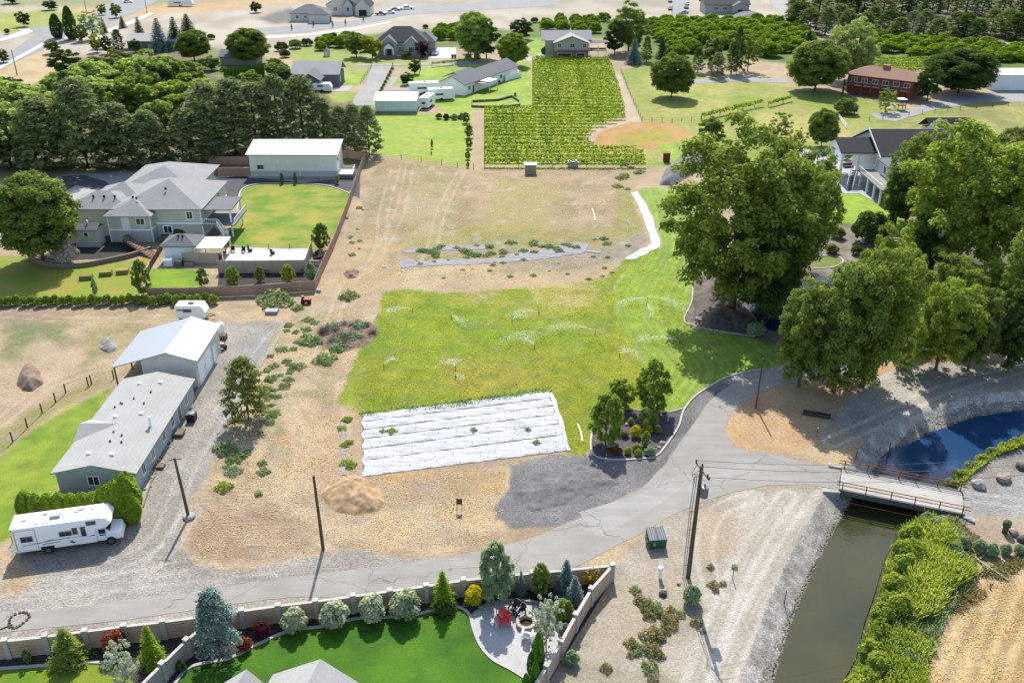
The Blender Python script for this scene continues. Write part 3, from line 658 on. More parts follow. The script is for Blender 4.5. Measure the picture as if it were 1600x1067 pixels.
def crown_pts(r, lobes, per, spread=.16, droop=0.0):
    C_, D_, T_ = [], [], []
    for (c, rad) in lobes:
        n = max(6, int(per*rad[0]*rad[2]))
        d = r.normal(size=(n, 3)); d /= np.linalg.norm(d, axis=1, keepdims=True)
        d[:, 2] = np.where(d[:, 2] < -.6, -d[:, 2]*.6, d[:, 2])
        k = 1-np.abs(r.normal(0, spread, size=(n, 1)))
        p = np.array(c)+d*np.array(rad)*k
        C_.append(p); D_.append(d+r.normal(0, .45, size=(n, 3))+np.array([0, 0, .75])); T_.append(np.full(n, r.random()))
    return np.vstack(C_), np.vstack(D_), np.concatenate(T_)
def crown_mesh(name, r, C_, D_, T_, size, mat, asp=.8, jit=.35):
    n = len(C_); sz = size*(1+r.uniform(-jit, jit, n))
    V_, F_ = rot_quads(C_, D_, sz, asp, r)
    t = np.zeros((n, 3)); t[:, 0] = np.clip(T_*.6+r.random(n)*.4, 0, 1); t[:, 1] = r.random(n)
    return npmesh(name, V_, F_, mat, np.repeat(t, 4, 0))
def trunk_mb(h, r0, lean=0, limbs=5, seed=0, top=.75, spread=.3, z0=.3):
    r = random.Random(seed); mb = MB()
    P = [Vector((lean*(k/6)**2*h*.2+r.uniform(-.05, .05)*r0*3*(k > 0), r.uniform(-.05, .05)*r0*3*(k > 0), h*top*k/6)) for k in range(7)]
    P[0].z = -.3
    mb.tube(P, r0, 8, r0*.3)
    for i in range(limbs):
        k = r.uniform(z0, .8); b = P[0].lerp(P[-1], k); b = P[min(6, int(k*6))].copy(); a = i*2.4+r.uniform(-.5, .5); L = h*spread*r.uniform(.6, 1.1)*(1.25-k)
        Q = [b, b+Vector((cos(a)*L*.5, sin(a)*L*.5, L*.45)), b+Vector((cos(a)*L, sin(a)*L, L*1.0))]
        mb.tube(Q, r0*.42*(1.1-k), 5, r0*.1)
    return mb
# every prototype is 10 m tall and about 7 m wide unless noted; copies are scaled
PROTO = {}
def put_proto(key, crown_me, trunk, wide):
    tm = bpy.data.meshes.new('trunk'); tm.from_pydata(trunk.v, [], trunk.f); tm.materials.append(BARK)
    tm.polygons.foreach_set('use_smooth', [True]*len(tm.polygons))
    PROTO.setdefault(key, []).append((crown_me, tm, wide))
def lobes_broad(r, n, R=3.6, zc=5.3, zr=4.3, lr=(1.0, 1.7)):
    L = []
    for i in range(n):
        a = r.uniform(0, 2*pi); zz = 1-2*(i+.5)/n
        rr_ = sqrt(max(0, 1-zz*zz))*(.6+.4*r.random()); rr_ *= 1 if zz > -.3 else .9
        k = r.uniform(*lr)
        L.append(((cos(a)*rr_*R*.85, sin(a)*rr_*R*.85, zc+zz*zr*.72), (k, k, k*r.uniform(.65, .9))))
    L.append(((0, 0, zc), (R*.6, R*.6, zr*.6)))
    return L
from mathutils import noise as mnoise
def ragged(rp, n, R, zc, zr, lr, lump=.5, inner=.25, flat=.75):
    """many small boughs on a crown whose outline is pushed in and out by noise"""
    L = []; off = Vector((rp.uniform(0, 50), rp.uniform(0, 50), rp.uniform(0, 50)))
    for i in range(n):
        zz = 1-2*(i+.5)/n; a = rp.uniform(0, 2*pi); q = sqrt(1-zz*zz); d = Vector((cos(a)*q, sin(a)*q, zz))
        k = .82+lump*mnoise.noise(d*1.7+off)+lump*.5*mnoise.noise(d*4+off); k *= rp.uniform(.86, 1.06) if rp.random() > inner else rp.uniform(.4, .8)
        s_ = rp.uniform(*lr); L.append(((d.x*R*k, d.y*R*k, zc+d.z*zr*k), (s_, s_, s_*flat)))
    return L
for i in range(4):      # round broadleaf
    r = np.random.default_rng(100+i); rp = random.Random(100+i)
    C_, D_, T_ = crown_pts(r, ragged(rp, 80, 3.6, 5.2, 4.5, (.55, 1.1), .34), 170, .35); put_proto('broad', crown_mesh('crown', r, C_, D_, T_, .40, LM['green']), trunk_mb(10, .2, rp.uniform(-1, 1), 6, i, .75, .2), 8.4)
for i in range(4):      # big old crown of many ragged boughs, fine leaves
    r = np.random.default_rng(140+i); rp = random.Random(140+i); L = ragged(rp, 300, 4.0, 5.0, 4.7, (.35, .8), .38, .2)
    C_, D_, T_ = crown_pts(r, L, 560, .38); put_proto('big', crown_mesh('crown', r, C_, D_, T_, .15, LM['cotton'], .8, .55), trunk_mb(10, .22, .6, 9, i+9, .8, .26, .2), 9.4)
for i in range(2):      # dense round crown
    r = np.random.default_rng(410+i); rp = random.Random(410+i); L = ragged(rp, 360, 4.1, 5.2, 4.6, (.5, .95), .16, .25)
    C_, D_, T_ = crown_pts(r, L, 520, .35); put_proto('dense', crown_mesh('crown', r, C_, D_, T_, .17, LM['green'], .8, .55), trunk_mb(10, .2, .2, 6, i+9, .7, .2, .3), 9.0)
for i in range(3):      # medium, airy, seen close
    r = np.random.default_rng(170+i); rp = random.Random(170+i); L = ragged(rp, 110, 3.6, 5.2, 4.5, (.35, .7), .6)
    C_, D_, T_ = crown_pts(r, L, 330, .45); put_proto('airy', crown_mesh('crown', r, C_, D_, T_, .24, LM['green'], .6, .5), trunk_mb(10, .17, .8, 9, i+19, .85, .28, .15), 7.8)
for i in range(3):      # dense upright young tree of steep leafy shoots
    r = np.random.default_rng(200+i); rp = random.Random(200+i); L = []
    for j in range(120):
        a = rp.uniform(0, 2*pi); q = j/120; z = 1.1+q*7.6; R = 2.75*sin(pi*min(1, (q*.80+.17)))**.7*rp.uniform(.35, 1)
        L.append(((cos(a)*R, sin(a)*R, z), (.42, .42, .85)))
    C_, D_, T_ = crown_pts(r, L, 260, .4); put_proto('young', crown_mesh('crown', r, C_, D_, T_, .3, LM['green'], .5, .5), trunk_mb(10, .13, 0, 6, i+29, .75, .2), 6.2)
for i in range(3):      # long needled pine: ragged egg
    r = np.random.default_rng(230+i); rp = random.Random(230+i); L = []
    for j in range(80):
        q = (j+.5)/80; z = 1.0+q*8.7; R = 3.0*(1-q)**.5*(.6+.4*min(1, q*5))*rp.uniform(.5, 1.05); a = j*2.399
        k = rp.uniform(.5, .95); L.append(((cos(a)*R, sin(a)*R, z), (k, k, k*.6)))
    C_, D_, T_ = crown_pts(r, L, 190, .4); put_proto('pine', crown_mesh('crown', r, C_, D_, T_, .34, LM['pine'], .45, .5), trunk_mb(10, .2, 0, 5, i+39, .9, .2), 6.6)
for i in range(3):      # spruce: whorls of drooping boughs on a cone
    r = np.random.default_rng(260+i); C_, D_, T_ = [], [], []
    for tier in range(16):
        q = tier/16; z = .6+q*9.2; R = 2.7*(1-q)**.9+.12; nb = int(11-6*q)
        for b in range(nb):
            a = 2*pi*(b+.5*(tier % 2))/nb+r.uniform(-.15, .15); n = int(18+R*16); t = r.random(n)**.7; Rb = R*r.uniform(.8, 1.1)
            p = np.stack([np.cos(a)*t*Rb, np.sin(a)*t*Rb, z-t*t*R*.28+t*.15*R], 1)+r.normal(0, 1, (n, 3))*np.array([.13, .13, .07])*(1+R*.3)
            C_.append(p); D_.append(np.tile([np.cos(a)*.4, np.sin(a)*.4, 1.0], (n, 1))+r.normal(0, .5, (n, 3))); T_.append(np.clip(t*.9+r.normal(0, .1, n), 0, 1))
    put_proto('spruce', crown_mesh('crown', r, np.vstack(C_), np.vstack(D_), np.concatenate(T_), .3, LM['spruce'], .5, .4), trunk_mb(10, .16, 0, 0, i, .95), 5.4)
for i in range(2):      # clipped column
    r = np.random.default_rng(290+i); n = 3600; q = r.random(n); a = r.random(n)*2*pi
    R = 1.55*np.clip(np.sin(np.pi*np.clip(q*.93+.05, 0, 1))**.5, 0, 1)*(1-.35*q)*(1-np.abs(r.normal(0, .09, n))); R *= 1+.10*np.sin(a*5+q*9)
    P = np.stack([np.cos(a)*R, np.sin(a)*R, .1+q*9.9], 1); D = np.stack([np.cos(a), np.sin(a), .5+0*a], 1)+r.normal(0, .35, (n, 3))
    put_proto('column', crown_mesh('crown', r, P, D, np.clip(np.sin(a*5)*.3+.5, 0, 1), .34, LM['arbor'], .6), trunk_mb(10, .12, 0, 0, i, .6), 3.2)
for i in range(3):      # low round shrub, 10 wide 8 tall in its own units
    r = np.random.default_rng(320+i); rp = random.Random(320+i); L = []
    for j in range(26):
        a = rp.uniform(0, 2*pi); q = sqrt(rp.random()); L.append(((cos(a)*q*3.4, sin(a)*q*3.4, 3.0+3.6*(1-q*q)*rp.uniform(.6, 1)), (1.7, 1.7, 1.5)))
    L.append(((0, 0, 2.6), (4.2, 4.2, 2.6)))
    C_, D_, T_ = crown_pts(r, L, 52, .2); put_proto('shrub', crown_mesh('foliage', r, C_, D_, T_, .85, LM['green'], .6, .5), trunk_mb(6, .2, 0, 6, i), 10.0)
for i in range(4):      # loose weed tuft, 10 wide 8 tall in its own units
    r = np.random.default_rng(380+i); n = 300; a = r.random(n)*6.283; q = np.sqrt(r.random(n)); e = r.uniform(.0, 1, n); ec = 1+.35*np.sin(a*2+i)
    P = np.stack([np.cos(a)*q*4.6*ec, np.sin(a)*q*4.6/ec, (1-q**2)*5.2*e+r.random(n)*1.6], 1); D = np.stack([np.cos(a), np.sin(a), .6+0*a], 1)+r.normal(0, .6, (n, 3))
    put_proto('tuft', crown_mesh('foliage', r, P, D, r.random(n), 1.5, LM['weed'], .35, .6), trunk_mb(3, .12, 0, 3, i), 10.0)
for i in range(2):      # bare twiggy brush
    rp = random.Random(350+i); mb = MB()
    for j in range(110):
        a = rp.uniform(0, 2*pi); e = rp.uniform(.3, 1.3); L = rp.uniform(3, 6.5)
        q = Vector((cos(a)*cos(e), sin(a)*cos(e), sin(e))); m1 = q*L*.5+Vector((rp.uniform(-.5, .5), rp.uniform(-.5, .5), 0))
        mb.tube([(0, 0, 0), m1, q*L+Vector((rp.uniform(-1, 1), rp.uniform(-1, 1), 0))], .12, 3, .05, False)
    me = bpy.data.meshes.new('twigs'); me.from_pydata(mb.v, [], mb.f); me.materials.append(M('dead_twigs', A(178,166,148), .95, 4, .3)); PROTO.setdefault('twiggy', []).append((me, None, 10.0))
TCOUNT = [0]
def place(kind, mat, loc, h, wd, name, label, cat, group=None, rz=None, variant=None, bark=None, loc_z=None):
    TCOUNT[0] += 1; v = PROTO[kind]; k = TCOUNT[0] if variant is None else variant
    cm, tm, w0 = v[k % len(v)]; r = random.Random(TCOUNT[0]*7+1)
    z = gz(loc[0], loc[1]) if loc_z is None else loc_z
    t = thing(name, (loc[0], loc[1], z), label, cat, r.uniform(0, 6.28) if rz is None else rz, group)
    H0 = 8.0 if kind in ('shrub', 'twiggy', 'tuft') else 10.0
    sx = wd/w0*r.uniform(.95, 1.05); sz_ = h/H0
    for me, nm in ((cm, 'foliage' if H0 == 8 else 'crown'), (tm, 'stem' if H0 == 8 else 'trunk')):
        if me is None: continue
        o = bpy.data.objects.new(nm, me); COL.objects.link(o); o.parent = t; o.scale = (sx, wd/w0*r.uniform(.95, 1.05), sz_)
        if me is cm and kind != 'twiggy': o.material_slots[0].link = 'OBJECT'; o.material_slots[0].material = LM[mat]
        if me is tm and mat in ('pine', 'dark', 'purple', 'spruce'): o.material_slots[0].link = 'OBJECT'; o.material_slots[0].material = BARKD
    return t
NM = {'dense': 'broadleaf_tree', 'broad': 'broadleaf_tree', 'big': 'cottonwood_tree', 'airy': 'shade_tree', 'young': 'young_tree', 'pine': 'pine_tree', 'spruce': 'spruce_tree', 'column': 'arborvitae', 'shrub': 'shrub', 'tuft': 'weed_clump', 'twiggy': 'dry_brush'}
def T(kind, mat, x, y, ty, wpx, label, cat=None, group=None, name=None, **kw):
    """plant by its foot (x, y), the row ty of its top and its width, all read off the photograph"""
    g = G(x, y); h = HT(x, y, ty); wd = wpx/PPM((y+ty)/2+15)*.97
    if kind in ('shrub', 'tuft'): h = min(h, wd*1.1)
    return place(kind, mat, g, h, wd, name or NM[kind], label, cat or ('shrub' if kind in ('shrub', 'twiggy', 'tuft') else 'tree'), group, **kw)
ORD = ['first','second','third','fourth','fifth','sixth','seventh','eighth','ninth','tenth','eleventh','twelfth','thirteenth','fourteenth','fifteenth','sixteenth','seventeenth','eighteenth','nineteenth','twentieth']
def ordn(i):
    return ORD[i] if i < 20 else (['twenty','thirty','forty','fifty'][(i+1)//10-2]+('-'+ORD[(i+1)%10-1] if (i+1)%10 else 'th').replace('ytth','tieth'))
# ---- dark pines in the row behind the cream outbuilding and the grey roofed house
row = [(18,262,165,88),(75,268,152,92),(138,262,120,96),(192,262,160,84),(240,262,172,66),(300,258,168,78),(332,246,128,80),(370,240,122,82),(402,232,128,76),(438,232,116,66),(475,230,118,76),(508,232,152,56),(534,236,165,48),(555,237,162,48),(577,243,164,46)]
for i, (x, y, ty, wd) in enumerate(row):
    T('pine', 'pine', x, y, ty, wd*1.2, f'dark olive pine, {ORD[i]} from the left in the long row behind the cream outbuilding', 'pine', 'dark pines in the long row')
# ---- the grove behind it
gv = [('broad','willow',(-30,175,100,110),'pale green tree cut by the left edge above the dark pines'),('broad','willow',(22,215,122,105),'pale yellow green tree low at the left edge over the pines'),
('broad','willow',(72,215,124,98),'pale tree between the two leftmost dark pines'),('broad','dark',(14,152,118,62),'dull green tree at the left edge below the dry corner field'),('broad','willow',(148,172,86,104),'light green feathery tree left of the grove centre'),
('broad','olive',(185,135,76,80),'light olive tree at the back of the grove'),('broad','willow',(125,160,110,70),'pale green tree on the grove left side near the dry field'),('broad','willow',(232,156,76,92),'light green tree in the grove below the blue conifers'),
('broad','green',(270,148,84,66),'mid green tree in the grove left of the trimmed round ones'),('broad','bright',(215,200,110,100),'leafy bright tree in the middle of the grove'),('broad','willow',(172,205,112,96),'grey green tree over the dark pines in the grove'),
('broad','bright',(292,192,114,96),'bright green tree above the pine with the shaded lawn'),('broad','green',(300,140,92,62),'green tree right of the grove top'),('airy','olive',(255,175,132,60),'thin olive tree deep in the grove'),
('pine','dark',(118,210,110,44),'tall dark tree standing among the pale left trees'),('pine','pine',(230,190,98,26),'narrow dark tree rising mid grove'),('broad','dark',(104,118,74,56),'dark round tree beside the dry corner field'),
('broad','olive',(84,84,62,32),'dull olive tree at the paved pullout'),('broad','pale',(345,185,125,80),'grey green leafy tree left of the long hedge'),('broad','willow',(40,250,170,70),'yellowish tree low between the leftmost pines'),
('broad','green',(110,250,180,60),'green tree peeking between the second and third pines'),('broad','bright',(330,215,140,60),'bright tree behind the pine row near the small lawn'),('broad','dark',(30,180,135,60),'green tree below the left edge pale tree'),
('column','dark',(91,60,22,24),'blunt dark columnar tree, left one of the two by the street'),('column','dark',(113,62,10,24),'dark columnar tree, right one of the two by the street'),('airy','pale',(146,62,12,46),'pale thin leaved tree behind the dark columnar trees'),
('broad','green',(128,66,38,26),'small bright tree at the foot of the pale thin tree'),('spruce','spruce',(163,52,26,14),'small dark conifer right of the pale thin tree'),('pine','spruce',(186,80,46,30),'blue green conifer in front of the hidden low house'),
('spruce','spruce',(192,44,24,14),'little spruce standing against the orange dirt'),('spruce','spruce',(220,66,25,24),'spruce at the right end of the hidden low house roof'),('spruce','blue',(251,80,26,36),'wide spruce right of the hidden low house'),
('spruce','spruce',(276,76,24,32),'tall dark spruce beside the trimmed round tree'),('spruce','spruce',(294,54,20,30),'spruce behind the trimmed round tree'),('broad','yellow',(152,82,52,24),'yellowish shrubby tree by the hidden low house'),
('broad','dark',(212,82,60,24),'dark small tree on the front of the hidden low house'),('broad','dark',(168,84,54,20),'dark bushy tree left of the hidden low house'),('dense','green',(304,96,44,60),'rounded green tree on a bare trunk, left one of the pair'),
('dense','green',(391,100,42,74),'rounded green tree, right one of the pair'),('broad','dark',(38,42,17,26),'dark round tree on the corner grass casting its shadow left'),('broad','dark',(12,54,44,13),'dark bush tree by the sidewalk corner'),
('broad','olive',(6,98,76,24),'small street tree cut by the left edge'),('broad','green',(160,24,6,18),'small street tree beyond the pale thin tree'),('broad','green',(182,28,4,22),'street tree right of the other small one on the far street'),
('broad','dark',(110,-2,-18,40),'dark far tree at the top left corner'),('broad','dark',(80,16,0,30),'dark trees mass by the far left road'),('broad','dark',(20,6,-12,34),'dark far tree at the very corner'),('broad','dark',(400,20,2,24),'far green tree at the top edge by the orange dirt')]
for k, m_, (x, y, ty, wd), lb in gv: T(k, m_, x, y, ty, wd, lb)
# tall clipped hedge behind the small lawn
for i in range(12):
    x = 354+i*5.2; y = 128-i*.7
    T('column', 'arbor', x, y, y-20, 8.5, f'dark clipped conifer, {ORD[i]} from the left in the hedge behind the small bright lawn', 'hedge plant', 'dark clipped conifers of the far hedge')
md = [('spruce','blue',(268,262,234,30),'blue spruce at the back of the grey roofed house'),('broad','green',(557,90,48,44),'green tree left of its yellow twin at the gabled brick house'),('broad','yellow',(582,92,54,36),'yellow green tree touching the gabled brick house'),
('broad','purple',(660,90,64,27),'purple leaved tree in front of the gabled brick house'),('spruce','spruce',(652,84,52,15),'dark spruce against the gabled brick house corner'),('shrub','olive',(635,92,79,19),'clipped round bush before the gabled brick house'),
('broad','dark',(648,116,92,23),'round lollipop tree, upper one of the two by the gravel lane'),('broad','dark',(636,133,113,25),'round lollipop tree, lower one of the two by the gravel lane'),('broad','olive',(430,105,90,30),'round dark green tree left of the grey gabled house'),
('broad','green',(442,122,98,30),'leafy tree over the grey gabled house garage'),('shrub','dark',(445,90,76,20),'bush behind the grey gabled house'),('dense','willow',(742,92,14,66),'great yellow topped willow behind the white roofed house'),
('broad','dark',(760,92,30,46),'dark side of the tree group by the concrete pad'),('broad','purple',(732,84,62,22),'purple tree beside the great willow'),('spruce','spruce',(746,92,70,12),'small spruce beside the purple tree'),
('shrub','pale',(732,94,84,12),'pale round bush beside the small spruce'),('dense','bright',(801,103,49,56),'bright green tree right of the great willow'),('broad','dark',(815,62,27,44),'dark tree left of the brick garage house'),
('shrub','olive',(858,90,66,29),'large olive bush at the corner of the brick garage house'),('big','green',(982,82,3,66),'tall light green tree standing over the orchard'),('broad','dark',(960,86,28,40),'dark tree left of the tall light green one'),
('spruce','blue',(990,100,60,30),'blue spruce near the brick garage house'),('pine','olive',(1010,97,56,26),'brownish green tree right of the blue spruce'),('spruce','spruce',(1034,92,56,22),'narrow dark spruce above the lone pasture tree'),
('dense','green',(1049,152,82,80),'lone spreading tree with forked trunk in the dry pasture'),('pine','dark',(1090,114,74,28),'dark tree at the left end of the clump beyond the pasture'),('broad','green',(1112,112,55,36),'light green tree in the clump beyond the pasture'),
('pine','pine',(1120,122,82,36),'dark low conifer in the clump beyond the pasture'),('pine','olive',(1142,117,64,30),'brown green tree in the clump beyond the pasture'),('airy','olive',(1168,112,48,44),'tall olive tree at the right end of the clump beyond the pasture'),
('pine','dark',(1150,116,40,26),'dark upright tree behind the clump beyond the pasture'),('spruce','spruce',(1262,76,45,24),'dark conifer at the end of the orchard rows'),('dense','green',(1273,142,60,106),'large round tree shading the pasture near the dark brown house'),
('big','pale',(1326,126,26,88),'tall grey green tree behind the big pasture tree'),('dense','dark',(1497,146,74,122),'large dark spreading tree right of the dark brown house'),('broad','dark',(1448,158,102,44),'dense dark tree at the corner of the dark brown house'),
('airy','bright',(1383,176,138,36),'small light tree in front of the dark brown house'),('shrub','olive',(1322,178,152,42),'big olive shrub left of the path to the dark brown house'),('dense','green',(1283,229,168,54),'neat round tree behind the blue swimming pool'),
('airy','green',(1215,238,172,50),'tree behind the big cottonwood top'),('broad','green',(1110,228,180,54),'green tree above the left shoulder of the big cottonwood'),('airy','green',(1240,250,198,40),'small tree left of the neat round tree'),
('shrub','green',(1322,250,222,18),'small shrub by the porch roof corner')]
for k, m_, (x, y, ty, wd), lb in md: T(k, m_, x, y, ty, wd, lb)
# ---- big trees of the right hand garden
bg_ = [('big','cotton',(1142,490,190,228),'giant leafy cottonwood beside the mown lawn, nearest to the striped grass'),('big','cotton',(1205,470,188,150),'tall cottonwood just right of the giant one'),('big','green',(1240,420,225,110),'leafy tree filling the gap right of the two cottonwoods'),
('big','bright',(1492,428,172,200),'huge yellow green tree with a pale leaning trunk at the right'),('big','green',(1585,430,198,160),'large green tree cut by the right edge'),('big','green',(1415,345,198,92),'green tree over the white porched house'),
('big','olive',(1560,330,190,120),'dense tree behind the huge yellow green one'),('broad','dark',(1398,355,270,56),'dark tree at the lawn corner of the white porched house'),('shrub','dark',(1357,378,326,62),'round dark shrub mass at the end of the small lawn'),
('big','green',(1302,612,392,160),'tall tree in the orange mulch, left of the two trunks'),('big','cotton',(1347,604,374,148),'tall tree in the orange mulch, right of the two trunks'),('big','green',(1248,604,434,104),'low leafy tree left of the two mulch trunks'),
('big','bright',(1395,500,384,84),'bright green tree behind the mulch trees'),('airy','green',(1408,582,540,46),'small sapling tree on the mulch by the canal'),('big','bright',(1462,578,424,118),'leafy tree in the mulch right of the sapling'),
('big','olive',(1512,578,446,92),'green tree with ivy dark base by the canal path'),('big','dark',(1572,575,448,104),'dark green tree at the right edge by the canal path'),('big','bright',(1540,480,400,90),'bright tree behind the canal path trees'),
('big','dark',(1185,500,330,110),'dark lower tree at the pond edge behind the cottonwood trunk'),('broad','dark',(1440,440,330,60),'dark leafy tree under the huge yellow green one'),
('big','green',(1452,330,206,84),'leafy tree covering the right side of the porched house'),('big','cotton',(1535,300,205,110),'leafy tree at the right above the huge yellow green one'),('big','green',(1590,560,330,110),'green tree cut by the right edge, below the other'),
('big','cotton',(1480,520,392,110),'mid green tree between the huge yellow green tree and the canal path'),('big','bright',(1362,505,352,84),'light green tree rising behind the mulch trees near the dark shrub'),
('airy','green',(1250,330,215,60),'small leafy tree at the right flank of the two cottonwoods')]
for k, m_, (x, y, ty, wd), lb in bg_: T(k, m_, x, y, ty, wd, lb, 'tree')
for k_, m_, (x, y, ty, wd), lb in [('shrub','green',(1308,372,352,26),'green shrub at the left end of the black metal fence'),('shrub','olive',(1300,396,380,24),'olive shrub above the curved path edging'),('shrub','dark',(1338,398,382,22),'dark shrub in the stony yard below the round shrub mass'),
    ('airy','bright',(1378,470,392,60),'bright feathery tree in front of the paved patch'),('airy','cotton',(1330,450,398,40),'small green tree beside the curved path edging'),('shrub','green',(1420,372,350,34),'green shrub right of the timber steps'),('airy','willow',(1290,470,430,40),'small loose tree at the pond edge'),('shrub','sage',(1404,420,404,26),'grey green shrub below the timber steps')]: T(k_, m_, x, y, ty, wd, lb)
T('shrub', 'sage', 1180, 524, 502, 34, 'grey green shrub on the mulch point by the striped lawn', 'shrub')
for i, (x, y, ty, wd) in enumerate([(1445,548,470,36),(1490,556,500,40)]): T('twiggy', 'dead', x, y, ty, wd, ('dead grey branches tangled among the canal trees','second tangle of dead grey branches further right')[i], 'dead brush')
# ---- left house garden
T('dense', 'green', 68, 408, 264, 134, 'large round leafy tree beside the grey roofed house', variant=1)
T('shrub', 'dead', 105, 412, 372, 42, 'greyish low bush at the foot of the large round tree')
T('pine', 'olive', 389, 656, 558, 84, 'irregular green pine on the slope beside the gravel drive', variant=1)
yg = [('young','green',(503,390,345,33),'dark young tree at the right side of the fenced lawn'),('young','green',(318,448,416,24),'young tree left of the row inside the brown fence'),('young','bright',(365,445,414,30),'bright young tree in front of the white pad'),
('young','green',(407,441,414,20),'middle young tree in front of the white pad'),('young','yellow',(451,441,411,27),'yellowish young tree in front of the white pad'),('young','sage',(487,440,408,24),'grey green young tree in the fence corner'),
('young','green',(225,462,400,34),'thin climbing tree at the end of the log fence'),('young','pale',(527,288,272,10),'tiny pale tree beside the white deck'),('young','sage',(150,462,432,12),'tiny leaning sapling on the lawn')]
for k, m_, (x, y, ty, wd), lb in yg: T(k, m_, x, y, ty, wd, lb)
T('column', 'arbor', 441, 287, 270, 7, 'small dark conifer, left one against the cream outbuilding', 'conifer'); T('column', 'arbor', 462, 287, 270, 7, 'small dark conifer, right one against the cream outbuilding', 'conifer')
T('shrub', 'dark', 282, 372, 356, 26, 'dark bush against the lower wall of the grey roofed house')
# low vine hedge along the left fence
for i in range(30):
    x = 4+i*11.8; y = 478-((i*7) % 5)-i*.15
    if x < 345: T('shrub', 'bright' if i % 3 else 'green', x, y+2, y-14-(i*5) % 8, 17, f'bright leafy grape plant, {ordn(i)} from the left in the row above the sandy yard', 'grape plant', 'grape plants along the sandy yard', 'grape_plant')
# pasture line of small trees beside the dirt track
for i, (x, y, ty, wd) in enumerate([(728,193,174,17),(733,215,193,17),(733,232,213,14),(731,249,235,11),(731,262,252,7)]):
    T('young', 'green', x, y, ty, wd, f'small green tree by the dirt track, {ORD[i]} from the top of the line', 'tree', 'small trees beside the dirt track')
for i, (x, y, wd) in enumerate([(686,186,12),(697,187,12),(710,187,12),(722,186,14)]): T('shrub', ('olive','rust','pale','green')[i], x, y, y-10, wd, ('olive','brownish','pale','green')[i]+' low shrub in the bed below the white trailers', 'shrub')
T('young', 'rust', 675, 232, 216, 5, 'tiny reddish sapling on the bright lawn'); T('young', 'green', 674, 242, 236, 4, 'tiny green sapling on the bright lawn')
T('young', 'dark', 805, 153, 144, 6, 'tiny dark conifer at the corner of the raised bed')
# ---- island bed
T('young', 'bright', 1017, 642, 556, 68, 'rounded dense tree, right one of three in the kerbed island bed'); T('young', 'bright', 968, 636, 588, 54, 'tree at the back left of the kerbed island bed'); T('young', 'bright', 946, 694, 608, 68, 'large tree at the left of the kerbed island bed')
isl = [('shrub','green',(1012,668,636,34),'dark upright shrub under the right island tree'),('shrub','gold',(993,682,664,20),'round golden shrub in the middle of the island bed'),('shrub','yellow',(1011,676,662,20),'olive yellow shrub next to the golden one'),
('shrub','green',(1028,676,666,16),'flat green shrub at the right of the island bed'),('young','bright',(1009,696,672,20),'small pyramidal bush low in the island bed'),('shrub','yellow',(995,704,691,16),'pale yellow shrub above the front ball'),
('shrub','yellow',(997,713,701,15),'yellow green ball shrub at the front kerb, right of two'),('shrub','yellow',(981,709,698,13),'yellow green ball shrub at the front kerb, left of two'),('shrub','sage',(1015,711,696,20),'grey green ball shrub at the front kerb'),
('shrub','rust',(966,708,698,16),'rusty brown shrub at the front left of the island bed'),('shrub','rust',(953,706,699,12),'small brownish shrub at the left front kerb'),('shrub','brush',(975,682,671,16),'brown tufted shrub left of the golden one'),('shrub','bright',(985,662,652,12),'small bright shrub at the back of the island bed')]
for k, m_, (x, y, ty, wd), lb in isl: T(k, m_, x, y, ty, wd, lb)
# ---- walled garden at the bottom
gd = [('spruce','green',(110,1034,980,62),'drooping green conifer, largest one left of the brick wall shrub row'),('young','green',(45,1036,1010,15),'tiny green plant at the far left of the wall bed'),('shrub','rust',(181,1018,984,44),'rust red bush against the long wall'),
('spruce','arborp',(240,1036,974,44),'open branched light green conifer by the angled wall'),('airy','silver',(200,1085,1000,58),'silvery shrub tree at the bottom edge'),('pine','blue',(345,1026,922,86),'big blue spruce at the meeting of the two walls'),
('shrub','brush',(319,1020,1004,24),'dry brownish bush at the foot of the blue spruce, left'),('shrub','rust',(383,1014,992,26),'reddish bush right of the blue spruce'),('shrub','dark',(285,1046,1030,20),'low dark bush inside the angled wall'),
('shrub','purple',(410,993,970,30),'dark purple bush against the long wall'),('shrub','blossom',(462,984,946,44),'whitish flowering shrub, first from the left along the long wall'),('shrub','blossom',(524,976,936,50),'whitish flowering shrub, second from the left along the long wall'),
('shrub','blossom',(583,967,927,50),'whitish flowering shrub, third from the left along the long wall'),('shrub','blossom',(635,963,919,54),'whitish flowering shrub, fourth from the left along the long wall'),('spruce','arborp',(693,948,890,44),'feathery green conifer between the white flowering shrubs and the yellow bush'),
('shrub','gold',(741,942,905,34),'bright yellow bush against the long wall'),('young','sage',(776,940,840,66),'tall grey green tree by the round patio'),('spruce','blue',(814,928,890,20),'dark blue conifer right of the tall grey green tree'),
('young','green',(845,930,876,40),'olive green tree shrub behind the dark chairs'),('spruce','blue',(884,922,872,36),'blue green conifer, upper one near the wall corner'),('spruce','blue',(897,944,898,38),'blue green conifer, lower one near the wall corner'),
('airy','gold',(923,915,886,28),'small yellow leaved tree in the wall corner'),('shrub','green',(880,966,932,38),'green shrub right of the fire pit'),('airy','silver',(853,1012,926,54),'loose silvery tree right of the fire pit'),
('shrub','blue',(881,990,962,22),'blue grey low conifer by the right garden wall'),('column','arbor',(840,1052,990,27),'tallest clipped cone conifer by the patio'),('column','arbor',(829,1052,1019,15),'slim cone conifer beside the tallest one'),
('column','arbor',(836,1078,1033,20),'cone conifer below the tallest one'),('column','arbor',(822,1085,1052,18),'cone conifer at the bottom edge'),('shrub','green',(728,948,936,12),'small green plant left of the yellow bush'),
('shrub','dark',(695,955,938,40),'low dark ground shrub under the feathery conifer'),('shrub','sage',(893,1036,1012,26),'green weed bush outside the right garden wall')]
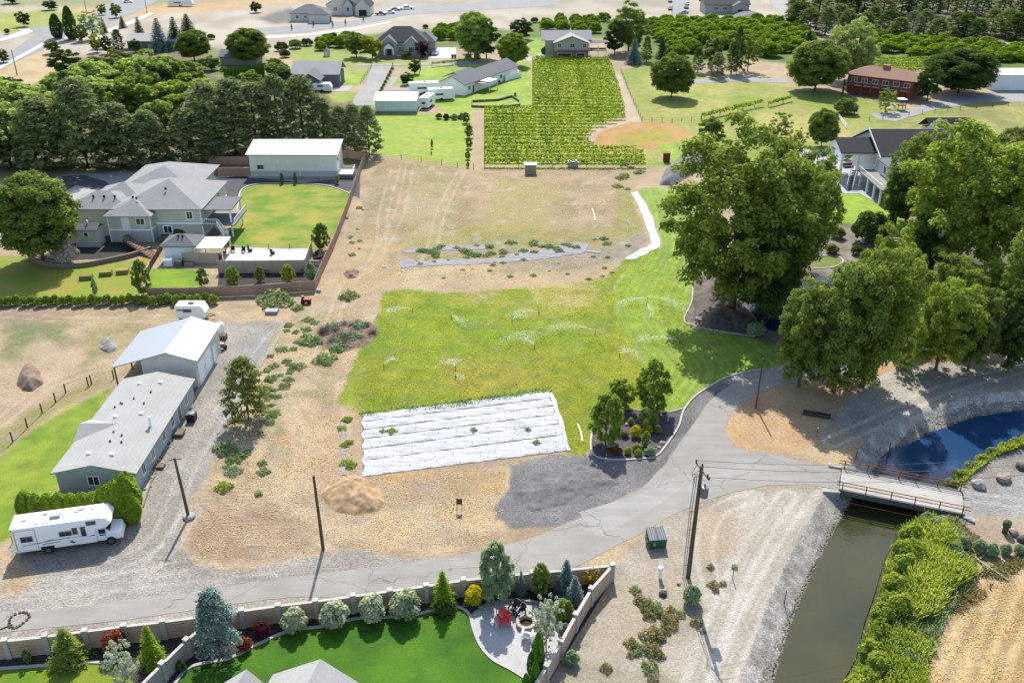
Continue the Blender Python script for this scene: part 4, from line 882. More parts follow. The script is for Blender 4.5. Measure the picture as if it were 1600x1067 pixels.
for k, m_, (x, y, ty, wd), lb in gd: T(k, m_, x, y, ty, wd, lb)
# clipped hedge of the mobile home: tall block and a row
hb = [(45,803,768,30),(62,806,772,28),(80,806,772,30),(98,806,771,30),(116,805,771,30),(134,804,770,30),(152,803,769,32)]
for i, (x, y, ty, wd) in enumerate(hb):
    T('column', 'arborp', x, y+3, ty, wd*1.25, f'clipped green hedge bush, {ORD[i]} from the left behind the motorhome', 'hedge bush', 'clipped hedge behind the motorhome', 'hedge_bush')
for i, (x, y, ty, wd) in enumerate([(172,806,758,36),(190,812,752,38),(205,812,744,38),(208,800,738,36),(196,790,742,30)]):
    T('column', 'arborp', x, y+2, ty, wd*1.2, f'large clipped bush of the tall hedge block at the mobile home, {ORD[i]} of five', 'hedge bush', 'tall hedge block at the mobile home', 'hedge_bush')
T('shrub', 'brush', 68, 812, 782, 36, 'yellowing bush between the hedge and the motorhome')
# ---- rabbit brush and sage on the dry flat
T('shrub', 'sage', 1080, 941, 908, 34, 'big grey green sagebrush at the foot of the transformer pole')
bb = [(992,920,14),(1000,936,18),(1010,945,22),(1022,950,24),(1014,958,20),(1034,958,14),(1048,952,14),(1046,970,26),(1044,982,14),(1064,958,12),(1088,972,16),(1098,984,8),(1018,993,32),(1028,990,20),(986,1004,18),(1000,1014,20),(1020,1016,24),(1030,1022,16),(985,1022,10),(1016,1042,22),(1020,1060,14),(947,1042,16),(1114,912,14),(1130,910,10),(1118,920,10),(1148,884,8),(1110,884,10)]
for i, (x, y, wd) in enumerate(sorted(bb, key=lambda q: q[1])): T('tuft', 'brush' if i % 4 else 'weed', x, y+3, y-wd*.6, wd*1.3, f'low brush clump on the dry flat by the canal, {ordn(i)} from the top', 'brush', 'brush clumps on the dry flat', 'brush_clump')
# weeds along the slope
rw = random.Random(11); wk = 0
def weeds(poly, n, lo2, hi2, mat='weed', lab='grey green weed clump on the dry slope', grp='weed clumps on the dry slope'):
    global wk
    xs = [p[0] for p in poly]; ys = [p[1] for p in poly]; got = []
    while len(got) < n:
        x = rw.uniform(min(xs), max(xs)); y = rw.uniform(min(ys), max(ys))
        if inpoly(np.array([x]), np.array([y]), poly)[0]: got.append((y, x))
    for c, (y, x) in enumerate(sorted(got)):
        wd = rw.uniform(lo2, hi2); T('tuft', mat, x, y, y-wd*.5, wd*1.25, f'{lab}, {ordn(c)} from the top', 'weed', grp, 'weed_clump')
weeds([(440,505),(500,470),(500,480),(480,560),(440,620),(405,640),(420,560)], 34, 7, 17, 'weed', 'grey green weed clump right of the gravel drive')
weeds([(330,745),(400,690),(420,600),(440,640),(380,720)], 16, 8, 20, 'weed', 'grey green weed clump near the irregular pine')
weeds([(530,655),(548,655),(552,740),(540,745)], 9, 8, 16, 'bright', 'bright green weed beside the white ground sheet', 'weeds beside the white ground sheet')
weeds([(540,300),(580,300),(560,400),(530,410)], 12, 4, 11, 'weed', 'small weed clump by the climbing brown fence')
weeds([(640,385),(960,372),(985,385),(830,400),(640,410)], 46, 6, 15, 'weed', 'green weed clump in the strip between the two fields', 'weed clumps between the two fields')
weeds([(600,410),(860,402),(950,400),(960,440),(640,440)], 22, 4, 9, 'weed', 'tiny weed clump below the silver strips')
weeds([(975,255),(1010,262),(985,300),(960,300)], 8, 8, 16, 'weed', 'weed clump by the top of the white strip')
for i, (x, y, wd, m_) in enumerate(sorted([(412,735,16,'weed'),(410,722,14,'weed'),(352,700,30,'weed'),(365,735,22,'sage'),(404,770,12,'weed'),(350,760,24,'bright'),(508,560,30,'weed'),(490,532,26,'weed'),(525,545,20,'weed'),(545,462,26,'weed'),(430,470,46,'weed'),(465,480,16,'weed'),(612,672,14,'bright'),(598,672,10,'bright'),(740,670,10,'weed'),(838,690,12,'weed'),(825,670,9,'weed')])):
    T('tuft', m_, x, y+3, y-wd*.5, wd*1.2, f'single green weed tuft on open ground or sheeting, {ordn(i)} from the left', 'weed', 'single green weed tufts', 'weed_clump')
# ---- orchards and vineyard
def orchard(poly, dx, dy, h, w_, label, group, x0=-200, lim=300):
    Pw = [G(*p) for p in poly]; xs = [p.x for p in Pw]; ys = [p.y for p in Pw]; n = 0; y = min(ys); row_ = -1
    while y < max(ys):
        x = min(xs); col_ = 0; row_ += 1
        while x < max(xs):
            if n < lim and inpoly(np.array([x]), np.array([y]), Pw)[0]:
                n += 1; col_ += 1; place('shrub', 'orchard', (x+rw.uniform(-.4, .4), y+rw.uniform(-.4, .4)), h*rw.uniform(.82, 1.15), w_*rw.uniform(.9, 1.15), 'orchard_tree', f'orchard tree {label}, {ordn(col_-1)} from left in {ordn(row_)} row from front', 'fruit tree', group, loc_z=0)
            x += dx
        y += dy
    return n
no = orchard([(1010,62),(1020,38),(1110,37),(1260,42),(1262,62),(1250,86),(1190,90),(1110,72),(1060,95),(1040,84)], 6.4, 8.2, 5.0, 8.4, 'in the middle block', 'orchard trees of the middle block')
no += orchard([(1358,60),(1480,68),(1620,82),(1800,95),(1800,112),(1620,104),(1560,100),(1440,92),(1362,84)], 6.6, 9, 4.6, 8.4, 'behind the dark brown house', 'orchard trees of the right block')
no += orchard([(830,40),(945,33),(945,56),(905,58),(860,48),(832,62)], 6.4, 8.2, 4.6, 6.6, 'behind the garage house', 'orchard trees behind the garage house')
no += orchard([(480,78),(540,60),(560,60),(560,72),(500,84)], 5.5, 7, 4.2, 6, 'left of the gabled house', 'orchard trees left of the gabled house')
no += orchard([(670,52),(720,46),(725,62),(690,72)], 5.5, 7, 4.2, 6, 'right of the gabled house', 'orchard trees right of the gabled house')
# vine blocks
VINEP = M('vine_post', A(170,140,110), .9, 5, .2)
def vine_row(xa, xb, y, i, label, group, h=1.9, wd=1.15, yb=None, name='vine_row', per=42):
    L = hypot(xb-xa, (yb or y)-y); r = np.random.default_rng(900+i); n = int(L*per); s_ = r.random(n)*L
    z = .75+r.beta(2, 2, n)*(h-.6)+np.abs(fbm(s_, s_*0+i*3.0, 1.6, 2)-.5)*.5; a = r.normal(0, wd*.27, n)
    keep = fbm(s_, s_*0+i, 1.3, 2) > .14
    P = np.stack([s_, a, z], 1)[keep]; D = np.stack([0*s_, a*1.2, .8+0*s_], 1)[keep]+r.normal(0, .5, (keep.sum(), 3))
    t = thing(name, (xa, y, 0), label, 'vine row', atan2((yb or y)-y, xb-xa), group)
    linkm('foliage', crown_mesh('foliage', r, P, D, np.clip(fbm(P[:, 0], P[:, 0]*0, 3.0, 2)*1.6-.3, 0, 1), .36, LM['vine'], .8, .4), t)
    p0 = MB().box(-.06, .06, -.06, .06, 0, h*.95).build('post', VINEP, t); k = 7.5
    while k <= L: share(p0, None, t, (k, 0, 0)); k += 7.5
    return t
def rowx(edge, yw):
    """x where a polyline edge (photo points) crosses world row yw"""
    E_ = [G(*p) for p in edge]
    for a, b in zip(E_, E_[1:]):
        if min(a.y, b.y) <= yw <= max(a.y, b.y) and a.y != b.y: return a.x+(b.x-a.x)*(yw-a.y)/(b.y-a.y)
    return None
y_ = G(800,171).y; k = 0
while y_ < G(800,96).y:
    xa = rowx([(832,172),(832,90)], y_); xb = rowx([(978,185),(975,172),(966,140),(956,108),(950,96),(948,88)], y_)
    vine_row(xa, xb, y_, k, f'long green vine row, {"number %d"%(k+1) if k > 17 else ORD[k]} up from the nearest in the upper vineyard block', 'vine rows of the upper block', yb=y_-1.2); y_ += 4.0; k += 1
y_ = G(800,262).y+.6; k = 0
while y_ < G(800,174).y:
    xa = rowx([(757,264),(757,170)], y_); xb = rowx([(1008,264),(1006,248),(1000,240),(932,236),(914,222),(926,204),(976,187),(976,170)], y_)
    vine_row(xa, xb, y_, 40+k, f'green vine row, {ORD[k]} up from the dry field in the lower vineyard block', 'vine rows of the lower block', yb=y_-.4); y_ += 3.7; k += 1
vine_row(G(1096,188).x, G(1190,166).x, G(1096,188).y, 70, 'lone vine row slanting across the dry pasture', None, yb=G(1190,166).y)
vine_row(G(1200,168).x, G(1236,158).x, G(1200,168).y, 71, 'short yellowish vine row under the big pasture tree', None, 1.5, .9, yb=G(1236,158).y)
vine_row(G(675,105).x, G(745,98).x, G(675,105).y, 72, 'short vine row above the white roofed house', None, 1.5, .9, yb=G(745,98).y)
for i in range(5):
    vine_row(G(1330,92).x+i*0, G(1460,100).x+10, G(1400,98+i*4.2).y, 80+i, f'low vine row, {ORD[i]} behind the dark brown house', 'vine rows behind the dark brown house')
# far dark pines, top right
ft = []
for i in range(22):
    x = 1246+i*20+rw.uniform(-5, 5); y = 46+(i % 3)*5-(x-1246)*.0+ (8 if x > 1400 else 0); ft.append((x, y, y-rw.uniform(34, 46), rw.uniform(30, 42)))
for i in range(16): x = 1250+i*26+rw.uniform(-6, 6); ft.append((x, 24+rw.uniform(-4, 4), -12+rw.uniform(-6, 4), rw.uniform(30, 40)))
for i, (x, y, ty, wd) in enumerate(ft): T('pine', rw.choice(['pine', 'dark', 'olive']), x, y, ty, wd*1.35, f'dark conifer, {ordn(i if i < 22 else i-22)} from the left in the {"front" if i < 22 else "rear"} of the belt at the top right', 'pine', 'dark conifers along the top right road')
for i, (x, y) in enumerate([(456,48),(490,43),(520,44),(540,40),(568,34)]): T('young', 'bright', x, y, y-11, 4, f'thin young street tree, {ORD[i]} from the left by the new houses', 'street tree', 'young street trees by the new houses')
for k_, m_, (x, y, ty, wd), lb in [('airy','willow',(60,262,150,110),'pale loose tree filling the left grove behind the first pines'),('broad','willow',(105,190,105,80),'pale tree in the upper left grove'),('broad','bright',(205,165,95,80),'light tree in the upper middle of the grove'),
    ('broad','green',(250,245,150,80),'green tree just behind the fourth and fifth pines'),('broad','olive',(190,250,160,70),'olive tree just behind the fourth pine'),('airy','green',(345,225,130,80),'leafy tree mixed into the pine row above the blue spruce'),('broad','olive',(0,262,190,80),'olive tree at the left edge in front of the pine row'),
    ('broad','green',(395,150,110,50),'green tree between the pines and the small bright lawn'),('broad','dark',(420,160,122,50),'dark tree behind the middle of the pine row'),('broad','green',(385,190,120,60),'green tree among the middle pines'),('broad','green',(330,110,86,40),'green tree by the low house between the round trees'),('broad','green',(428,118,98,34),'green round tree behind the hedge end'),
    ('airy','pale',(470,175,118,50),'pale grey tree left of the camper'),('broad','dark',(445,135,104,40),'dark tree left of the grey gabled house roof')]: T(k_, m_, x, y, ty, wd, lb)
for i, (x, y, wd) in enumerate(sorted([(440,80,26),(462,76,26),(480,72,22),(500,68,20),(520,62,20),(545,66,24),(690,44,12),(665,45,12),(705,46,18),(735,50,16),(330,62,16),(350,112,14),(1075,62,16),(880,36,16),(915,34,18),(835,36,16)])): T('shrub', 'green' if i % 2 else 'dark', x, y, y-wd*.6, wd, f'rounded bush in the far gardens, {ordn(i)} from the left', 'bush', 'rounded bushes of the far gardens')
# ---- canal side greenery
for i, (x, y, wd) in enumerate(sorted([(1424,836,32),(1436,822,26),(1414,858,30),(1418,882,34),(1404,905,32),(1396,930,30),(1388,958,34),(1376,980,30),(1366,1012,36),(1376,1034,34),(1356,1052,34),(1345,1072,36),(1430,868,34),(1412,950,30)], key=lambda q: q[1])):
    T('shrub' if i % 3 else 'airy', 'reed' if i % 2 else 'bright', x-9+(i*7)%8, y+6, y-wd*(.5+.1*(i*5%6)), wd*1.25, f'bright green willow bush on the right canal bank, {ordn(i)} down from the bridge', 'bush', 'willow bushes on the right canal bank', 'willow_bush')
for i, (x, y, wd) in enumerate(sorted([(1458,826,30),(1474,836,26),(1490,862,26),(1504,852,26),(1530,856,24),(1548,862,24),(1570,860,20),(1590,860,18),(1448,812,26),(1500,876,24)])):
    T('shrub', 'sage', x, y+5, y-wd*.6, wd, f'grey green weed bush between road end and reeds, {ordn(i)} from the left', 'bush', 'grey green bushes above the reeds', 'weed_bush')
for i, (x, y, wd) in enumerate([(1484,754,28),(1500,742,28),(1518,728,26),(1534,716,24),(1550,706,22),(1568,700,22),(1586,692,22),(1602,688,20)]):
    T('shrub', 'reed' if i % 2 else 'weed', x, y+2, y-wd*.6, wd, f'yellow green waterside bush beyond the bridge, {ordn(i)} from the bridge', 'bush', 'waterside bushes beyond the bridge', 'waterside_bush')
def tufts(name, polys, n, h, wd, mat, label, seed=5, lean=.3, world=False):
    """uncounted blades: one mesh of narrow upright quads rooted in the polygons"""
    r = np.random.default_rng(seed); pts = []
    for poly, share_ in polys:
        Pw = [G(*p) for p in poly]; xs = [p.x for p in Pw]; ys = [p.y for p in Pw]; need = int(n*share_); got = []
        c = 0
        while c < need:
            x = r.uniform(min(xs), max(xs), need*3); y = r.uniform(min(ys), max(ys), need*3); m = inpoly(x, y, Pw)
            m &= fbm(x, y, 2.2, 3, seed) > r.uniform(.25, .6, len(x))
            if not m.any(): break
            got.append(np.stack([x[m], y[m]], 1)); c += m.sum()
        if got: pts.append(np.vstack(got)[:need])
    p = np.vstack(pts); k = len(p); a = r.uniform(0, 2*pi, k); H = h*r.uniform(.45, 1.2, k)*(.6+.8*fbm(p[:, 0], p[:, 1], 3.0, 2)); W_ = wd*r.uniform(.6, 1.3, k)
    z = ground_z(p[:, 0], p[:, 1])-.03; u = np.stack([np.cos(a)*W_/2, np.sin(a)*W_/2], 1); le = r.normal(0, lean, (k, 2))*H[:, None]
    V_ = np.zeros((k, 4, 3)); V_[:, 0, :2] = p-u; V_[:, 1, :2] = p+u; V_[:, 2, :2] = p+u*.5+le; V_[:, 3, :2] = p-u*.5+le
    V_[:, :2, 2] = z[:, None]; V_[:, 2:, 2] = (z+H)[:, None]
    t = np.zeros((k, 3)); t[:, 0] = np.clip(fbm(p[:, 0], p[:, 1], 2.5, 3, 7)*2-.5, 0, 1); t[:, 1] = r.random(k)
    o = linkm(name, npmesh(name, V_.reshape(-1, 3), np.arange(4*k).reshape(k, 4), LM[mat], np.repeat(t, 4, 0)))
    return props(o, label, None, None, 'stuff')
tufts('reeds', [([(1415,812),(1450,806),(1480,830),(1460,900),(1420,1000),(1360,1075),(1318,1075),(1350,1000),(1376,920),(1392,860)], 1)], 15000, .8, .13, 'bright', 'bright wild grass along the right water edge', 15)
tufts('reeds', [([(1420,812),(1500,812),(1530,900),(1480,960),(1440,1067),(1380,1080),(1400,900)], 1)], 9000, .6, .14, 'weed', 'grey green weeds among the reeds', 16)
tufts('reeds', [([(1440,815),(1470,830),(1500,870),(1520,900),(1480,930),(1455,965),(1400,975),(1420,920),(1430,870)], 1)], 15000, 1.15, .13, 'reed', 'tall yellow green reeds on the right canal bank', 5)
tufts('reeds', [([(1395,985),(1450,1000),(1445,1067),(1430,1100),(1330,1100),(1350,1050)], .6), ([(1476,760),(1500,740),(1560,704),(1604,688),(1608,694),(1550,716),(1505,752)], .4)], 9000, .7, .13, 'reed', 'shorter yellow green grass by the canal water', 6)
tufts('meadow_grass', [(MEADOW, 1)], 50000, .11, .12, 'meadow', 'short rough grass growing over the meadow', 8, .6)
tufts('meadow_grass', [([(560,645),(720,626),(860,604),(862,612),(720,636),(566,652)], .6)], 2200, .25, .2, 'weed', 'taller weeds edging the meadow', 9, .4)
tufts('dry_grass', [([(430,510),(590,470),(530,640),(560,746),(790,730),(780,850),(300,875),(330,745)], .45), ([(520,420),(640,400),(960,400),(940,440),(640,450),(540,470)], .15), ([(590,250),(1000,270),(1000,372),(800,388),(560,380)], .4)], 46000, .12, .13, 'straw', 'dry straw stubble over the slope and the upper field', 10, .7)
tufts('dry_grass', [([(1460,960),(1620,880),(1620,1100),(1440,1100)], 1)], 7000, .14, .09, 'straw', 'golden stubble in the bottom right field', 12, .5)
tufts('canal_verge_grass', [([(1480,800),(1530,840),(1520,900),(1560,880),(1620,850),(1620,870),(1500,960),(1470,940)], 1)], 5000, .35, .14, 'brush', 'brown green grass beside the reeds', 13, .6)
# ================================================================ BUILDINGS
WHITE = M('white_paint', (.80,.80,.78), .5, 2, .06); WHITEM = M('white_metal', (.78,.79,.80), .35, 1.5, .04, spec=.5)
GLASS = M('dark_glass', (.025,.035,.045), .06, 2, .1, spec=.9); FRAMEG = M('grey_frame', A(150,152,152), .5, 2, .05)
BLACKM = M('black_metal', (.02,.02,.022), .5, 3, .1); GREYM = M('grey_metal', A(150,152,155), .4, 3, .1, metal=.4)
ROOFG = shingle('shingle_grey', A(186,186,184)); ROOFL = shingle('shingle_light', A(206,204,200), amt=.09); ROOFD = shingle('shingle_dark', A(92,92,98)); ROOFM = shingle('shingle_mid', A(140,140,144)); ROOFB = shingle('shingle_brown', A(186,146,124)); ROOFK = shingle('shingle_black', A(66,64,70))
SAGE = ribbed('siding_sage', (.46,.47,.38), .35, .08, .7, 'z'); SAGEL = M('siding_sage_lower', (.38,.40,.37), .8, 2, .07)
GREYW = ribbed('siding_grey', (.31,.35,.36), .3, .1, .7, 'z'); TANM = ribbed('metal_siding_tan', (.52,.50,.45), .32, .22, .5, 'x', axis2='y')
CREAM = ribbed('metal_siding_cream', (.72,.71,.60), .5, .1, .5, 'x', axis2='y'); ROOFMET = ribbed('metal_roof_light', A(214,220,228), .45, .12, .35, 'y', metal=.1)
ROOFSIL = ribbed('metal_roof_silver', A(196,198,202), .45, .14, .35, 'x', metal=.1)
BRICKR = M('brick_red', (.36,.13,.08), .9, 4, .25); WOODF = ribbed('fence_board_brown', (.34,.21,.15), .16, .3, .85, 'x', axis2='y'); WOODT = ribbed('fence_board_tan', (.42,.34,.25), .3, .15, .85, 'x', axis2='y')
WOODG = M('weathered_wood', A(150,132,108), .9, 6, .25); RUST = M('rusty_steel', A(168,98,62), .8, 6, .25)
class R:
    """a building under construction: world-aligned coordinates relative to its foot"""
    def __init__(s, name, x, y, label, cat='house', rz=0, group=None): s.x, s.y = x, y; s.t = thing(name, (x, y, 0), label, cat, rz, group); s.rz = rz
    def p(s, mb, name, mat, parent=None, world=False, **kw):
        if world: mb.v = [(v[0]-s.x, v[1]-s.y, v[2]) for v in mb.v]
        return mb.build(name, mat, parent or s.t, **kw)
    def win(s, side, a, z, w, h, pl, name='window', mat=None, mull=1, fr=.09):
        mb = MB(); g = MB(); d = .06
        def bar(u0, u1, z0, z1, q0, q1):
            if side in 'SN':
                sg = -1 if side == 'S' else 1; y = sorted((pl+sg*q0, pl+sg*q1)); return (u0, u1, y[0], y[1], z0, z1)
            sg = -1 if side == 'W' else 1; x = sorted((pl+sg*q0, pl+sg*q1)); return (x[0], x[1], u0, u1, z0, z1)
        u0, u1 = a-w/2, a+w/2; z0, z1 = z-h/2, z+h/2
        mb.box(*bar(u0-fr, u1+fr, z1, z1+fr, 0, d)); mb.box(*bar(u0-fr, u1+fr, z0-fr, z0, 0, d+.03))
        mb.box(*bar(u0-fr, u0, z0, z1, 0, d)); mb.box(*bar(u1, u1+fr, z0, z1, 0, d))
        for k in range(mull): q = u0+(u1-u0)*(k+1)/(mull+1); mb.box(*bar(q-.035, q+.035, z0, z1, .01, d-.01))
        f = s.p(mb, name, mat or WHITE); g.box(*bar(u0, u1, z0, z1, -.02, .02)); s.p(g, 'pane', GLASS, f); return f
    def door(s, side, a, w, h, pl, mat, name='door', z0=0, panels=0, proud=.05):
        def bx(u0, u1, a0, a1, q0, q1):
            if side in 'SN':
                sg = -1 if side == 'S' else 1; y = sorted((pl+sg*q0, pl+sg*q1)); return (u0, u1, y[0], y[1], a0, a1)
            sg = -1 if side == 'W' else 1; x = sorted((pl+sg*q0, pl+sg*q1)); return (x[0], x[1], u0, u1, a0, a1)
        mb = MB().box(*bx(a-w/2, a+w/2, z0, z0+h, 0, proud))
        for k in range(1, panels): zz = z0+h*k/panels; mb.box(*bx(a-w/2+.05, a+w/2-.05, zz-.02, zz+.02, proud, proud+.02))
        d = s.p(mb, name, mat)
        f = MB().box(*bx(a-w/2-.12, a-w/2-.003, z0, z0+h+.12, 0, proud+.03)).box(*bx(a+w/2+.003, a+w/2+.12, z0, z0+h+.12, 0, proud+.03)).box(*bx(a-w/2, a+w/2, z0+h+.003, z0+h+.12, 0, proud+.03))
        s.p(f, 'frame', WHITE, d)
        s.p(MB().box(*bx(a+w*.36, a+w*.36+.08, z0+h*.45, z0+h*.45+.12, proud, proud+.06)), 'handle', BLACKM, d); return d
def gable_roof(x0, x1, y0, y1, z, rise, ov=.4, th=.18, axis='x'):
    """ridge along axis"""
    mb = MB()
    if axis == 'x':
        m = (y0+y1)/2; h = (y1-y0)/2; e = rise*ov/h
        mb.extr([(y0-ov, z-e), (m, z+rise), (y1+ov, z-e), (y1+ov, z-e+th), (m, z+rise+th), (y0-ov, z-e+th)], 'x', x0-ov, x1+ov)
    else:
        m = (x0+x1)/2; h = (x1-x0)/2; e = rise*ov/h
        mb.extr([(x0-ov, z-e), (m, z+rise), (x1+ov, z-e), (x1+ov, z-e+th), (m, z+rise+th), (x0-ov, z-e+th)], 'y', y0-ov, y1+ov)
    return mb
def gable_walls(x0, x1, y0, y1, z0, z, rise, axis='x'):
    mb = MB()
    if axis == 'x': mb.extr([(y0, z0), (y1, z0), (y1, z), ((y0+y1)/2, z+rise-.01), (y0, z)], 'x', x0, x1)
    else: mb.extr([(x0, z0), (x1, z0), (x1, z), ((x0+x1)/2, z+rise-.01), (x0, z)], 'y', y0, y1)
    return mb
def hip_roof(x0, x1, y0, y1, z, rise, ov=.5, th=.16, mb=None):
    mb = mb or MB(); x0 -= ov; x1 += ov; y0 -= ov; y1 += ov; w, d = x1-x0, y1-y0; b = len(mb.v); i = min(w, d)/2
    if w >= d: r0, r1 = (x0+i, (y0+y1)/2), (x1-i, (y0+y1)/2)
    else: r0, r1 = ((x0+x1)/2, y0+i), ((x0+x1)/2, y1-i)
    if abs(r0[0]-r1[0])+abs(r0[1]-r1[1]) < .1: r1 = (r0[0]+.05, r0[1]+.05)
    q = [(x0,y0),(x1,y0),(x1,y1),(x0,y1)]
    V_ = [(a, c, z) for a, c in q]+[(a, c, z+th) for a, c in q]+[(*r0, z+th+rise), (*r1, z+th+rise)]
    F_ = [(3,2,1,0)]+[(k, (k+1)%4, 4+(k+1)%4, 4+k) for k in range(4)]
    F_ += [(4,5,9,8),(5,6,9),(6,7,8,9),(7,4,8)] if w >= d else [(4,5,8),(5,6,9,8),(6,7,9),(7,4,8,9)]
    return mb.add(V_, F_)
def vent(r, x, y, z, s_=.35, mat=None, rz=0): r.p(MB().cbox((x, y, z-.15), (s_, s_*.8, .45), rz), 'roof_vent', mat or BLACKM)
def pipe(r, x, y, z, mat=None, h=.6, rad=.09, name='vent_pipe'): r.p(MB().lathe((x, y, z-.2), [(rad, 0), (rad, h+.2)], 8), name, mat or BLACKM)

# ---- long mobile home
b = R('mobile_home', -43.2, 80.2, 'long grey roofed mobile home with blue grey siding beside the gravel drive', 'mobile home')
W2, L2, EZ, RZ = 4.1, 19.4, 2.55, .95
b.p(gable_walls(-W2, W2, 0, L2, 0, EZ, RZ, 'y'), 'wall', GREYW)
b.p(gable_roof(-W2, W2, 0, L2, EZ, RZ, .35, .15, 'y'), 'roof', ROOFL)
b.p(MB().extr([(5.8,EZ+.12),(10.2,EZ+.12),(8.0,EZ+1.0)],'x',-W2-.5,-.6), 'dormer', ROOFL)
b.win('S', -.3, 1.5, 1.1, 1.0, 0); b.door('S', 2.9, .9, 2.0, 0, WHITE, z0=.3)
for y in (2.2, 5.0, 8.6, 11.6, 16.6): b.win('E', y, 1.5, .8, 1.2, W2)
b.door('E', 13.9, .95, 2.05, W2, GREYM, z0=.3)
def rz_(x): return EZ+RZ*(1-abs(x)/W2)+.15
for x, y in ((-1.3,2.2),(1.2,2.0),(-1.3,9.6),(1.3,10.3),(-1.3,17.2),(1.1,17.4)): b.p(MB().cbox((x,y,rz_(x)-.02),(.5,.42,.22),0,.8), 'roof_vent', WHITEM)
for x, y in ((-.1,6.0),(.9,5.6),(1.3,4.4),(.2,4.2),(-1.7,12.6),(-2.4,12.1),(-2.0,12.9),(-.6,13.4),(.9,12.4),(.8,15.0)): pipe(b, x, y, rz_(x), h=.18, rad=.11)
b.p(MB().lathe((3.0,8.3,rz_(3.0)-.2),[(.14,0),(.14,1.2),(.24,1.22),(.24,1.4),(.05,1.55)],10), 'chimney', WHITEM)
b.p(MB().box(W2+.1,W2+1.3,10.6,11.9,.25,.45).box(W2+.1,W2+1.2,4.2,5.0,0,.3), 'step', WOODG)
t = thing('air_conditioner', (-37.9, 94.6, 0), 'round topped air conditioner beside the mobile home', 'air conditioner'); MB().cbox((0,0,0),(1.0,1.0,1.0)).build('casing', BLACKM, t); MB().lathe((0,0,1.0),[(.42,0),(.42,.06),(.1,.08)],12).build('fan_grille', GREYM, t)
# ---- metal shop with lean-to
b = R('metal_shop', -42.7, 102.4, 'tan metal workshop with white roof and open lean-to', 'workshop')
b.p(gable_walls(-3.4, 3.3, 0, 10, 0, 3.9, 1.0, 'y'), 'wall', TANM)
mb = MB(); mb.extr([(0,4.95),(3.7,3.82),(3.7,3.94),(0,5.07)],'y',-.25,10.25); b.p(mb,'roof',M('roof_white_panel',A(226,226,228),.45,1,.04))
mb = MB(); mb.extr([(-7.2,2.85),(0,4.95),(0,5.07),(-7.2,2.97)],'y',-.2,10.2); b.p(mb,'roof',M('roof_grey_panel',A(206,212,218),.45,1,.04),label='lower grey roof slope running out over the lean-to')
b.p(MB().box(-.12,.12,-.25,10.25,5.075,5.12),'ridge_cap',WHITEM)
for y in (.1, 5, 9.8): b.p(MB().box(-7.0,-6.84,y-.08,y+.08,0,2.95),'post',WOODG)
b.win('S', -.9, 1.7, .5, .8, 0, mull=0); b.win('S', -.25, 1.7, .5, .8, 0, mull=0)
for y in (1.9, 4.6): b.door('E', y, 2.3, 2.9, 3.3, WHITEM, 'roller_door', panels=5)
b.door('E', 7.2, .95, 2.1, 3.3, WHITE)
# ---- motorhome
ax, ay = -46.75, 69.75; rzv = atan2(71.95-69.75, -37.7+46.75)
b = R('motorhome', ax, ay, 'white motorhome with grey and blue stripes parked on the gravel by the hedge', 'motorhome', rzv)
RVW = M('motorhome_shell', (.82,.82,.81), .35, 1.2, .03, spec=.5); STR = M('stripe_grey', A(120,118,122), .4, 2, .05); STB = M('stripe_blue', A(48,70,120), .4, 2, .05)
Lr, Wr = 9.3, 2.45
body = MB().extr([(.0,.55),(7.15,.55),(7.15,2.05),(8.15,2.05),(8.75,2.6),(8.3,3.2),(.1,3.2),(0,3.05)], 'y', 0, Wr); b.p(body, 'body', RVW, bevel=.06)
b.p(MB().box(-.12,7.9,.06,Wr-.06,3.203,3.26), 'roof_skin', WHITEM)
cab = MB().extr([(7.153,.5),(9.25,.5),(9.35,.95),(9.2,1.3),(8.3,1.42),(7.75,2.04),(7.153,2.04)], 'y', .18, Wr-.18); b.p(cab, 'cab', RVW, bevel=.05)
b.p(MB().extr([(8.34,1.45),(7.83,2.0),(7.87,2.02),(8.38,1.47)],'y',.35,Wr-.35), 'windscreen', GLASS)
b.p(MB().box(9.3,9.42,.25,Wr-.25,.45,.75), 'bumper', WHITEM)
for y in (.3, Wr-.55): b.p(MB().box(9.22,9.33,y,y+.25,.85,1.05), 'headlight', M('amber_lens', A(220,150,90), .2, 3, .05))
for (x, sgn) in ((8.35,0),(2.75,0)):
    for y in (.12, Wr-.12):
        wh = b.p(MB().disc((x,y,.42),.42,'y',.26), 'wheel', M('tyre',(.02,.02,.02),.9,5,.1)); b.p(MB().disc((x,y-.14 if y<1 else y+.14,.42),.22,'y',.06), 'rim', GREYM, wh)
b.p(MB().box(2.15,3.35,-.01,.1,.55,.9), 'wheel_arch', BLACKM)
for (u, z, w_, h_) in ((1.15,2.0,.95,.5),(4.55,2.05,1.0,.42),(5.42,2.2,.36,.62),(6.95,2.85,.75,.32)): b.win('S', u, z, w_, h_, 0, mat=FRAMEG, mull=1 if w_ > .5 else 0, fr=.05)
b.p(MB().box(5.85,6.45,-.04,0,.75,2.75), 'door', RVW); b.win('S', 6.15, 2.05, .34, 1.0, -.04, 'door_window', FRAMEG, 0, .05)
b.win('S', 7.7, 1.62, .55, .42, .18, 'cab_window', BLACKM, 0, .03)
b.p(MB().extr([(.6,1.22),(3.4,1.45),(5.8,1.5),(5.8,1.55),(3.4,1.52),(.6,1.27)],'y',-.012,0).extr([(2.4,1.12),(4.0,1.22),(4.0,1.27),(2.4,1.2)],'y',-.012,0).extr([(2.6,1.5),(3.2,1.6),(3.5,1.62),(3.0,1.5)],'y',-.012,0), 'stripe', STR)
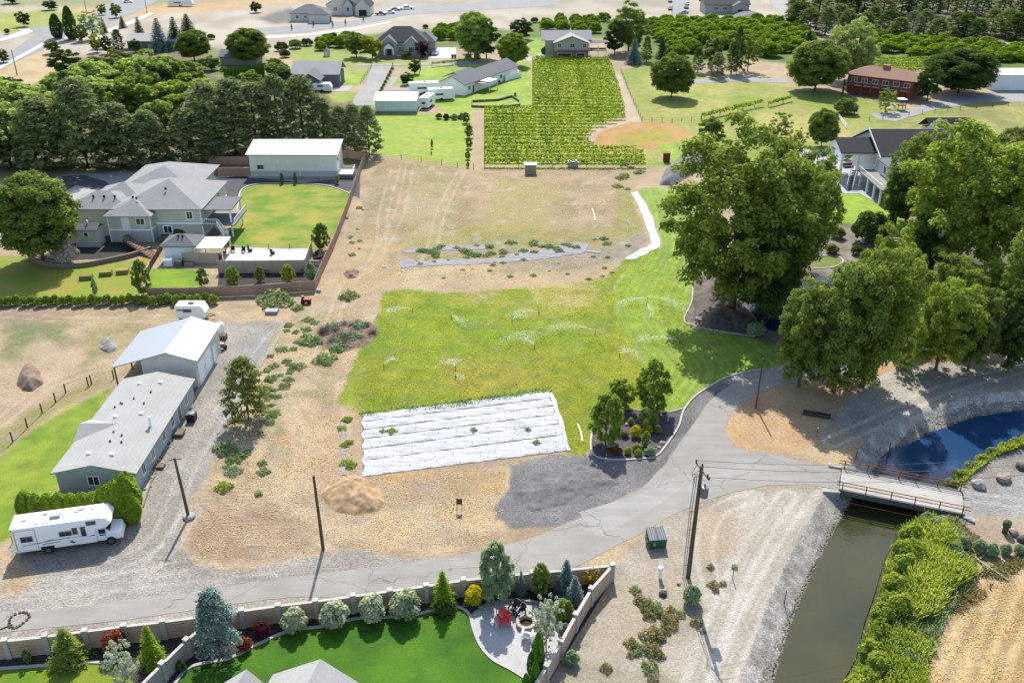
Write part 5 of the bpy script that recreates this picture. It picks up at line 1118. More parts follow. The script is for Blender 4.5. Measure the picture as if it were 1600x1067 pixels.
b.p(MB().box(7.4,8.0,.155,.18,1.1,1.22).extr([(6.6,1.35),(7.1,1.38),(7.1,1.47),(6.6,1.42)],'y',-.012,0).extr([(4.7,.95),(5.1,.85),(5.25,.9),(5.0,1.12),(4.6,1.25),(4.95,1.02)],'y',-.012,0), 'stripe', STB, label='dark blue stripe and swoosh')
b.p(MB().box(.12,.18,-.012,0,.7,3.0).box(1.95,2.0,-.012,0,.7,3.0).box(.12,2.0,-.012,0,2.98,3.02), 'slide_out', FRAMEG)
for (x, y, sx, sy, hh) in ((3.7,1.25,1.0,.7,.28),(.9,1.3,.5,.45,.1),(2.7,1.9,.5,.4,.1),(5.5,1.6,.5,.4,.08),(5.9,1.9,.6,.35,.1),(7.0,1.7,.4,.2,.06),(2.1,.5,.4,.3,.06),(3.0,.4,.7,.3,.05)):
    b.p(MB().cbox((x,y,3.26),(sx,sy,hh),0,.85), 'air_conditioner' if hh > .2 else 'roof_hatch', M('hatch_grey', A(214,214,212), .6, 3, .05))
b.p(MB().box(8.68,8.78,.5,1.95,2.55,2.62), 'marker_light', M('amber_lens', A(220,150,90)))
# ---- long cream outbuilding
b = R('outbuilding', -46.2, 193.1, 'long cream metal outbuilding with silver roof below the dark pines', 'outbuilding')
b.p(MB().extr([(0,0),(7,0),(7,6.1),(0,4.9)],'x',-9.3,9.2), 'wall', CREAM); b.p(MB().extr([(-.5,4.83),(7.3,6.17),(7.3,6.29),(-.5,4.98)],'x',-9.9,9.6), 'roof', ROOFSIL)
b.p(MB().box(-9.33,9.23,-.04,0,0,1.35), 'wainscot', M('wainscot_grey', (.45,.45,.41), .6, 1, .05)); b.p(MB().box(-9.6,9.5,-.9,-.05,.02,.16), 'footing', CONC)
for x in (-3.0, 1.2): b.p(MB().box(x-.06,x+.06,-.14,-.045,.3,4.8), 'downpipe', WHITE)
b.win('S', -7.4, 2.2, .5, .7, 0, mull=0, mat=FRAMEG); b.win('S', -6.75, 2.2, .5, .7, 0, mull=0, mat=FRAMEG); b.win('E', 1.2, 3.6, .5, .5, 9.2, mull=0, mat=BLACKM)
t = thing('deck', (-35.2, 193.6, 0), 'white railed deck at the right end of the cream outbuilding', 'deck')
MB().box(-1.7,1.6,-1.6,1.8,.9,1.1).build('platform', WHITE, t); mb = MB().box(-1.7,1.6,-1.62,-1.56,2.0,2.1).box(1.54,1.6,-1.6,1.8,2.0,2.1)
for k in range(12): mb.box(-1.65+k*.29,-1.6+k*.29,-1.61,-1.57,0,2.0)
for k in range(10): mb.box(1.55,1.59,-1.5+k*.35,-1.45+k*.35,0,2.0)
mb.build('railing', WHITE, t)
# ---- large grey roofed house
b = R('grey_roofed_house', -62.5, 160, 'large sage green house with hipped grey roofs, left of the fenced lawn', 'house')
P_ = lambda mb, n, m, **k: b.p(mb, n, m, world=True, **k)
P_(MB().box(-70.2,-62.9,154.2,161,2.2,4.7), 'wall', SAGE); P_(MB().box(-70.2,-62.9,154.2,161,0,2.2), 'lower_wall', SAGEL)
P_(MB().box(-78,-70.2,157.5,165,0,5.0), 'wall', SAGE); P_(MB().box(-69.5,-54.6,156.2,172,2.7,5.4), 'wall', SAGE); P_(MB().box(-69.4,-54.6,156.2,172,0,2.7), 'lower_wall', SAGEL)
P_(MB().box(-73,-60,172,183,0,5.0), 'wall', SAGE); P_(MB().box(-74,-66,160.5,168,0,4.9), 'wall', SAGE)
P_(hip_roof(-70.2,-62.9,154.2,163.6,4.7,1.9), 'roof', ROOFG); P_(hip_roof(-78.6,-68,157.5,165.5,4.9,2.0), 'roof', ROOFG); P_(hip_roof(-69.5,-54.6,156.2,172,5.3,3.1), 'roof', ROOFG)
P_(hip_roof(-73.5,-59.5,167.6,184,5.0,2.8), 'roof', ROOFG); P_(hip_roof(-76,-66,160.5,170,5.0,2.3), 'roof', ROOFG)
P_(MB().box(-70.25,-62.85,154.14,154.2,2.1,2.4).box(-62.9,-62.84,154.2,156.1,2.1,2.4).box(-62.7,-54.55,156.13,156.2,2.6,2.9).box(-54.6,-54.53,156.2,172,2.6,2.9), 'band', WHITE)
for q_ in ((-62.92,-62.78,154.08,154.2,0,5),(-54.66,-54.5,156.08,156.2,0,5.3),(-70.3,-70.16,154.08,154.2,0,5)): P_(MB().box(*q_), 'corner_board', WHITE)
for (s_, a_, z_, w_, h_, p_) in (('S',-56.6,4.2,.95,1.25,156.2),('S',-64.6,3.75,1.35,1.1,154.2),('S',-60.8,1.6,1.35,1.2,156.2),('E',158.3,4.2,1.2,1.3,-54.6),('E',167,4.2,1.4,1.3,-54.6),('E',157.6,1.4,1.0,1.2,-54.6)):
    b.win(s_, a_-(b.x if s_ == 'S' else b.y), z_, w_, h_, p_-(b.y if s_ == 'S' else b.x), fr=.16)
b.door('S', -67.2-b.x, 1.1, 2.1, 154.2-b.y, WHITE, z0=2.3)
for x, y, z in ((-64.4,161.3,6.0),(-63.9,161.0,6.0),(-65.3,160.6,5.9),(-65.7,157,6.1),(-66.9,158.5,6.7),(-66.2,158.3,6.6),(-72.5,159.7,6.5),(-70.6,159.7,6.5),(-74.4,159.7,6.5),(-61.6,160.4,7.7)): vent(b, x-b.x, y-b.y, z, .32)
P_(MB().extr([(156.4,5.0),(163.8,5.0),(163.8,5.17),(156.4,5.17)],'x',-54.4,-49.2), 'porch_roof', ROOFM)
P_(MB().box(-54.5,-48.6,155.4,163.6,2.55,2.75), 'deck', M('deck_boards', A(170,168,164), .8, 4, .1))
for x, y in ((-49.6,156.8),(-49.6,163.4)): P_(MB().box(x-.12,x+.12,y-.12,y+.12,0,5.0), 'post', WHITE)
mb = MB()
def rail_line(mb, a, c, z0, z1, n, h=1.0):
    A_, C2 = Vector((*a, z0)), Vector((*c, z1))
    for q in (.12, h): mb.tube([A_+Vector((0,0,q)), C2+Vector((0,0,q))], .045, 4)
    for k in range(n+1): p = A_.lerp(C2, k/n); mb.tube([p, p+Vector((0,0,h))], .035, 4)
    return mb
rail_line(mb, (-54.5,155.5), (-51.5,155.5), 2.75, 2.75, 9); rail_line(mb, (-48.7,155.5), (-48.7,163.5), 2.75, 2.75, 22); rail_line(mb, (-51.5,155.4), (-49.4,153.6), 2.75, 1.3, 7); rail_line(mb, (-51.5,154.6), (-49.9,152.9), 2.75, 1.3, 7); rail_line(mb, (-49.4,153.4), (-52.2,151.8), 1.3, 0, 9)
P_(mb, 'railing', WHITE)
st = MB()
for k in range(7): st.cbox((-51.4+k*.28, 155.1-k*.24, 2.4-k*.2), (.5, 1.0, .12), -.7)
for k in range(6): st.cbox((-49.7-k*.42, 153.3-k*.24, 1.1-k*.2), (.5, 1.0, .12), .5)
P_(st, 'stair', M('deck_boards', A(170,168,164)))
# house yard pieces
t = thing('garden_shed', (-73.2, 152.6, 0), 'small sage garden shed with a white trimmed window beside the grey roofed house', 'shed'); mb = MB().box(-2.1,1.9,-1.0,1.6,.9,3.2); mb.build('wall', SAGE, t)
MB().box(-2.1,1.9,-1.0,1.6,-.02,.9).build('base', SAGEL, t); gable_roof(-2.1,1.9,-1.0,1.6,3.2,.7,.2,.12).build('roof', ROOFM, t); MB().box(-.5,.4,-1.06,-1.0,1.9,2.8).build('window', WHITE, t); MB().box(-.35,.25,-1.08,-1.06,2.0,2.7).build('pane', GLASS, t.children[-1]) ; MB().lathe((0,.2,3.8),[(.12,0),(.12,.5),(.2,.52),(.1,.7)],8).build('roof_vent', WHITE, t)
t = thing('air_conditioner', (-60.9, 154.4, 0), 'grey air conditioner in the corner of the grey roofed house', 'air conditioner'); MB().cbox((0,0,0),(1.2,1.2,1.2)).build('casing', M('ac_grey', A(120,124,124), .6, 5, .15), t); MB().lathe((0,0,1.2),[(.5,0),(.5,.08),(.1,.1)],12).build('fan_grille', BLACKM, t)
sheet('mulch_bed', [(150,372),(193,366),(225,384),(243,394),(215,398),(170,404),(125,406),(90,408),(60,402),(100,385)], .03, M('dark_mulch', A(72,68,68), .95, 5, .3), 'dark mulch bed curving in front of the grey roofed house')
sheet('mulch_bed', [(312,296),(330,282),(345,272),(385,276),(470,286),(530,280),(530,262),(563,262),(562,310),(535,298),(500,288),(430,288),(392,290),(376,300),(372,318),(350,330),(330,320)], .03, M('dark_rock_mulch', A(96,96,102), .95, 3, .3), 'dark rock mulch border behind the fenced lawn')
sheet('mulch_bed', [(343,420),(380,416),(478,414),(492,404),(506,400),(500,438),(340,448)], .03, MATS['dark_mulch'], 'dark mulch strip inside the brown fence')
sheet('lawn', [(378,300),(392,291),(430,288),(500,290),(535,299),(551,306),(500,388),(420,390),(354,388),(364,352),(374,322)], .035, lawnmat('lawn_fenced', (112,158,14), (184,176,66)), 'bright fenced lawn with brown patches beside the grey roofed house', sm=3)
sheet('lawn', [(236,420),(316,422),(312,452),(228,454)], .035, lawnmat('lawn_small', (150,180,20), (120,158,20)), 'small bright lawn below the pool house')
sheet('lawn', [(-200,400),(50,400),(66,412),(110,418),(160,414),(235,402),(222,432),(215,468),(120,474),(-200,490)], .03, lawnmat('lawn_orchard', (140,168,26), (178,164,66)), 'lawn with worn patches below the curved brick wall')
sheet('driveway', [(-200,310),(0,300),(110,272),(225,270),(240,276),(200,300),(190,310),(135,340),(120,345),(-200,420)], .04, CONC, 'concrete driveway sweeping round behind the grey roofed house')
sheet('asphalt_court', [(98,276),(130,274),(165,284),(190,303),(160,300),(120,290),(100,300)], .06, M('dark_paving', A(104,106,110), .9, 3, .2), 'dark paved quarter circle in the driveway')
sheet('patio', [(318,366),(352,354),(372,330),(360,322),(340,352),(300,366),(312,388),(340,388)], .05, M('patio_paving', A(176,168,160), .9, 3, .12), 'stone patio beside the grey roofed house deck')
sheet('parking_strip', [(325,262),(385,262),(388,274),(318,282)], .05, CONCB, 'pale concrete strip between the brown fences')
mb = MB(); P = [G(p.x, p.y) for p in smoothpath([(46,404),(60,412),(90,418),(130,417),(170,410),(205,402),(236,392)], 6)]
RW = M('retaining_block', A(168,146,128), .9, 3, .2)
wl = thing('retaining_wall', tuple(P[0]), 'low curved block wall holding the mulch bed', 'wall'); kk = 0
for q0, q1 in zip(P, P[1:]):
    for lay in range(2):
        d_ = q1-q0; m_ = (q0+q1)/2-P[0]; o = MB().cbox((m_.x, m_.y, lay*.4), (d_.length*.97, .4+.02*(kk%3), .385), atan2(d_.y, d_.x)).build('block', RW, wl); kk += 1
t = thing('brick_stair', (-66.5, 150.6, 0), 'brick steps running down beside the grey roofed house', 'stair')
for k in range(13): MB().cbox((k*.52-.3, 1.6-k*.42, 1.6-k*.13-.4), (.6, 2.4, .5), .15).build('step', M('brick_step', A(150,118,100), .9, 5, .25), t)
# ---- pool house, pergola, white pad, fences
b = R('pool_house', -55.2, 144.9, 'small white hip roofed pool house with two roof vents', 'shed')
b.p(MB().box(-2.6,2.2,.2,4.2,0,2.7), 'wall', WHITE); b.p(hip_roof(-2.6,2.6,.1,4.6,2.7,1.3,.45), 'roof', ROOFM); b.door('S', -1.6, .9, 2.1, .2, WHITE)
for x in (-.3,.4): vent(b, x, 1.6, 3.9, .26)
b = R('pergola', -50.3, 144.4, 'white flat roofed pergola joined to the pool house', 'pergola'); b.p(MB().box(-2.3,2.5,0,5.3,2.5,2.66), 'roof', WHITEM)
for x in (-2.1,2.3):
    for y in (.2,5.1): b.p(MB().box(x-.09,x+.09,y-.09,y+.09,0,2.5), 'post', WHITE)
b.p(MB().box(-1.9,2.1,1.6,2.1,.0,.95), 'counter', M('counter_stone', A(196,180,160), .7, 3, .15))
for k in range(4):
    t = thing('stool', (-52+k*1.1, 145.4, 0), f'brown stool under the white pergola, {ORD[k]} from the left', 'stool', 0, 'stools under the pergola'); MB().cbox((0,0,.6),(.4,.4,.08)).build('seat', WOODG, t); MB().cbox((0,0,0),(.08,.08,.6)).build('leg', BLACKM, t)
sheet('pool_deck', [(343,412),(480,412),(486,391),(440,391),(392,389),(355,390)], .30, CONCB, 'bright white concrete pad behind the tan fence')
t = thing('pad_edge', (-40, 143, 0), 'raised concrete base of the bright white pad', 'concrete base'); pts = [G(*p) for p in [(343,412),(480,412),(486,391),(440,391),(392,389),(355,390)]]; mb = MB().prism([(p.x+40, p.y-143) for p in pts], 0, .29); mb.build('base', CONC, t)
for lb, (x, y), sz, m_ in (('reddish brown box standing on the white pad',(-39.9,139.9),(1.0,1.6,.35),BRICKR),('grey bench block on the white pad',(-33.8,140.4),(.7,1.8,.35),GREYM),('long low bench along the back of the white pad',(-35.6,143.6),(7.4,.3,.45),M('counter_stone', A(196,180,160)))):
    t = thing('bench', (x, y, .3), lb, 'bench'); MB().cbox((0,0,sz[2]*.6),(sz[0],sz[1],sz[2]*.4)).build('seat', m_, t); MB().cbox((-sz[0]*.4,0,0),(.1,sz[1]*.9,sz[2]*.6)).cbox((sz[0]*.4,0,0),(.1,sz[1]*.9,sz[2]*.6)).build('leg', m_, t)
for k, (x, y) in enumerate([(-45.6,148.4),(-44.6,148.9),(-40.5,147.7),(-33.0,146.8),(-48.6,147.5),(-47.4,148.6)]):
    t = thing('patio_chair', (x, y, .3), 'dark patio chair around the white pad behind the tan fence', 'chair', k*1.3, 'dark patio chairs on the white pad')
    MB().cbox((0,0,.38),(.6,.6,.08)).build('seat', BLACKM, t); MB().cbox((0,.28,.4),(.6,.06,.6)).build('backrest', BLACKM, t); MB().cbox((-.25,0,0),(.06,.5,.4)).cbox((.25,0,0),(.06,.5,.4)).build('leg', BLACKM, t)
def board_fence(pts, h, mat, label, name='wooden_fence', px=True, step=2.4, cap=True, th=.05, z=0, slope=None):
    P = [G(*p) for p in pts] if px else [Vector((p[0], p[1], 0)) for p in pts]
    f = thing(name, (P[0].x, P[0].y, z), label, 'fence')
    for a, c in zip(P, P[1:]):
        L = (c-a).length; n = max(1, round(L/step)); rz = atan2(c.y-a.y, c.x-a.x)
        for k in range(n):
            m_ = a.lerp(c, (k+.5)/n)-P[0]; w_ = L/n
            o = MB().box(-w_/2+.08, w_/2-.08, -th/2, th/2, .05, h).build('panel', mat, f); o.location = (m_.x, m_.y, 0); o.rotation_euler[2] = rz
            q = a.lerp(c, k/n)-P[0]; o = MB().cbox((0,0,0),(.13,.13,h+.08)).build('post', mat, f); o.location = (q.x, q.y, 0); o.rotation_euler[2] = rz
        q = c-P[0]; o = MB().cbox((0,0,0),(.13,.13,h+.08)).build('post', mat, f); o.location = (q.x, q.y, 0)
    return f
board_fence([(232,466),(300,466),(400,462),(493,455)], 1.75, WOODF, 'brown board fence below the young trees and white pad')
board_fence([(493,455),(505,424),(520,392),(540,340),(552,305),(563,272),(571,252)], 1.9, WOODF, 'brown board fence climbing the right side of the fenced lawn')
board_fence([(571,252),(545,248),(529,250)], 1.9, WOODF, 'short brown fence at the end of the cream outbuilding')
board_fence([(326,258),(388,258)], 1.9, WOODF, 'brown board fence left of the cream outbuilding, upper one')
board_fence([(322,270),(340,276),(392,276)], 1.9, WOODF, 'brown board fence left of the cream outbuilding, lower one'); board_fence([(303,292),(310,280),(322,270)], 1.9, WOODF, 'brown fence stub behind the grey roofed house')
board_fence([(342,427),(400,427),(478,426)], 2.2, WOODT, 'tan board fence along the front of the white pad'); board_fence([(478,426),(488,396)], 2.2, WOODT, 'tan board fence at the right end of the white pad')
board_fence([(287,412),(342,412)], 1.9, WOODT, 'tan board fence in front of the white pergola'); board_fence([(253,392),(236,420),(228,440)], 1.2, M('log_brown', A(124,100,82), .9, 4, .3), 'rough log fence between the two lawns', 'log_fence')
kerb('lawn_kerb', [(551,306),(535,298),(500,289),(430,287),(392,290),(376,300),(372,322),(362,352),(352,372)], .3, .15, CURB, 'pale kerb along the top of the fenced lawn')
for i, (x, y, lb) in enumerate([(192,427,'hay bale lying on the worn lawn'),(166,430,'second hay bale left on the worn lawn'),(135,436,'mossy bale at the left of the worn lawn')]):
    g = G(x, y); t = thing('bale', (g.x, g.y, 0), lb, 'bale', .2); MB().cbox((0,0,0),(2.0,1.2,.7),0,.92).build('block', M('bale_straw', A(196,160,100) if i < 2 else A(150,150,70), .95, 6, .3) if i == 0 else M('bale_b', A(160,154,80), .95, 6, .3), t)
t = thing('utility_cart', tuple(G(292,416)), 'cluttered white and grey garden equipment beside the pool house', 'garden equipment')
MB().cbox((-3.0,.3,0),(1.4,.9,1.2)).build('cabinet', WHITE, t); MB().cbox((-1.2,0,0),(1.0,.7,1.0)).build('box', GREYM, t); MB().cbox((.3,.2,0),(1.4,.6,.5)).build('bench', M('counter_stone', A(196,180,160)), t); MB().tube([(-.6,0,0),(-.4,0,1.6)],.1,6).build('post', BLACKM, t)
# ---- dark brown house
b = R('brown_house', 98.6, 279.0, 'dark red brown house with brown hip roof and tall deck posts', 'house', atan2(262.0-279.0, 110.6-98.6)*.68)
RED = M('red_brown_siding', (.2,.065,.05), .85, 3, .2)
b.p(MB().box(0,18.5,0,9,0,5.2), 'wall', RED); b.p(hip_roof(0,18.5,0,9,5.2,2.2,1.0), 'roof', ROOFB); b.p(MB().box(8.2,10,3.6,5.2,5.5,8.2), 'chimney', M('brick_red', (.36,.13,.08)))
b.p(MB().box(0,18.5,-3.0,0,2.6,2.8), 'deck', RED)
for k in range(8): b.p(MB().box(k*2.6-.2,k*2.6+.2,-3.2,-2.8,0,4.0), 'post', M('brick_post', A(150,84,66), .9, 4, .2))
mb = MB(); rail_line(mb, (0,-3), (18.5,-3), 2.8, 2.8, 26, .9); b.p(mb, 'railing', M('railing_pale', A(190,180,170), .7, 3, .1))
for k in range(6): b.win('S', 1.8+k*3.0, 3.9, 1.6, 1.1, 0, mull=1)
t = thing('play_structure', tuple(G(1406,172)), 'small wooden play tower with slide below the dark brown house', 'play tower')
for x in (-1,1):
    for y in (-1,1): MB().cbox((x,y,0),(.15,.15,3)).build('post', WOODG, t)
MB().cbox((0,0,1.3),(2.2,2.2,.12)).build('platform', WOODG, t); MB().cbox((0,0,3),(2.4,2.4,.1),0,.7).build('roof', WHITE, t); MB().extr([(-4.2,.1),(-1.1,1.4),(-1.1,1.5),(-4.2,.2)],'y',-.4,.4).build('slide', M('slide_cream', A(220,200,170), .4, 2, .05), t)
# ---- long white shed right edge
b = R('white_shed', 146.5, 281.5, 'long white shed cut by the right edge', 'shed'); b.p(MB().extr([(0,0),(9,0),(9,4.6),(4.5,5.4),(0,4.6)],'x',-4,30), 'wall', ribbed('metal_white', (.72,.73,.74), .5, .1, .4, 'x')); b.p(gable_roof(-4,30,0,9,4.6,.9,.4,.12), 'roof', WHITEM)
# ---- white porched house on the right
b = R('white_porched_house', 74.0, 187, 'white trimmed grey house with black roofs, tall porch posts and long deck', 'house')
GW = ribbed('siding_pale_grey', (.48,.49,.48), .3, .08, .7, 'z'); P_ = lambda mb, n, m, **k: b.p(mb, n, m, world=True, **k)
P_(gable_walls(75.6,90,186.8,203.5,0,6.0,3.6,'x'), 'wall', GW); P_(gable_roof(75.6,90,186.8,203.5,6.0,3.6,.6,.2,'x'), 'roof', ROOFK)
P_(MB().extr([(186.1,5.75),(195.15,9.75),(204.2,5.75),(204.2,6.15),(195.15,10.1),(186.1,6.15)],'x',74.9,75.0), 'bargeboard', WHITE)
P_(gable_walls(68.6,75.0,190,199,5.6,6.2,1.7,'x'), 'gable_wall', WHITE); P_(gable_roof(68.4,75.2,190,199.4,6.2,1.8,.4,.18,'x'), 'porch_roof', ROOFK)
for x, y in ((68.6,190.2),(68.6,198.8),(72.0,190.2)): P_(MB().box(x-.25,x+.25,y-.25,y+.25,0,5.6), 'post', WHITE)
P_(MB().box(75.0,88,173.5,186.8,0,5.6), 'wall', GW); P_(hip_roof(75.0,88,173.5,186.8,5.6,2.6,.4), 'roof', ROOFM)
P_(MB().box(71.4,75.0,174.2,188.5,2.85,3.05), 'deck', M('deck_boards', A(170,168,164)))
for y in (174.5,178.0,181.8,186): P_(MB().box(71.4,71.75,y,y+.35,0,2.85), 'post', WHITE)
mb = MB(); rail_line(mb, (71.5,174.4), (71.5,188), 3.05, 3.05, 34, 1.0); rail_line(mb, (71.5,174.4), (75,174.4), 3.05, 3.05, 9, 1.0); rail_line(mb, (71.3,188), (69.2,183.4), 3.05, 0.2, 12, 1.0); rail_line(mb, (70.3,188.6), (68.2,184.0), 3.05, 0.2, 12, 1.0); P_(mb, 'railing', WHITE)
st = MB()
for k in range(12): st.cbox((70.7-k*.18, 188-k*.38, 2.85-k*.235), (1.0,.42,.1), .42)
P_(st, 'stair', M('stair_grey', A(92,92,96), .8, 4, .1))
for y, z, h_ in ((188.6,5,2.4),(190.6,5,2.4)): b.win('W', y-b.y, z-.4, 1.3, h_, 75.6-b.x, mull=1, fr=.2)
for y in (176.5,179.5,183): b.win('W', y-b.y, 4.4, 1.3, 1.5, 75.0-b.x, mull=1, fr=.18)
for y in (176.0,182.5): b.win('W', y-b.y, 1.3, 1.6, 1.8, 75.0-b.x, mull=1, fr=.15)
P_(gable_walls(90,96,192,202,0,6.2,3.0,'y'), 'wall', GW); P_(gable_roof(90,97,192,204,6.4,3.4,.5,.2,'y'), 'roof', ROOFM)
sheet('patio', [(1240,234),(1300,232),(1330,250),(1375,262),(1375,320),(1343,303),(1318,303),(1290,284),(1240,282)], .05, M('pool_deck_concrete', A(206,208,212), .85, 1.5, .08), 'pale concrete pool terrace and patio beside the white porched house')
sheet('pool_water', [(1268,238),(1300,234),(1318,240),(1308,248),(1280,243)], .08, M('pool_blue', (.03,.12,.24), .05, .8, .15, spec=.8), 'dark blue swimming pool on the pale terrace', sm=4)
for k, (x, y, lb) in enumerate([(1325,262,'brown cushioned sofa under the porch roof'),(1300,268,'brown sofa at the pool terrace edge')]):
    g = G(x, y); t = thing('sofa', (g.x, g.y, .05), lb, 'sofa', .2); MB().cbox((0,0,.1),(2.2,.9,.35)).build('seat', WOODG, t); MB().cbox((0,.4,.45),(2.2,.2,.5)).build('backrest', BRICKR, t)
t = thing('fire_pit_table', tuple(G(1319,275)), 'round white fire table on the patio of the white porched house', 'table'); MB().lathe((0,0,.05),[(.7,0),(.8,.45),(.75,.55),(.35,.56),(.3,.42)],14).build('bowl', WHITE, t)
b = R('grey_cottage', 98, 216.5, 'grey roofed cottage with white gables behind the right hand trees', 'house'); b.p(MB().box(0,9.5,0,6,0,4), 'wall', GW); b.p(gable_roof(0,9.5,0,7,4,2.2,.4,.18), 'roof', ROOFK)
for x in (5.6,9.2): b.p(gable_walls(x-1.3,x+1.3,-1.4,0,0,3.9,1.2,'y'), 'gable_bay', WHITE); b.p(gable_roof(x-1.3,x+1.3,-1.4,2.4,3.9,1.2,.25,.12,'y'), 'gable_roof', ROOFM); b.win('S', x, 2.4, .9, 1.3, -1.4)
# ---- centre top houses
b = R('white_shop', -36.8, 252.5, 'white gabled metal shop with bright roof above the lawn', 'workshop'); b.p(MB().extr([(0,0),(10,0),(10,3.3),(5,4.4),(0,3.3)],'x',0,11), 'wall', ribbed('metal_white2', (.66,.70,.67), .5, .08, .4, 'x')); b.p(gable_roof(0,11,0,10,3.3,1.1,.25,.1), 'roof', WHITEM); b.p(MB().box(-.05,11.05,-.03,0,0,.5), 'footing', CONC)
b = R('white_roofed_house', -21.0, 278.0, 'long white house with grey gable roof and covered patio', 'house', .78)
for k_ in (0,): pass
b.t.rotation_euler[2] = radians(62)
b.p(gable_walls(0,33,-8.2,0,0,3.2,1.9,'x'), 'wall', WHITE); b.p(gable_roof(0,33,-8.2,0,3.2,1.9,.5,.15), 'roof', ROOFM)
b.p(gable_walls(8,15,-4,2.5,0,3.1,1.5,'x'), 'wing', WHITE); b.p(gable_roof(7,16,-4,3,3.2,1.5,.4,.15), 'wing_roof', ROOFM)
b.p(MB().box(8,13,-12.0,-8.3,2.75,2.9), 'patio_roof', WHITEM); b.p(MB().box(6,9,-11.5,-8.3,2.5,2.6), 'awning', M('awning_tan', A(176,160,150), .8, 2, .1))
for x, y in ((8.1,-11.9),(12.9,-11.9)): b.p(MB().box(x-.08,x+.08,y-.08,y+.08,0,2.75), 'post', WHITE)
b.win('W', -3.0, 1.8, 1.0, .9, 0); b.door('S', 5.0, .9, 2.1, -8.2, M('door_dark', A(80,84,92), .6, 3, .1)); b.win('S', 2.8, 1.7, 1.4, 1.1, -8.2); b.win('S', 17, 1.7, 1.4, 1.1, -8.2); b.win('S', 22, 1.7, 1.4, 1.1, -8.2)
board_fence([(776,116),(790,128),(814,121),(800,112)], 1.7, WHITE, 'white privacy fence at the corner of the white roofed house', 'privacy_fence')
for k, (x, y) in enumerate([(762,130),(768,133),(775,128),(780,131),(758,127)]):
    g = G(x, y); t = thing('patio_chair', (g.x, g.y, 0), 'dark patio chair outside the white roofed house', 'chair', k, 'dark chairs outside the white roofed house'); MB().cbox((0,0,.35),(.7,.7,.1)).build('seat', BLACKM, t); MB().cbox((0,.3,.4),(.7,.08,.6)).build('backrest', BLACKM, t)
b = R('grey_gabled_house', -66.2, 287.5, 'grey house with crossed gable roofs above the dark pines', 'house'); GH = M('grey_siding', A(140,140,146), .85, 2, .08)
b.p(MB().box(4,14,-1,9,0,3.6), 'wall', GH); b.p(gable_roof(0,13.8,0,11,3.7,2.6,.6,.18), 'roof', ROOFL); b.p(gable_walls(3.5,9.5,-7.5,0,0,3.2,1.8,'y'), 'wing', GH); b.p(gable_roof(3.5,9.5,-7.5,3,3.2,1.8,.4,.15,'y'), 'wing_roof', ROOFM); b.p(MB().box(0,4,2,9,0,3.6),'garage',GH)
b.win('E', 2.0, 1.8, 1.2, 1.2, 14.0)
b = R('gabled_brick_house', -46.8, 337, 'grey brick house with dark roof, white front gables and arched porch', 'house'); BG = M('brick_grey', (.38,.35,.32), .85, 2.5, .12)
b.p(MB().box(0,17,2,13,0,4.8), 'wall', BG); b.p(hip_roof(-1,17,1.5,13.5,4.8,4.4,.4), 'roof', ROOFD)
for (x0, x1, y0, z_, rs) in ((1.0,6.6,0.3,4.6,2.4),(9.2,14.2,.6,4.4,2.2)): b.p(gable_walls(x0,x1,y0,3,0,z_,rs,'y'), 'gable_bay', BG); b.p(gable_roof(x0,x1,y0-.1,7,z_,rs,.3,.18,'y'), 'gable_roof', ROOFM); b.p(MB().extr([(x0-.35,z_-.25),((x0+x1)/2,z_+rs-.02),(x1+.35,z_-.25),(x1+.35,z_+.05),((x0+x1)/2,z_+rs+.3),(x0-.35,z_+.05)],'y',y0-.46,y0-.4), 'bargeboard', WHITE)
b.p(gable_walls(2.2,5.6,-1.6,.3,3.0,3.6,1.4,'y'), 'porch_gable', WHITE); b.p(gable_roof(2.2,5.6,-1.7,.5,3.6,1.4,.25,.14,'y'), 'porch_roof', ROOFM)
for x in (2.4,5.4): b.p(MB().box(x-.2,x+.2,-1.6,-1.2,0,3.0), 'post', WHITE)
b.p(MB().box(3.2,4.6,-.1+.35,.3,0,2.8), 'door', M('door_dark', A(80,84,92))); b.win('S', 7.8, 2.4, 1.4, 1.8, 2, mull=2); b.win('S', 11.7, 2.4, 2.0, 1.9, .6, mull=2); b.win('S', 15.6, 2.4, 1.2, 1.6, 2)
b.p(MB().box(12,19.5,6,14,0,4.2), 'garage', BG); b.p(hip_roof(12,19.5,5.8,14,4.2,3.0,.4), 'garage_roof', ROOFM); b.p(MB().box(1,15,-3.2,-2.7,0,1.1), 'planter_wall', M('stone_tan', A(164,144,124), .9, 3, .15))
b = R('brick_garage_house', 14.6, 330, 'two storey house with red brick double garages below a grey gable', 'house'); b.p(gable_walls(0,11.6,0,12,3.2,5.9,2.2,'y'), 'wall', M('siding_tan', (.36,.33,.29), .85, 2, .06)); b.p(MB().box(0,11.6,0,12,0,3.2), 'lower_wall', BRICKR); b.p(MB().box(-3,0,3,12,0,6.4), 'wing', M('siding_tan', A(160,150,138)))
b.p(gable_roof(0,11.6,0,12,5.9,2.2,.6,.2,'y'), 'roof', ROOFL); b.p(gable_roof(-4,12.5,4,13,6.4,2.3,.5,.2,'x'), 'roof', ROOFL)
b.p(MB().box(1,11.6,-.8,-.02,3.3,3.5), 'canopy', ROOFM)
b.door('S', 3.4, 4.6, 2.5, 0, M('garage_door_dark', A(74,72,78), .5, 2, .06), 'garage_door', panels=4); b.door('S', 9.0, 2.8, 2.5, 0, M('garage_door_dark', A(74,72,78)), 'garage_door', panels=4)
for x in (1.6,6.0,10.2): b.win('S', x, 5.0, 1.5 if x == 6 else 1.1, 1.3, 0)
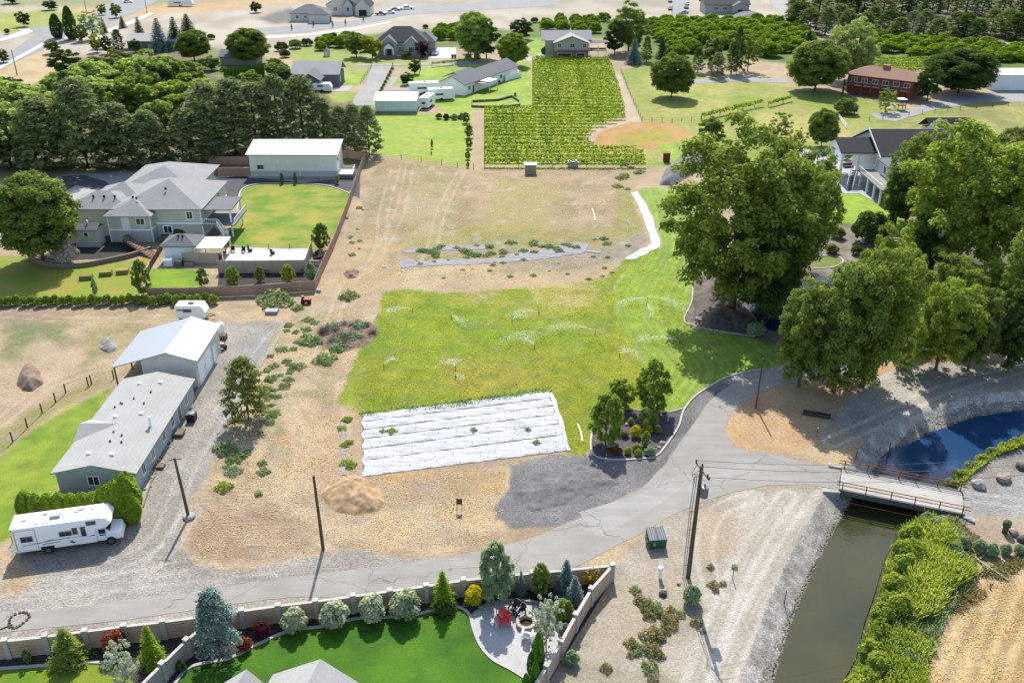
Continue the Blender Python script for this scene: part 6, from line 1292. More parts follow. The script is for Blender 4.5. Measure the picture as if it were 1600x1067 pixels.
b.win('S', 6, 7.7, .5, .5, 0, mull=0); b.p(MB().box(11.7,18,1,7,3.0,3.2), 'deck', WOODG); b.p(MB().box(11.6,19,5,10,5.2,5.4), 'side_roof', ROOFM)
for x in (12,15,17.8): b.p(MB().box(x-.12,x+.12,1,1.24,0,5.2), 'post', WHITE)
# new houses top
b = R('new_house', -96, 424, 'new pale house with grey hip roof and dark garage at the top left', 'house'); b.p(MB().box(0,15,0,12,0,3.4), 'wall', M('stucco_pale', (.6,.56,.5), .9, 1.5, .06)); b.p(hip_roof(0,15,0,12,3.4,3.0,.6), 'roof', ROOFM); b.p(MB().box(9,17.5,-5,2,0,3.4), 'wing', M('stucco_pale', A(206,198,186))); b.p(hip_roof(9,17.5,-5,5,3.4,2.4,.5), 'wing_roof', ROOFM); b.door('E', -1.6, 4.2, 2.5, 17.5, BLACKM, 'garage_door'); b.win('S', 3, 2, 1.2, 1.2, 0); b.win('S', 6.4, 2, 1.2, .8, 0)
b = R('new_house', -84, 445, 'new house with steep front gables and dark roof at the top edge', 'house'); ms = M('stucco_pale', A(206,198,186)); b.p(gable_walls(0,14,0,12,0,4.4,4.2,'y'), 'wall', ms); b.p(gable_roof(0,14,0,12,4.4,4.2,.5,.2,'y'), 'roof', ROOFD); b.p(gable_walls(13.5,20,-3,10,0,4.2,3.4,'y'), 'wing', ms); b.p(gable_roof(13.5,20,-3,10,4.2,3.4,.4,.2,'y'), 'wing_roof', ROOFK); b.p(gable_walls(8,12,-1.6,1,0,4.6,2.6,'y'), 'gable_bay', M('siding_pale_grey', (.48,.49,.48))); b.p(gable_roof(8,12,-1.6,4,4.6,2.6,.3,.15,'y'), 'gable_roof', ROOFK); b.door('S', 16.8, 3.6, 2.6, -3, BLACKM, 'garage_door'); b.win('S', 4, 2.6, 1.6, 1.6, 0); b.win('S', 10, 2.6, 1.2, 1.6, -1.6)
b = R('tan_house', 88, 448, 'taupe house cut by the top edge beyond the orchard', 'house'); mt = M('stucco_taupe', (.36,.33,.30), .9, 2, .06); b.p(gable_walls(0,20,0,13,0,4.2,3.0,'x'), 'wall', mt); b.p(gable_roof(0,20,0,13,4.2,3.0,.6,.2), 'roof', ROOFD); b.p(gable_walls(12,19,-3,2,0,3.8,1.6,'y'), 'porch', mt); b.p(gable_roof(12,19,-3,4,3.8,1.6,.4,.15,'y'), 'porch_roof', ROOFM); b.win('S', 5, 2.4, 1.8, 1.2, 0); b.win('S', 9, 2.4, 1.8, 1.2, 0); b.door('S', 15.5, 2.6, 2.4, -3, BLACKM)
b = R('low_house', -140, 352, 'low pale roofed house mostly hidden behind blue conifers at the top left', 'house'); b.p(MB().box(0,22,0,10,0,3.2), 'wall', M('siding_sand', A(190,180,160), .85, 2, .06)); b.p(gable_roof(0,22,0,10,3.2,1.8,.6,.15), 'roof', M('roof_pale', A(206,206,200), .8, 2, .08)); b.p(MB().box(-14,0,1,6,2.9,3.05), 'carport_roof', M('roof_pale', A(206,206,200))); b.win('S', 15, 1.8, 2, 1.2, 0)
b = R('low_house', -98, 322, 'low grey roofed house between the two trimmed round trees', 'house'); b.p(MB().box(0,12,0,9,0,2.8), 'wall', M('siding_sand', A(190,180,160))); b.p(gable_roof(0,12,0,9,2.8,1.6,.5,.15), 'roof', ROOFM); b.p(MB().box(1,9,9,14,0,3.2),'wing',ROOFM)
for nm, x0, y0, lb in (('playhouse', 511, 88, 'tiny grey playhouse on the grass left of the gabled brick house'),):
    g = G(x0, y0); b = R(nm, g.x, g.y, lb, 'playhouse'); b.p(gable_walls(-1,1,-1,1,0,1.8,.9,'y'), 'wall', M('siding_pale_grey', (.48,.49,.48))); b.p(gable_roof(-1,1,-1,1,1.8,.9,.2,.1,'y'), 'roof', ROOFM); b.p(MB().box(-.3,.3,-1.03,-1,0,1.4), 'door', WHITE)
# roofs at the bottom edge
for (x, y, z, lb, w_, L_) in ((500,1030,5.2,'grey shingled roof end poking into the bottom edge, right one',4.2,9),(384,1046,4.8,'smaller grey shingled roof tip at the bottom edge, left one',3.0,8)):
    pk = G(x, y, z); b = R('near_house', pk.x, pk.y, lb, 'house', -.22); b.p(gable_walls(-w_+.4, w_-.4, -L_, -.3, 0, z-2.6, 2.2, 'y'), 'wall', SAGEL); b.p(gable_roof(-w_+.4, w_-.4, -L_, -.3, z-2.5, 2.3, .4, .16, 'y'), 'roof', ROOFL)
# ================================================================ WALLED GARDEN
WALLP = M('wall_panel_brick', (.44,.30,.22), .9, 2.5, .14, stretch=(1,1,3)); WALLC = M('wall_concrete_cap', (.36,.345,.31), .9, 3, .1); WALLG = M('wall_grey_block', (.34,.32,.29), .9, 2.5, .2, stretch=(1,1,3))
def garden_wall(tops, h, label, pm, cm, rows=5, start=True):
    P = [G(x, y, h) for x, y in tops]; w0 = thing('garden_wall', (P[0].x, P[0].y, 0), label, 'wall')
    for i, p in enumerate(P):
        q = P[min(i+1, len(P)-1)]-P[max(i-1, 0)]; rz = atan2(q.y, q.x)
        if i or start:
            o = MB().cbox((0,0,0),(.42,.42,h+.12)).cbox((0,0,h+.123),(.5,.5,.1)).build('pillar', cm, w0, bevel=.015); o.location = (p.x-P[0].x, p.y-P[0].y, 0); o.rotation_euler[2] = rz
        if i < len(P)-1:
            c = P[i+1]; L = (c-p).length-.43; m_ = (p+c)/2-P[0]; rz = atan2(c.y-p.y, c.x-p.x); ch = (h-.1)/rows
            for k in range(rows):
                o = MB().box(-L/2, L/2, -.1+.004*(k%2), .1-.004*(k%2), .02+k*ch, .02+(k+1)*ch-.02).build('panel', pm, w0); o.location = (m_.x, m_.y, 0); o.rotation_euler[2] = rz
            o = MB().box(-L/2, L/2, -.14, .14, h-.09, h).build('cap', cm, w0); o.location = (m_.x, m_.y, 0); o.rotation_euler[2] = rz
    return w0
garden_wall([(-55,1009),(7,1001),(70,994),(132,986),(193,978),(254,971),(315,963),(377,954),(434,946),(493,939),(551,931),(609,923),(666,915),(724,906),(778,900),(832,895),(886,890),(957,883)], 1.85, 'long brick coloured panel wall with pale pillars along the lane', WALLP, WALLC)
garden_wall([(957,883),(924,920),(900,960),(877,1002),(854,1040),(830,1080),(806,1122)], 1.85, 'brick coloured panel wall running down the right side of the garden', WALLP, WALLC, start=False)
garden_wall([(336,962),(291,1000),(253,1037),(212,1078)], 1.8, 'grey block wall slanting down from the blue spruce', WALLG, WALLG)
MULCH = M('garden_mulch', A(84,76,72), .95, 5, .35)
kb = [(268,1075),(292,1046),(320,1036),(358,1029),(400,1008),(452,986),(503,979),(555,967),(592,965),(641,962),(675,954),(703,948),(723,951),(735,964),(740,983),(751,1009),(771,1031),(800,1047),(830,1066)]
sheet('mulch_bed', [(-60,1028),(957,905),(845,1085),(800,1100),(780,1040),(735,970),(600,975),(270,1075),(230,1090),(-60,1090)], .015, MULCH, 'dark mulch beds inside the garden wall')
sheet('lawn', kb+[(850,1120),(240,1120)], .03, lawnmat('lawn_garden', (60,112,8), (92,142,14)), 'deep green lawn inside the curving pale kerb', sm=3)
sheet('lawn', [(-60,1050),(0,1046),(69,1041),(138,1036),(175,1039),(205,1060),(190,1100),(-60,1120)], .03, lawnmat('lawn_garden_left', (110,150,20), (150,165,40)), 'lighter lawn in the bottom left corner', sm=3)
kerb('lawn_kerb', kb, .28, .12, CURB, 'pale kerb curving round the deep green lawn'); kerb('lawn_kerb', [(-60,1050),(0,1045),(69,1040),(138,1035),(178,1037)], .28, .12, CURB, 'pale kerb above the bottom left lawn')
STAMP = M('stamped_concrete', A(216,214,212), .8, 1.6, .12)
sheet('garden_patio', [(735,963),(750,950),(775,944),(800,941),(835,944),(862,958),(880,985),(868,1020),(845,1045),(822,1062),(800,1047),(771,1031),(751,1009),(740,983)], .05, STAMP, 'round bright patio with the fire pit', sm=4)
t = thing('patio_edge', tuple(G(800,941)), 'row of pale edging stones behind the round patio', 'edging'); P0 = G(800,941)
for p, q in zip(*(lambda a: (a, a[1:]))([G(v.x, v.y) for v in smoothpath([(748,951),(775,943),(800,940),(835,943),(862,957),(880,984)], 5)])):
    d_ = q-p; m_ = (p+q)/2-P0; MB().cbox((m_.x, m_.y, 0), (d_.length*.92, .25, .28), atan2(d_.y, d_.x)).build('stone', M('edging_stone', A(186,180,170), .9, 5, .2), t)
g = G(822,976); t = thing('fire_pit', (g.x, g.y, .05), 'round stone fire pit on the garden patio', 'fire pit')
for k in range(14):
    a = 2*pi*k/14
    for l in range(2): MB().cbox((cos(a+l*.2)*.72, sin(a+l*.2)*.72, l*.2), (.3,.34,.19), a+l*.2+pi/2*0).build('block', M('firepit_stone', A(220,208,186), .9, 4, .15), t)
MB().lathe((0,0,.0),[(.56,0),(.56,.1)],14).build('ash_bed', M('ash', A(70,60,50), .95, 6, .3), t)
def adirondack(x, y, rz, m, lb, k=1.0):
    g = G(x, y); t = thing('adirondack_chair', (g.x, g.y, .05), lb, 'chair', rz); t.scale = (k, k, k)
    for i in range(5): MB().extr([(-.28+i*.115,.34),(-.18+i*.115,.34),(-.18+i*.115,.36),(-.28+i*.115,.36)],'y',-.3,.28).build('seat_slat', m, t)
    for i in range(6): w_ = -.29+i*.098; MB().add([(w_,.24,.32),(w_+.085,.24,.32),(w_+.085,.46,1.08-abs(i-2.5)*.05),(w_,.46,1.08-abs(i-2.5)*.05),(w_,.27,.32),(w_+.085,.27,.32),(w_+.085,.49,1.08-abs(i-2.5)*.05),(w_,.49,1.08-abs(i-2.5)*.05)],[(0,3,2,1),(4,5,6,7),(0,1,5,4),(1,2,6,5),(2,3,7,6),(3,0,4,7)]).build('back_slat', m, t)
    for s_ in (-1, 1):
        MB().cbox((s_*.38,0,.58),(.14,.8,.03)).build('armrest', m, t)
        MB().cbox((s_*.36,-.34,0),(.06,.1,.58)).build('leg', m, t); MB().cbox((s_*.36,.3,0),(.06,.1,.58)).build('leg', m, t)
adirondack(788,975,.15, M('red_paint', (.62,.03,.03), .5, 4, .1), 'bright red slatted garden chair on the round patio', 1.25)
adirondack(804,957,-.5, M('chair_black', (.03,.03,.035), .5, 4, .1), 'black garden chair behind the red one, left of two', 1.1); adirondack(812,962,-.9, M('chair_black', (.03,.03,.035)), 'black garden chair behind the red one, right of two', 1.1)
adirondack(824,997,2.9, M('chair_white', (.6,.6,.6), .5, 4, .1), 'whitish garden chair below the fire pit', 1.1)
# ================================================================ BRIDGE
A0 = G(1312,764,.3); B0 = G(1506,803,.3); rzb = atan2(B0.y-A0.y, B0.x-A0.x); LB = hypot(B0.x-A0.x, B0.y-A0.y); WB = 4.05
t = thing('bridge', (A0.x, A0.y, 0), 'concrete road bridge with rusty pipe railings over the canal', 'bridge', rzb)
DK = M('bridge_deck', A(214,208,198), .9, 1.2, .1, stretch=(1,1,1)); BC = M('bridge_concrete', A(126,124,122), .9, 2, .15)
for k in range(4): MB().box(0, LB, .1+k*.965, .1+k*.965+.94, .08, .3).build('deck_panel', DK, t)
for y in (-.2, WB-.08): MB().box(-.1, LB+.1, y, y+.28, -.25, .36).build('edge_beam', BC, t)
MB().box(.0, LB, .1, WB-.1, -.2, .06).build('girder', BC, t)
for x in (-.9, LB+.1): MB().box(x, x+.8, -.6, WB+.6, -2.2, .04).build('abutment', M('abutment_concrete', A(180,176,168), .9, 2, .14), t)
for q in ([(-1.6,-.9),(.1,-.5),(.1,-.2),(-1.6,-.2)], [(-1.4,WB+.2),(.1,WB+.2),(.1,WB+.5),(-1.4,WB+.9)], [(LB-.1,-.5),(LB+1.0,-.9),(LB+1.0,-.2),(LB-.1,-.2)]): MB().prism(q, -1.8, .22).build('wing_wall', CONC, t)
for (y, pos) in ((-.08, (0.02,.215,.42,.61,.805,.985)), (WB+.06, (0.02,.215,.48,.62,.80,.985))):
    for q in pos: MB().cbox((LB*q, y, .1),(.1,.08,1.2)).build('post', RUST, t)
    for z in (.85, 1.22): MB().tube([(-.35,y+.05,z),(LB+.55,y+.05,z)], .05, 6).build('rail', RUST, t)
MB().tube([(.8,-.9,-.55),(LB-.5,-.9,-.62)], .045, 6).build('pipe', RUST, t)
# ================================================================ POLES AND WIRES
POLE = M('pole_wood', A(128,112,94), .9, 6, .3, stretch=(1,1,.15)); GALV = M('galvanised', A(180,184,188), .4, 4, .1, metal=.5); CAN = M('transformer_grey', A(150,156,162), .45, 3, .08)
def pole(x, y, ty, lb, r=.16, lean=(0,0), name='utility_pole', mat=None):
    g = G(x, y); h = HT(x, y, ty); t = thing(name, (g.x, g.y, gz(g.x, g.y)), lb, 'utility pole'); MB().tube([(0,0,-.3),(lean[0]*.5,lean[1]*.5,h*.5),(lean[0],lean[1],h)], r, 10, r*.7).build('shaft', mat or POLE, t); return t, h, g
t, h, g = pole(295,808,715,'leaning wooden pole with a concrete collar beside the gravel drive', .17, (-.3,0)); MB().lathe((.05,0,-.05),[(.65,0),(.62,.3),(.5,.4)],14).build('collar', CONC, t)
MB().tube([(-1.0,0,h-.3),(.4,0,h-.1)], .04, 5).build('bracket', BLACKM, t)
pole(505,858,743,'bare wooden pole at the lower edge of the straw slope', .17, (-.12,0))
t, h, g = pole(1075,902,728,'tall power pole with crossarm and grey transformer beside the sagebrush', .22, (.15,0)); TP = g.copy(); TPH = h
MB().tube([(-.2,.7,h-.15),(.5,-1.6,h-.35)], .07, 6).build('crossarm', POLE, t)
for (x, y, z) in ((-.2,.7,h-.1),(.15,-.2,h+.1),(.5,-1.6,h-.3),(.45,-1.2,h-.3)): MB().lathe((x,y,z),[(.05,0),(.09,.08),(.05,.14),(.09,.2),(.04,.3)],8).build('insulator', BLACKM, t)
MB().lathe((.55,-.25,h-3.1),[(.3,0),(.36,.06),(.36,1.0),(.3,1.08),(.08,1.12)],14).build('transformer', CAN, t)
MB().lathe((.55,-.25,h-1.98),[(.06,0),(.09,.1),(.05,.3)],8).build('bushing', BLACKM, t)
for dx in (-.32,-.5): MB().tube([(dx,-.05,0),(dx,-.05,h*.62),(dx+.15,0,h-.8)], .035, 5).build('conduit', GALV, t)
for k in range(4): MB().tube([(-.5,-.05,1.5+k*2.0),(0,0,1.5+k*2.0)], .03, 4).build('standoff', BLACKM, t)
for k in range(3):
    a = -.9+k*.35; MB().tube([(-.15+k*.15,.5-k*.8,h-.2),(-.6,.2-k*.3,h-.9),(-.3,0,h-1.8)], .02, 4).build('drop_wire', BLACKM, t)
pole(1181,637,560,'thin wooden pole at the edge of the orange mulch island', .11, (.1,0)); pole(27,118,78,'wooden pole on the dry corner field at the top left', .16)
pole(657,110,66,'wooden pole by the round lollipop trees', .16); pole(230,22,-16,'tall pole beyond the top left street', .15); pole(136,24,-10,'dark pole rising from the trees at the top left', .15)
pole(614,107,98,'short gate post by the gravel lane', .15, name='post'); pole(1050,24,8,'thin sign pole on the short street', .08, name='sign_pole')
def wire(p, q, sag, r=.012, lb='thin overhead wire', name='overhead_wire', n=14):
    p, q = Vector(p), Vector(q); P = [p.lerp(q, k/n)-Vector((0,0,sag*4*(k/n)*(1-k/n))) for k in range(n+1)]
    o = MB().tube(P, r, 4, caps=False).build(name, GALV); return props(o, lb, 'wire')
for k, (dy, z0) in enumerate(((.7,TPH+.1),(-.4,TPH+.2),(-1.6,TPH-.05))):
    q = G(2050, 640+k*14, 12); wire((TP.x+.15+(k-1)*.35, TP.y+dy, z0), q, 2.6, .022, ('upper','middle','lower')[k]+' of the three overhead wires crossing the canal to the right')
# ================================================================ GROUND SHEETS
def dotted(name, col, dots=True):
    if name in MATS: return MATS[name]
    m, n, ns, ls = nmat(name); g = N(ns, 'ShaderNodeNewGeometry').outputs['Position']
    mp = N(ns, 'ShaderNodeMapping'); mp.inputs['Rotation'].default_value = (0,0,-.25); mp.inputs['Scale'].default_value = (.22,1.6,1); ls.new(g, mp.inputs[0]); a = noise(ns, ls, mp.outputs[0], 1.3, 6, .7); b = noise(ns, ls, g, 2.2, 6, .85)
    c = mul(ns, ls, col, rng(ns, ls, a, .36, .64, .72, 1.2)); c = mixc(ns, ls, rng(ns, ls, b, .56, .66, 0, .6), c, (.15,.145,.145))
    if dots:
        v = N(ns, 'ShaderNodeTexVoronoi'); v.inputs['Scale'].default_value = 1.05; v.inputs['Randomness'].default_value = .35; ls.new(g, v.inputs['Vector'])
        c = mixc(ns, ls, rng(ns, ls, v.outputs['Distance'], .09, .13, .85, 0), c, (.08,.08,.07))
    bsdf_out(m, ns, ls, c, .9, a, .2, .04, 0, .1); MATS[name] = m; return m
SHEETM = dotted('white_plastic', (.38,.38,.385)); SILV = dotted('silver_plastic', A(186,184,190), False); WSTR = dotted('white_strip', (.42,.42,.44), False)
c0, c1, c2, c3 = [G(*p) for p in ((566,648),(856,611),(889,704),(568,745))]
t = thing('ground_sheet', tuple(c0), 'large white plastic ground sheet laid in strips at the meadow edge', 'ground sheet')
fr_ = [0,.13,.27,.42,.58,.76,1.0]
for k in range(6):
    nx, ny = 70, 7; V_ = []; r = random.Random(k)
    for j in range(ny+1):
        for i in range(nx+1):
            u = i/nx; f0, f1_ = fr_[k]+.006, fr_[k+1]-.006; v = f0+(f1_-f0)*j/ny
            L_ = c0.lerp(c3, v); R_ = c1.lerp(c2, v); p = L_.lerp(R_, u); e = (j in (0, ny))
            p.y += .07*sin(u*5+k)*(.3+.7*sin(k*2.0))+(.05*sin(u*37+k*3)+.06*sin(u*91+k) if e else 0); z = .05+(.0 if e else .03*float(fbm(np.array([p.x]), np.array([p.y]), .8, 3)[0])+.03*sin(pi*j/ny))
            p.x += .15*sin(v*31)*(1 if i in (0,nx) else 0); V_.append((p.x-c0.x, p.y-c0.y, z))
    F_ = [(j*(nx+1)+i, j*(nx+1)+i+1, (j+1)*(nx+1)+i+1, (j+1)*(nx+1)+i) for j in range(ny) for i in range(nx)]
    o = MB().add(V_, F_).build('strip', SHEETM, t, smooth=True)
props(MB().prism([(p.x, p.y) for p in (c0,c1,c2,c3)], .005, .03).build('ground_sheet', M('seam_dark', (.10,.095,.09), .9, 3, .3)), 'dark under layer showing in the seams of the white ground sheet', 'ground sheet')
def tarp(poly, lb, m, name='ground_sheet'):
    P = [G(*p) for p in jag(poly, 1.3, 7)]; o = MB().prism([(p.x, p.y) for p in P], .01, .06).build(name, m); return props(o, lb, 'ground sheet')
tarp([(625,408),(643,405),(653,410),(704,405),(780,405),(800,396),(850,388),(901,378),(921,383),(912,395),(851,405),(800,409),(740,413),(650,417),(627,418)], 'long silver plastic strip between the two fields', SILV)
tarp([(628,392),(665,389),(699,384),(740,384),(767,382),(765,389),(730,391),(691,392),(640,396)], 'short silver plastic strip above the long one', SILV)
tarp([(986,302),(996,300),(1010,321),(1020,341),(1025,359),(1032,377),(1029,387),(1010,397),(987,407),(975,404),(984,399),(1018,381),(1015,367),(1008,349),(1005,339),(995,319)], 'white plastic strip curving along the striped lawn', WSTR)
tarp([(531,654),(536,655),(540,678),(538,700),(541,742),(535,743),(533,700),(536,680)], 'thin torn grey plastic strip left of the large white sheet', SILV)
tarp([(862,614),(868,625),(880,660),(891,704),(886,705),(872,655),(857,615)], 'folded white edge at the right end of the ground sheet', WSTR)
for i, (x0, y0, x1, y1) in enumerate([(903,664,910,690),(596,418,604,417),(915,393,938,396),(925,327,930,345)]):
    a_, b_ = G(x0, y0), G(x1, y1); o = MB().tube([(a_.x,a_.y,.1),((a_.x+b_.x)/2+.1,(a_.y+b_.y)/2,.12),(b_.x,b_.y,.1)], .08, 6).build('pipe', WHITE); props(o, ('white pipe lying on the meadow right of the ground sheet','short white pipe at the left of the silver strips','white pipe at the right end of the long silver strip','short white pipe on the dry field')[i], 'pipe')
# ================================================================ ISLAND, KERBS
kerb('island_kerb', [(926,667),(923,700),(932,714),(962,719),(1002,717),(1025,713),(1043,693),(1060,667),(1066,647),(1071,637),(1083,622),(1104,607),(1129,593),(1154,584),(1195,577)], .22, .14, CURB, 'white kerb round the island bed and on along the lawn', px=True)
kerb('lawn_kerb', [(938,640),(955,637),(985,640),(1020,643),(1045,644),(1071,637)], .15, .1, CURB, 'thin kerb between the mown lawn and the island bed')
kerb('lawn_kerb', [(1082,432),(1081,470),(1069,500),(1085,510),(1130,519),(1180,526)], .18, .12, CURB, 'thin pale kerb round the mulch under the giant cottonwood')
sheet('island_bed', [(927,668),(924,700),(932,713),(962,718),(1002,716),(1024,712),(1042,693),(1059,667),(1065,647),(1070,638),(1045,644),(1000,641),(955,638),(936,642)], .03, M('island_mulch', A(104,98,100), .95, 4, .3), 'grey mulch of the kerbed island bed')
sheet('stone_strip', [(290,620),(300,618),(262,690),(238,745),(222,795),(212,790),(226,750),(252,690)], .03, M('white_stones', A(196,190,180), .95, 2.2, .45), 'strip of pale stones beside the mobile home'); kerb('timber_edge', [(312,600),(298,622),(264,688),(240,744),(224,792)], .16, .12, WOODG, 'timber edging along the gravel drive', 'edging')
# ================================================================ ROCKS AND MOUNDS
def rock(x, y, s_, lb, m=None, name='boulder', flat=.7, cat='boulder', group=None):
    import bmesh
    g = G(x, y); bm = bmesh.new(); bmesh.ops.create_icosphere(bm, subdivisions=2, radius=1); r = random.Random(int(x*3+y)); o_ = Vector((r.random()*9, r.random()*9, r.random()*9))
    from mathutils import noise as mn
    for v in bm.verts: v.co *= 1+.35*mn.noise(v.co*1.1+o_)+.12*mn.noise(v.co*3+o_); v.co.z *= flat
    me = bpy.data.meshes.new(name); bm.to_mesh(me); bm.free(); me.materials.append(m or M('boulder_pale', A(206,198,190), .9, 3, .2)); o = bpy.data.objects.new(name, me); COL.objects.link(o)
    o.location = (g.x, g.y, gz(g.x, g.y)+s_*flat*.45); o.scale = (s_, s_*.8, s_); o.rotation_euler[2] = r.random()*3; return props(o, lb, cat, group)
BPK = M('boulder_pink', A(200,176,160), .9, 3, .2); BDK = M('boulder_dark', A(110,106,100), .9, 3, .2)
rock(1528,760,.85,'whitish boulder just past the right end of the bridge'); rock(1567,750,.85,'pinkish boulder right of the whitish one', BPK); rock(1594,731,.7,'dark boulder near the right edge above the road', BDK)
rock(1583,834,.55,'small rock lying beside the green post', BPK); rock(1598,845,.6,'rock cut by the right edge below the road', BDK); rock(1036,929,.45,'grey stone near the utility marker', BDK); rock(1060,912,.25,'small pale stone near the sagebrush')
rock(1440,850,.3,'small white rock among the weeds below the bridge'); rock(1505,845,.3,'small whitish rock by the weeds at the road end'); rock(958,697,.3,'pale stone in the island bed, left'); rock(1035,693,.35,'pale stone in the island bed, right'); rock(1030,700,.28,'smaller pale stone near the right kerb of the island bed')
rock(980,664,.3,'pale stone at the back of the island bed')
for i in range(30):
    x = 1080+rw.uniform(0,50); y = 470+rw.uniform(0,50)
    if x+y > 1565: rock(x, y, rw.uniform(.12,.3), 'pale stone scattered on the mulch under the giant cottonwood', None, 'stone', .6, 'stone', 'stones on the cottonwood mulch')
for i in range(46):
    v = rw.random(); x = 296-78*v+rw.uniform(-5,5); y = 622+168*v; rock(x, y, rw.uniform(.12,.26), 'pale stone in the strip beside the mobile home', None, 'stone', .6, 'stone', 'stones beside the mobile home')
def mound(poly, h, m, lb, name='soil_mound', rough=.25, rag=3, cat='mound', n=46, peak=None):
    P = [G(*p) for p in poly]; xs = [p.x for p in P]; ys = [p.y for p in P]; X_, Y_ = np.meshgrid(np.linspace(min(xs), max(xs), n), np.linspace(min(ys), max(ys), n))
    d = np.where(inpoly(X_, Y_, P), distpoly(X_, Y_, P), 0); dm = d.max(); q = np.clip(d/dm*1.3, 0, 1); Z = h*(q**.8)*(1-rough+rough*2*fbm(X_, Y_, dm*.8, 4, 17))+(q > 0)*(fbm(X_, Y_, .9, 4)-.5)*.45
    Z = np.where(q > 0, np.maximum(Z, .02), -.03); idx = np.arange(n*n).reshape(n, n); F_ = np.stack([idx[:-1,:-1],idx[:-1,1:],idx[1:,1:],idx[1:,:-1]], -1).reshape(-1, 4)
    keep = (q.ravel()[F_] > 0).any(1); V_ = np.stack([X_.ravel()-xs[0], Y_.ravel()-ys[0], Z.ravel()], -1)
    o = linkm(name, npmesh(name, V_, F_[keep], m, None, True), None, (xs[0], ys[0], 0)); return props(o, lb, cat)
SOIL = M('soil_dark', A(170,146,124), .95, 3, .3); STRW = M('straw_heap', A(206,172,130), .95, 1.1, .5); GRVL = M('gravel_heap', A(140,138,138), .95, 5, .3); TWIG = M('brushwood', A(150,124,108), .95, 3, .45, stretch=(1,.3,1))
mound([(25,600),(35,575),(48,568),(60,578),(68,600),(50,612),(35,610)], 1.2, SOIL, 'dark soil heap on the sandy yard at the left')
mound([(500,772),(520,750),(555,742),(590,756),(602,785),(590,800),(560,806),(520,800)], 1.15, STRW, 'straw covered dirt heap beside the wooden pole', 'straw_mound', .35)
mound([(495,520),(520,503),(560,500),(590,508),(588,530),(560,545),(530,552),(505,545)], .35, TWIG, 'heap of dry brushwood at the left edge of the meadow', 'brush_pile', .5)
for i in range(22):
    x = rw.uniform(498,586); y = rw.uniform(508,545); T('twiggy' if i % 3 else 'tuft', 'dead' if i % 3 else 'sage', x, y, y-rw.uniform(10,16), rw.uniform(20,34), 'dry tangled brush on the brown heap at the left edge of the meadow', 'dry brush', 'dry brush on the brown heap', 'dry_brush')
mound([(1084,500),(1086,450),(1096,432),(1130,440),(1150,470),(1180,500),(1195,520),(1150,518),(1100,512)], 1.3, M('rocky_soil', A(120,108,98), .95, 1.6, .5), 'rocky dark mound under the giant cottonwood', 'rock_mound', .5)
for i in range(16): rock(1092+rw.uniform(0,62), 452+rw.uniform(0,52), rw.uniform(.35,.8), 'grey rock on the mound under the giant cottonwood', BDK if i % 2 else None, 'rock', .6, 'rock', 'rocks under the giant cottonwood')
mound([(1030,290),(1040,265),(1060,248),(1085,240),(1110,250),(1090,270),(1050,290)], 1.9, GRVL, 'grey gravel heap beside the giant cottonwood', 'gravel_mound'); mound([(800,770),(830,740),(900,725),(960,735),(970,755),(900,785),(830,800)], .35, M('gravel_heap_low', A(132,130,130), .95, 6, .35), 'low spread of dark gravel beside the island bed', 'gravel_mound', .4)
mound([(536,428),(548,420),(562,424),(558,434),(542,436)], .6, SOIL, 'little soil heap near the brown fence corner'); mound([(1128,45),(1140,18),(1160,14),(1185,22),(1190,30),(1150,40)][1:], 2.0, GRVL, 'green grey heap in front of the taupe house')
mound([(155,545),(160,530),(178,530),(185,545),(170,552)], .5, M('rubble', A(170,166,160), .9, 5, .4), 'small grey rubble heap left of the metal workshop')
# ================================================================ SPRINKLERS
sm_, n_, ns_, ls_ = nmat('water_spray'); pb = N(ns_, 'ShaderNodeBsdfDiffuse'); pb.inputs[0].default_value = (.85,.9,.92,1); tb = N(ns_, 'ShaderNodeBsdfTranslucent'); tb.inputs[0].default_value = (.9,.94,.96,1)
tr = N(ns_, 'ShaderNodeBsdfTransparent'); m1 = N(ns_, 'ShaderNodeMixShader'); m1.inputs[0].default_value = .5; m2 = N(ns_, 'ShaderNodeMixShader'); m2.inputs[0].default_value = .34
ls_.new(pb.outputs[0], m1.inputs[1]); ls_.new(tb.outputs[0], m1.inputs[2]); ls_.new(tr.outputs[0], m2.inputs[1]); ls_.new(m1.outputs[0], m2.inputs[2]); o_ = N(ns_, 'ShaderNodeOutputMaterial'); ls_.new(m2.outputs[0], o_.inputs[0])
def sprinkler(x, y, ang, L, lb, n=700, fan=.16, two=False):
    g = G(x, y); t = thing('sprinkler', (g.x, g.y, 0), lb, 'sprinkler'); MB().lathe((0,0,0),[(.04,0),(.04,.5),(.08,.52),(.06,.6)],8).build('head', BLACKM, t); r = np.random.default_rng(int(x+y))
    s_ = r.random(n)**.8; a = ang+r.normal(0, fan, n)*(0.4+s_); 
    if two: a = a+np.where(r.random(n) > .5, pi*.9, 0)
    z = .5+4*s_*(1-s_)*L*.11-s_*.5+r.normal(0, .12, n)*s_*1.5; P = np.stack([np.cos(a)*s_*L, np.sin(a)*s_*L, np.maximum(z, .02)], 1)
    V_, F_ = rot_quads(P, r.normal(size=(n, 3)), .06+.09*r.random(n)*(.4+s_), .8, r); props(linkm('spray', npmesh('spray', V_, F_, sm_), t), kind='stuff')
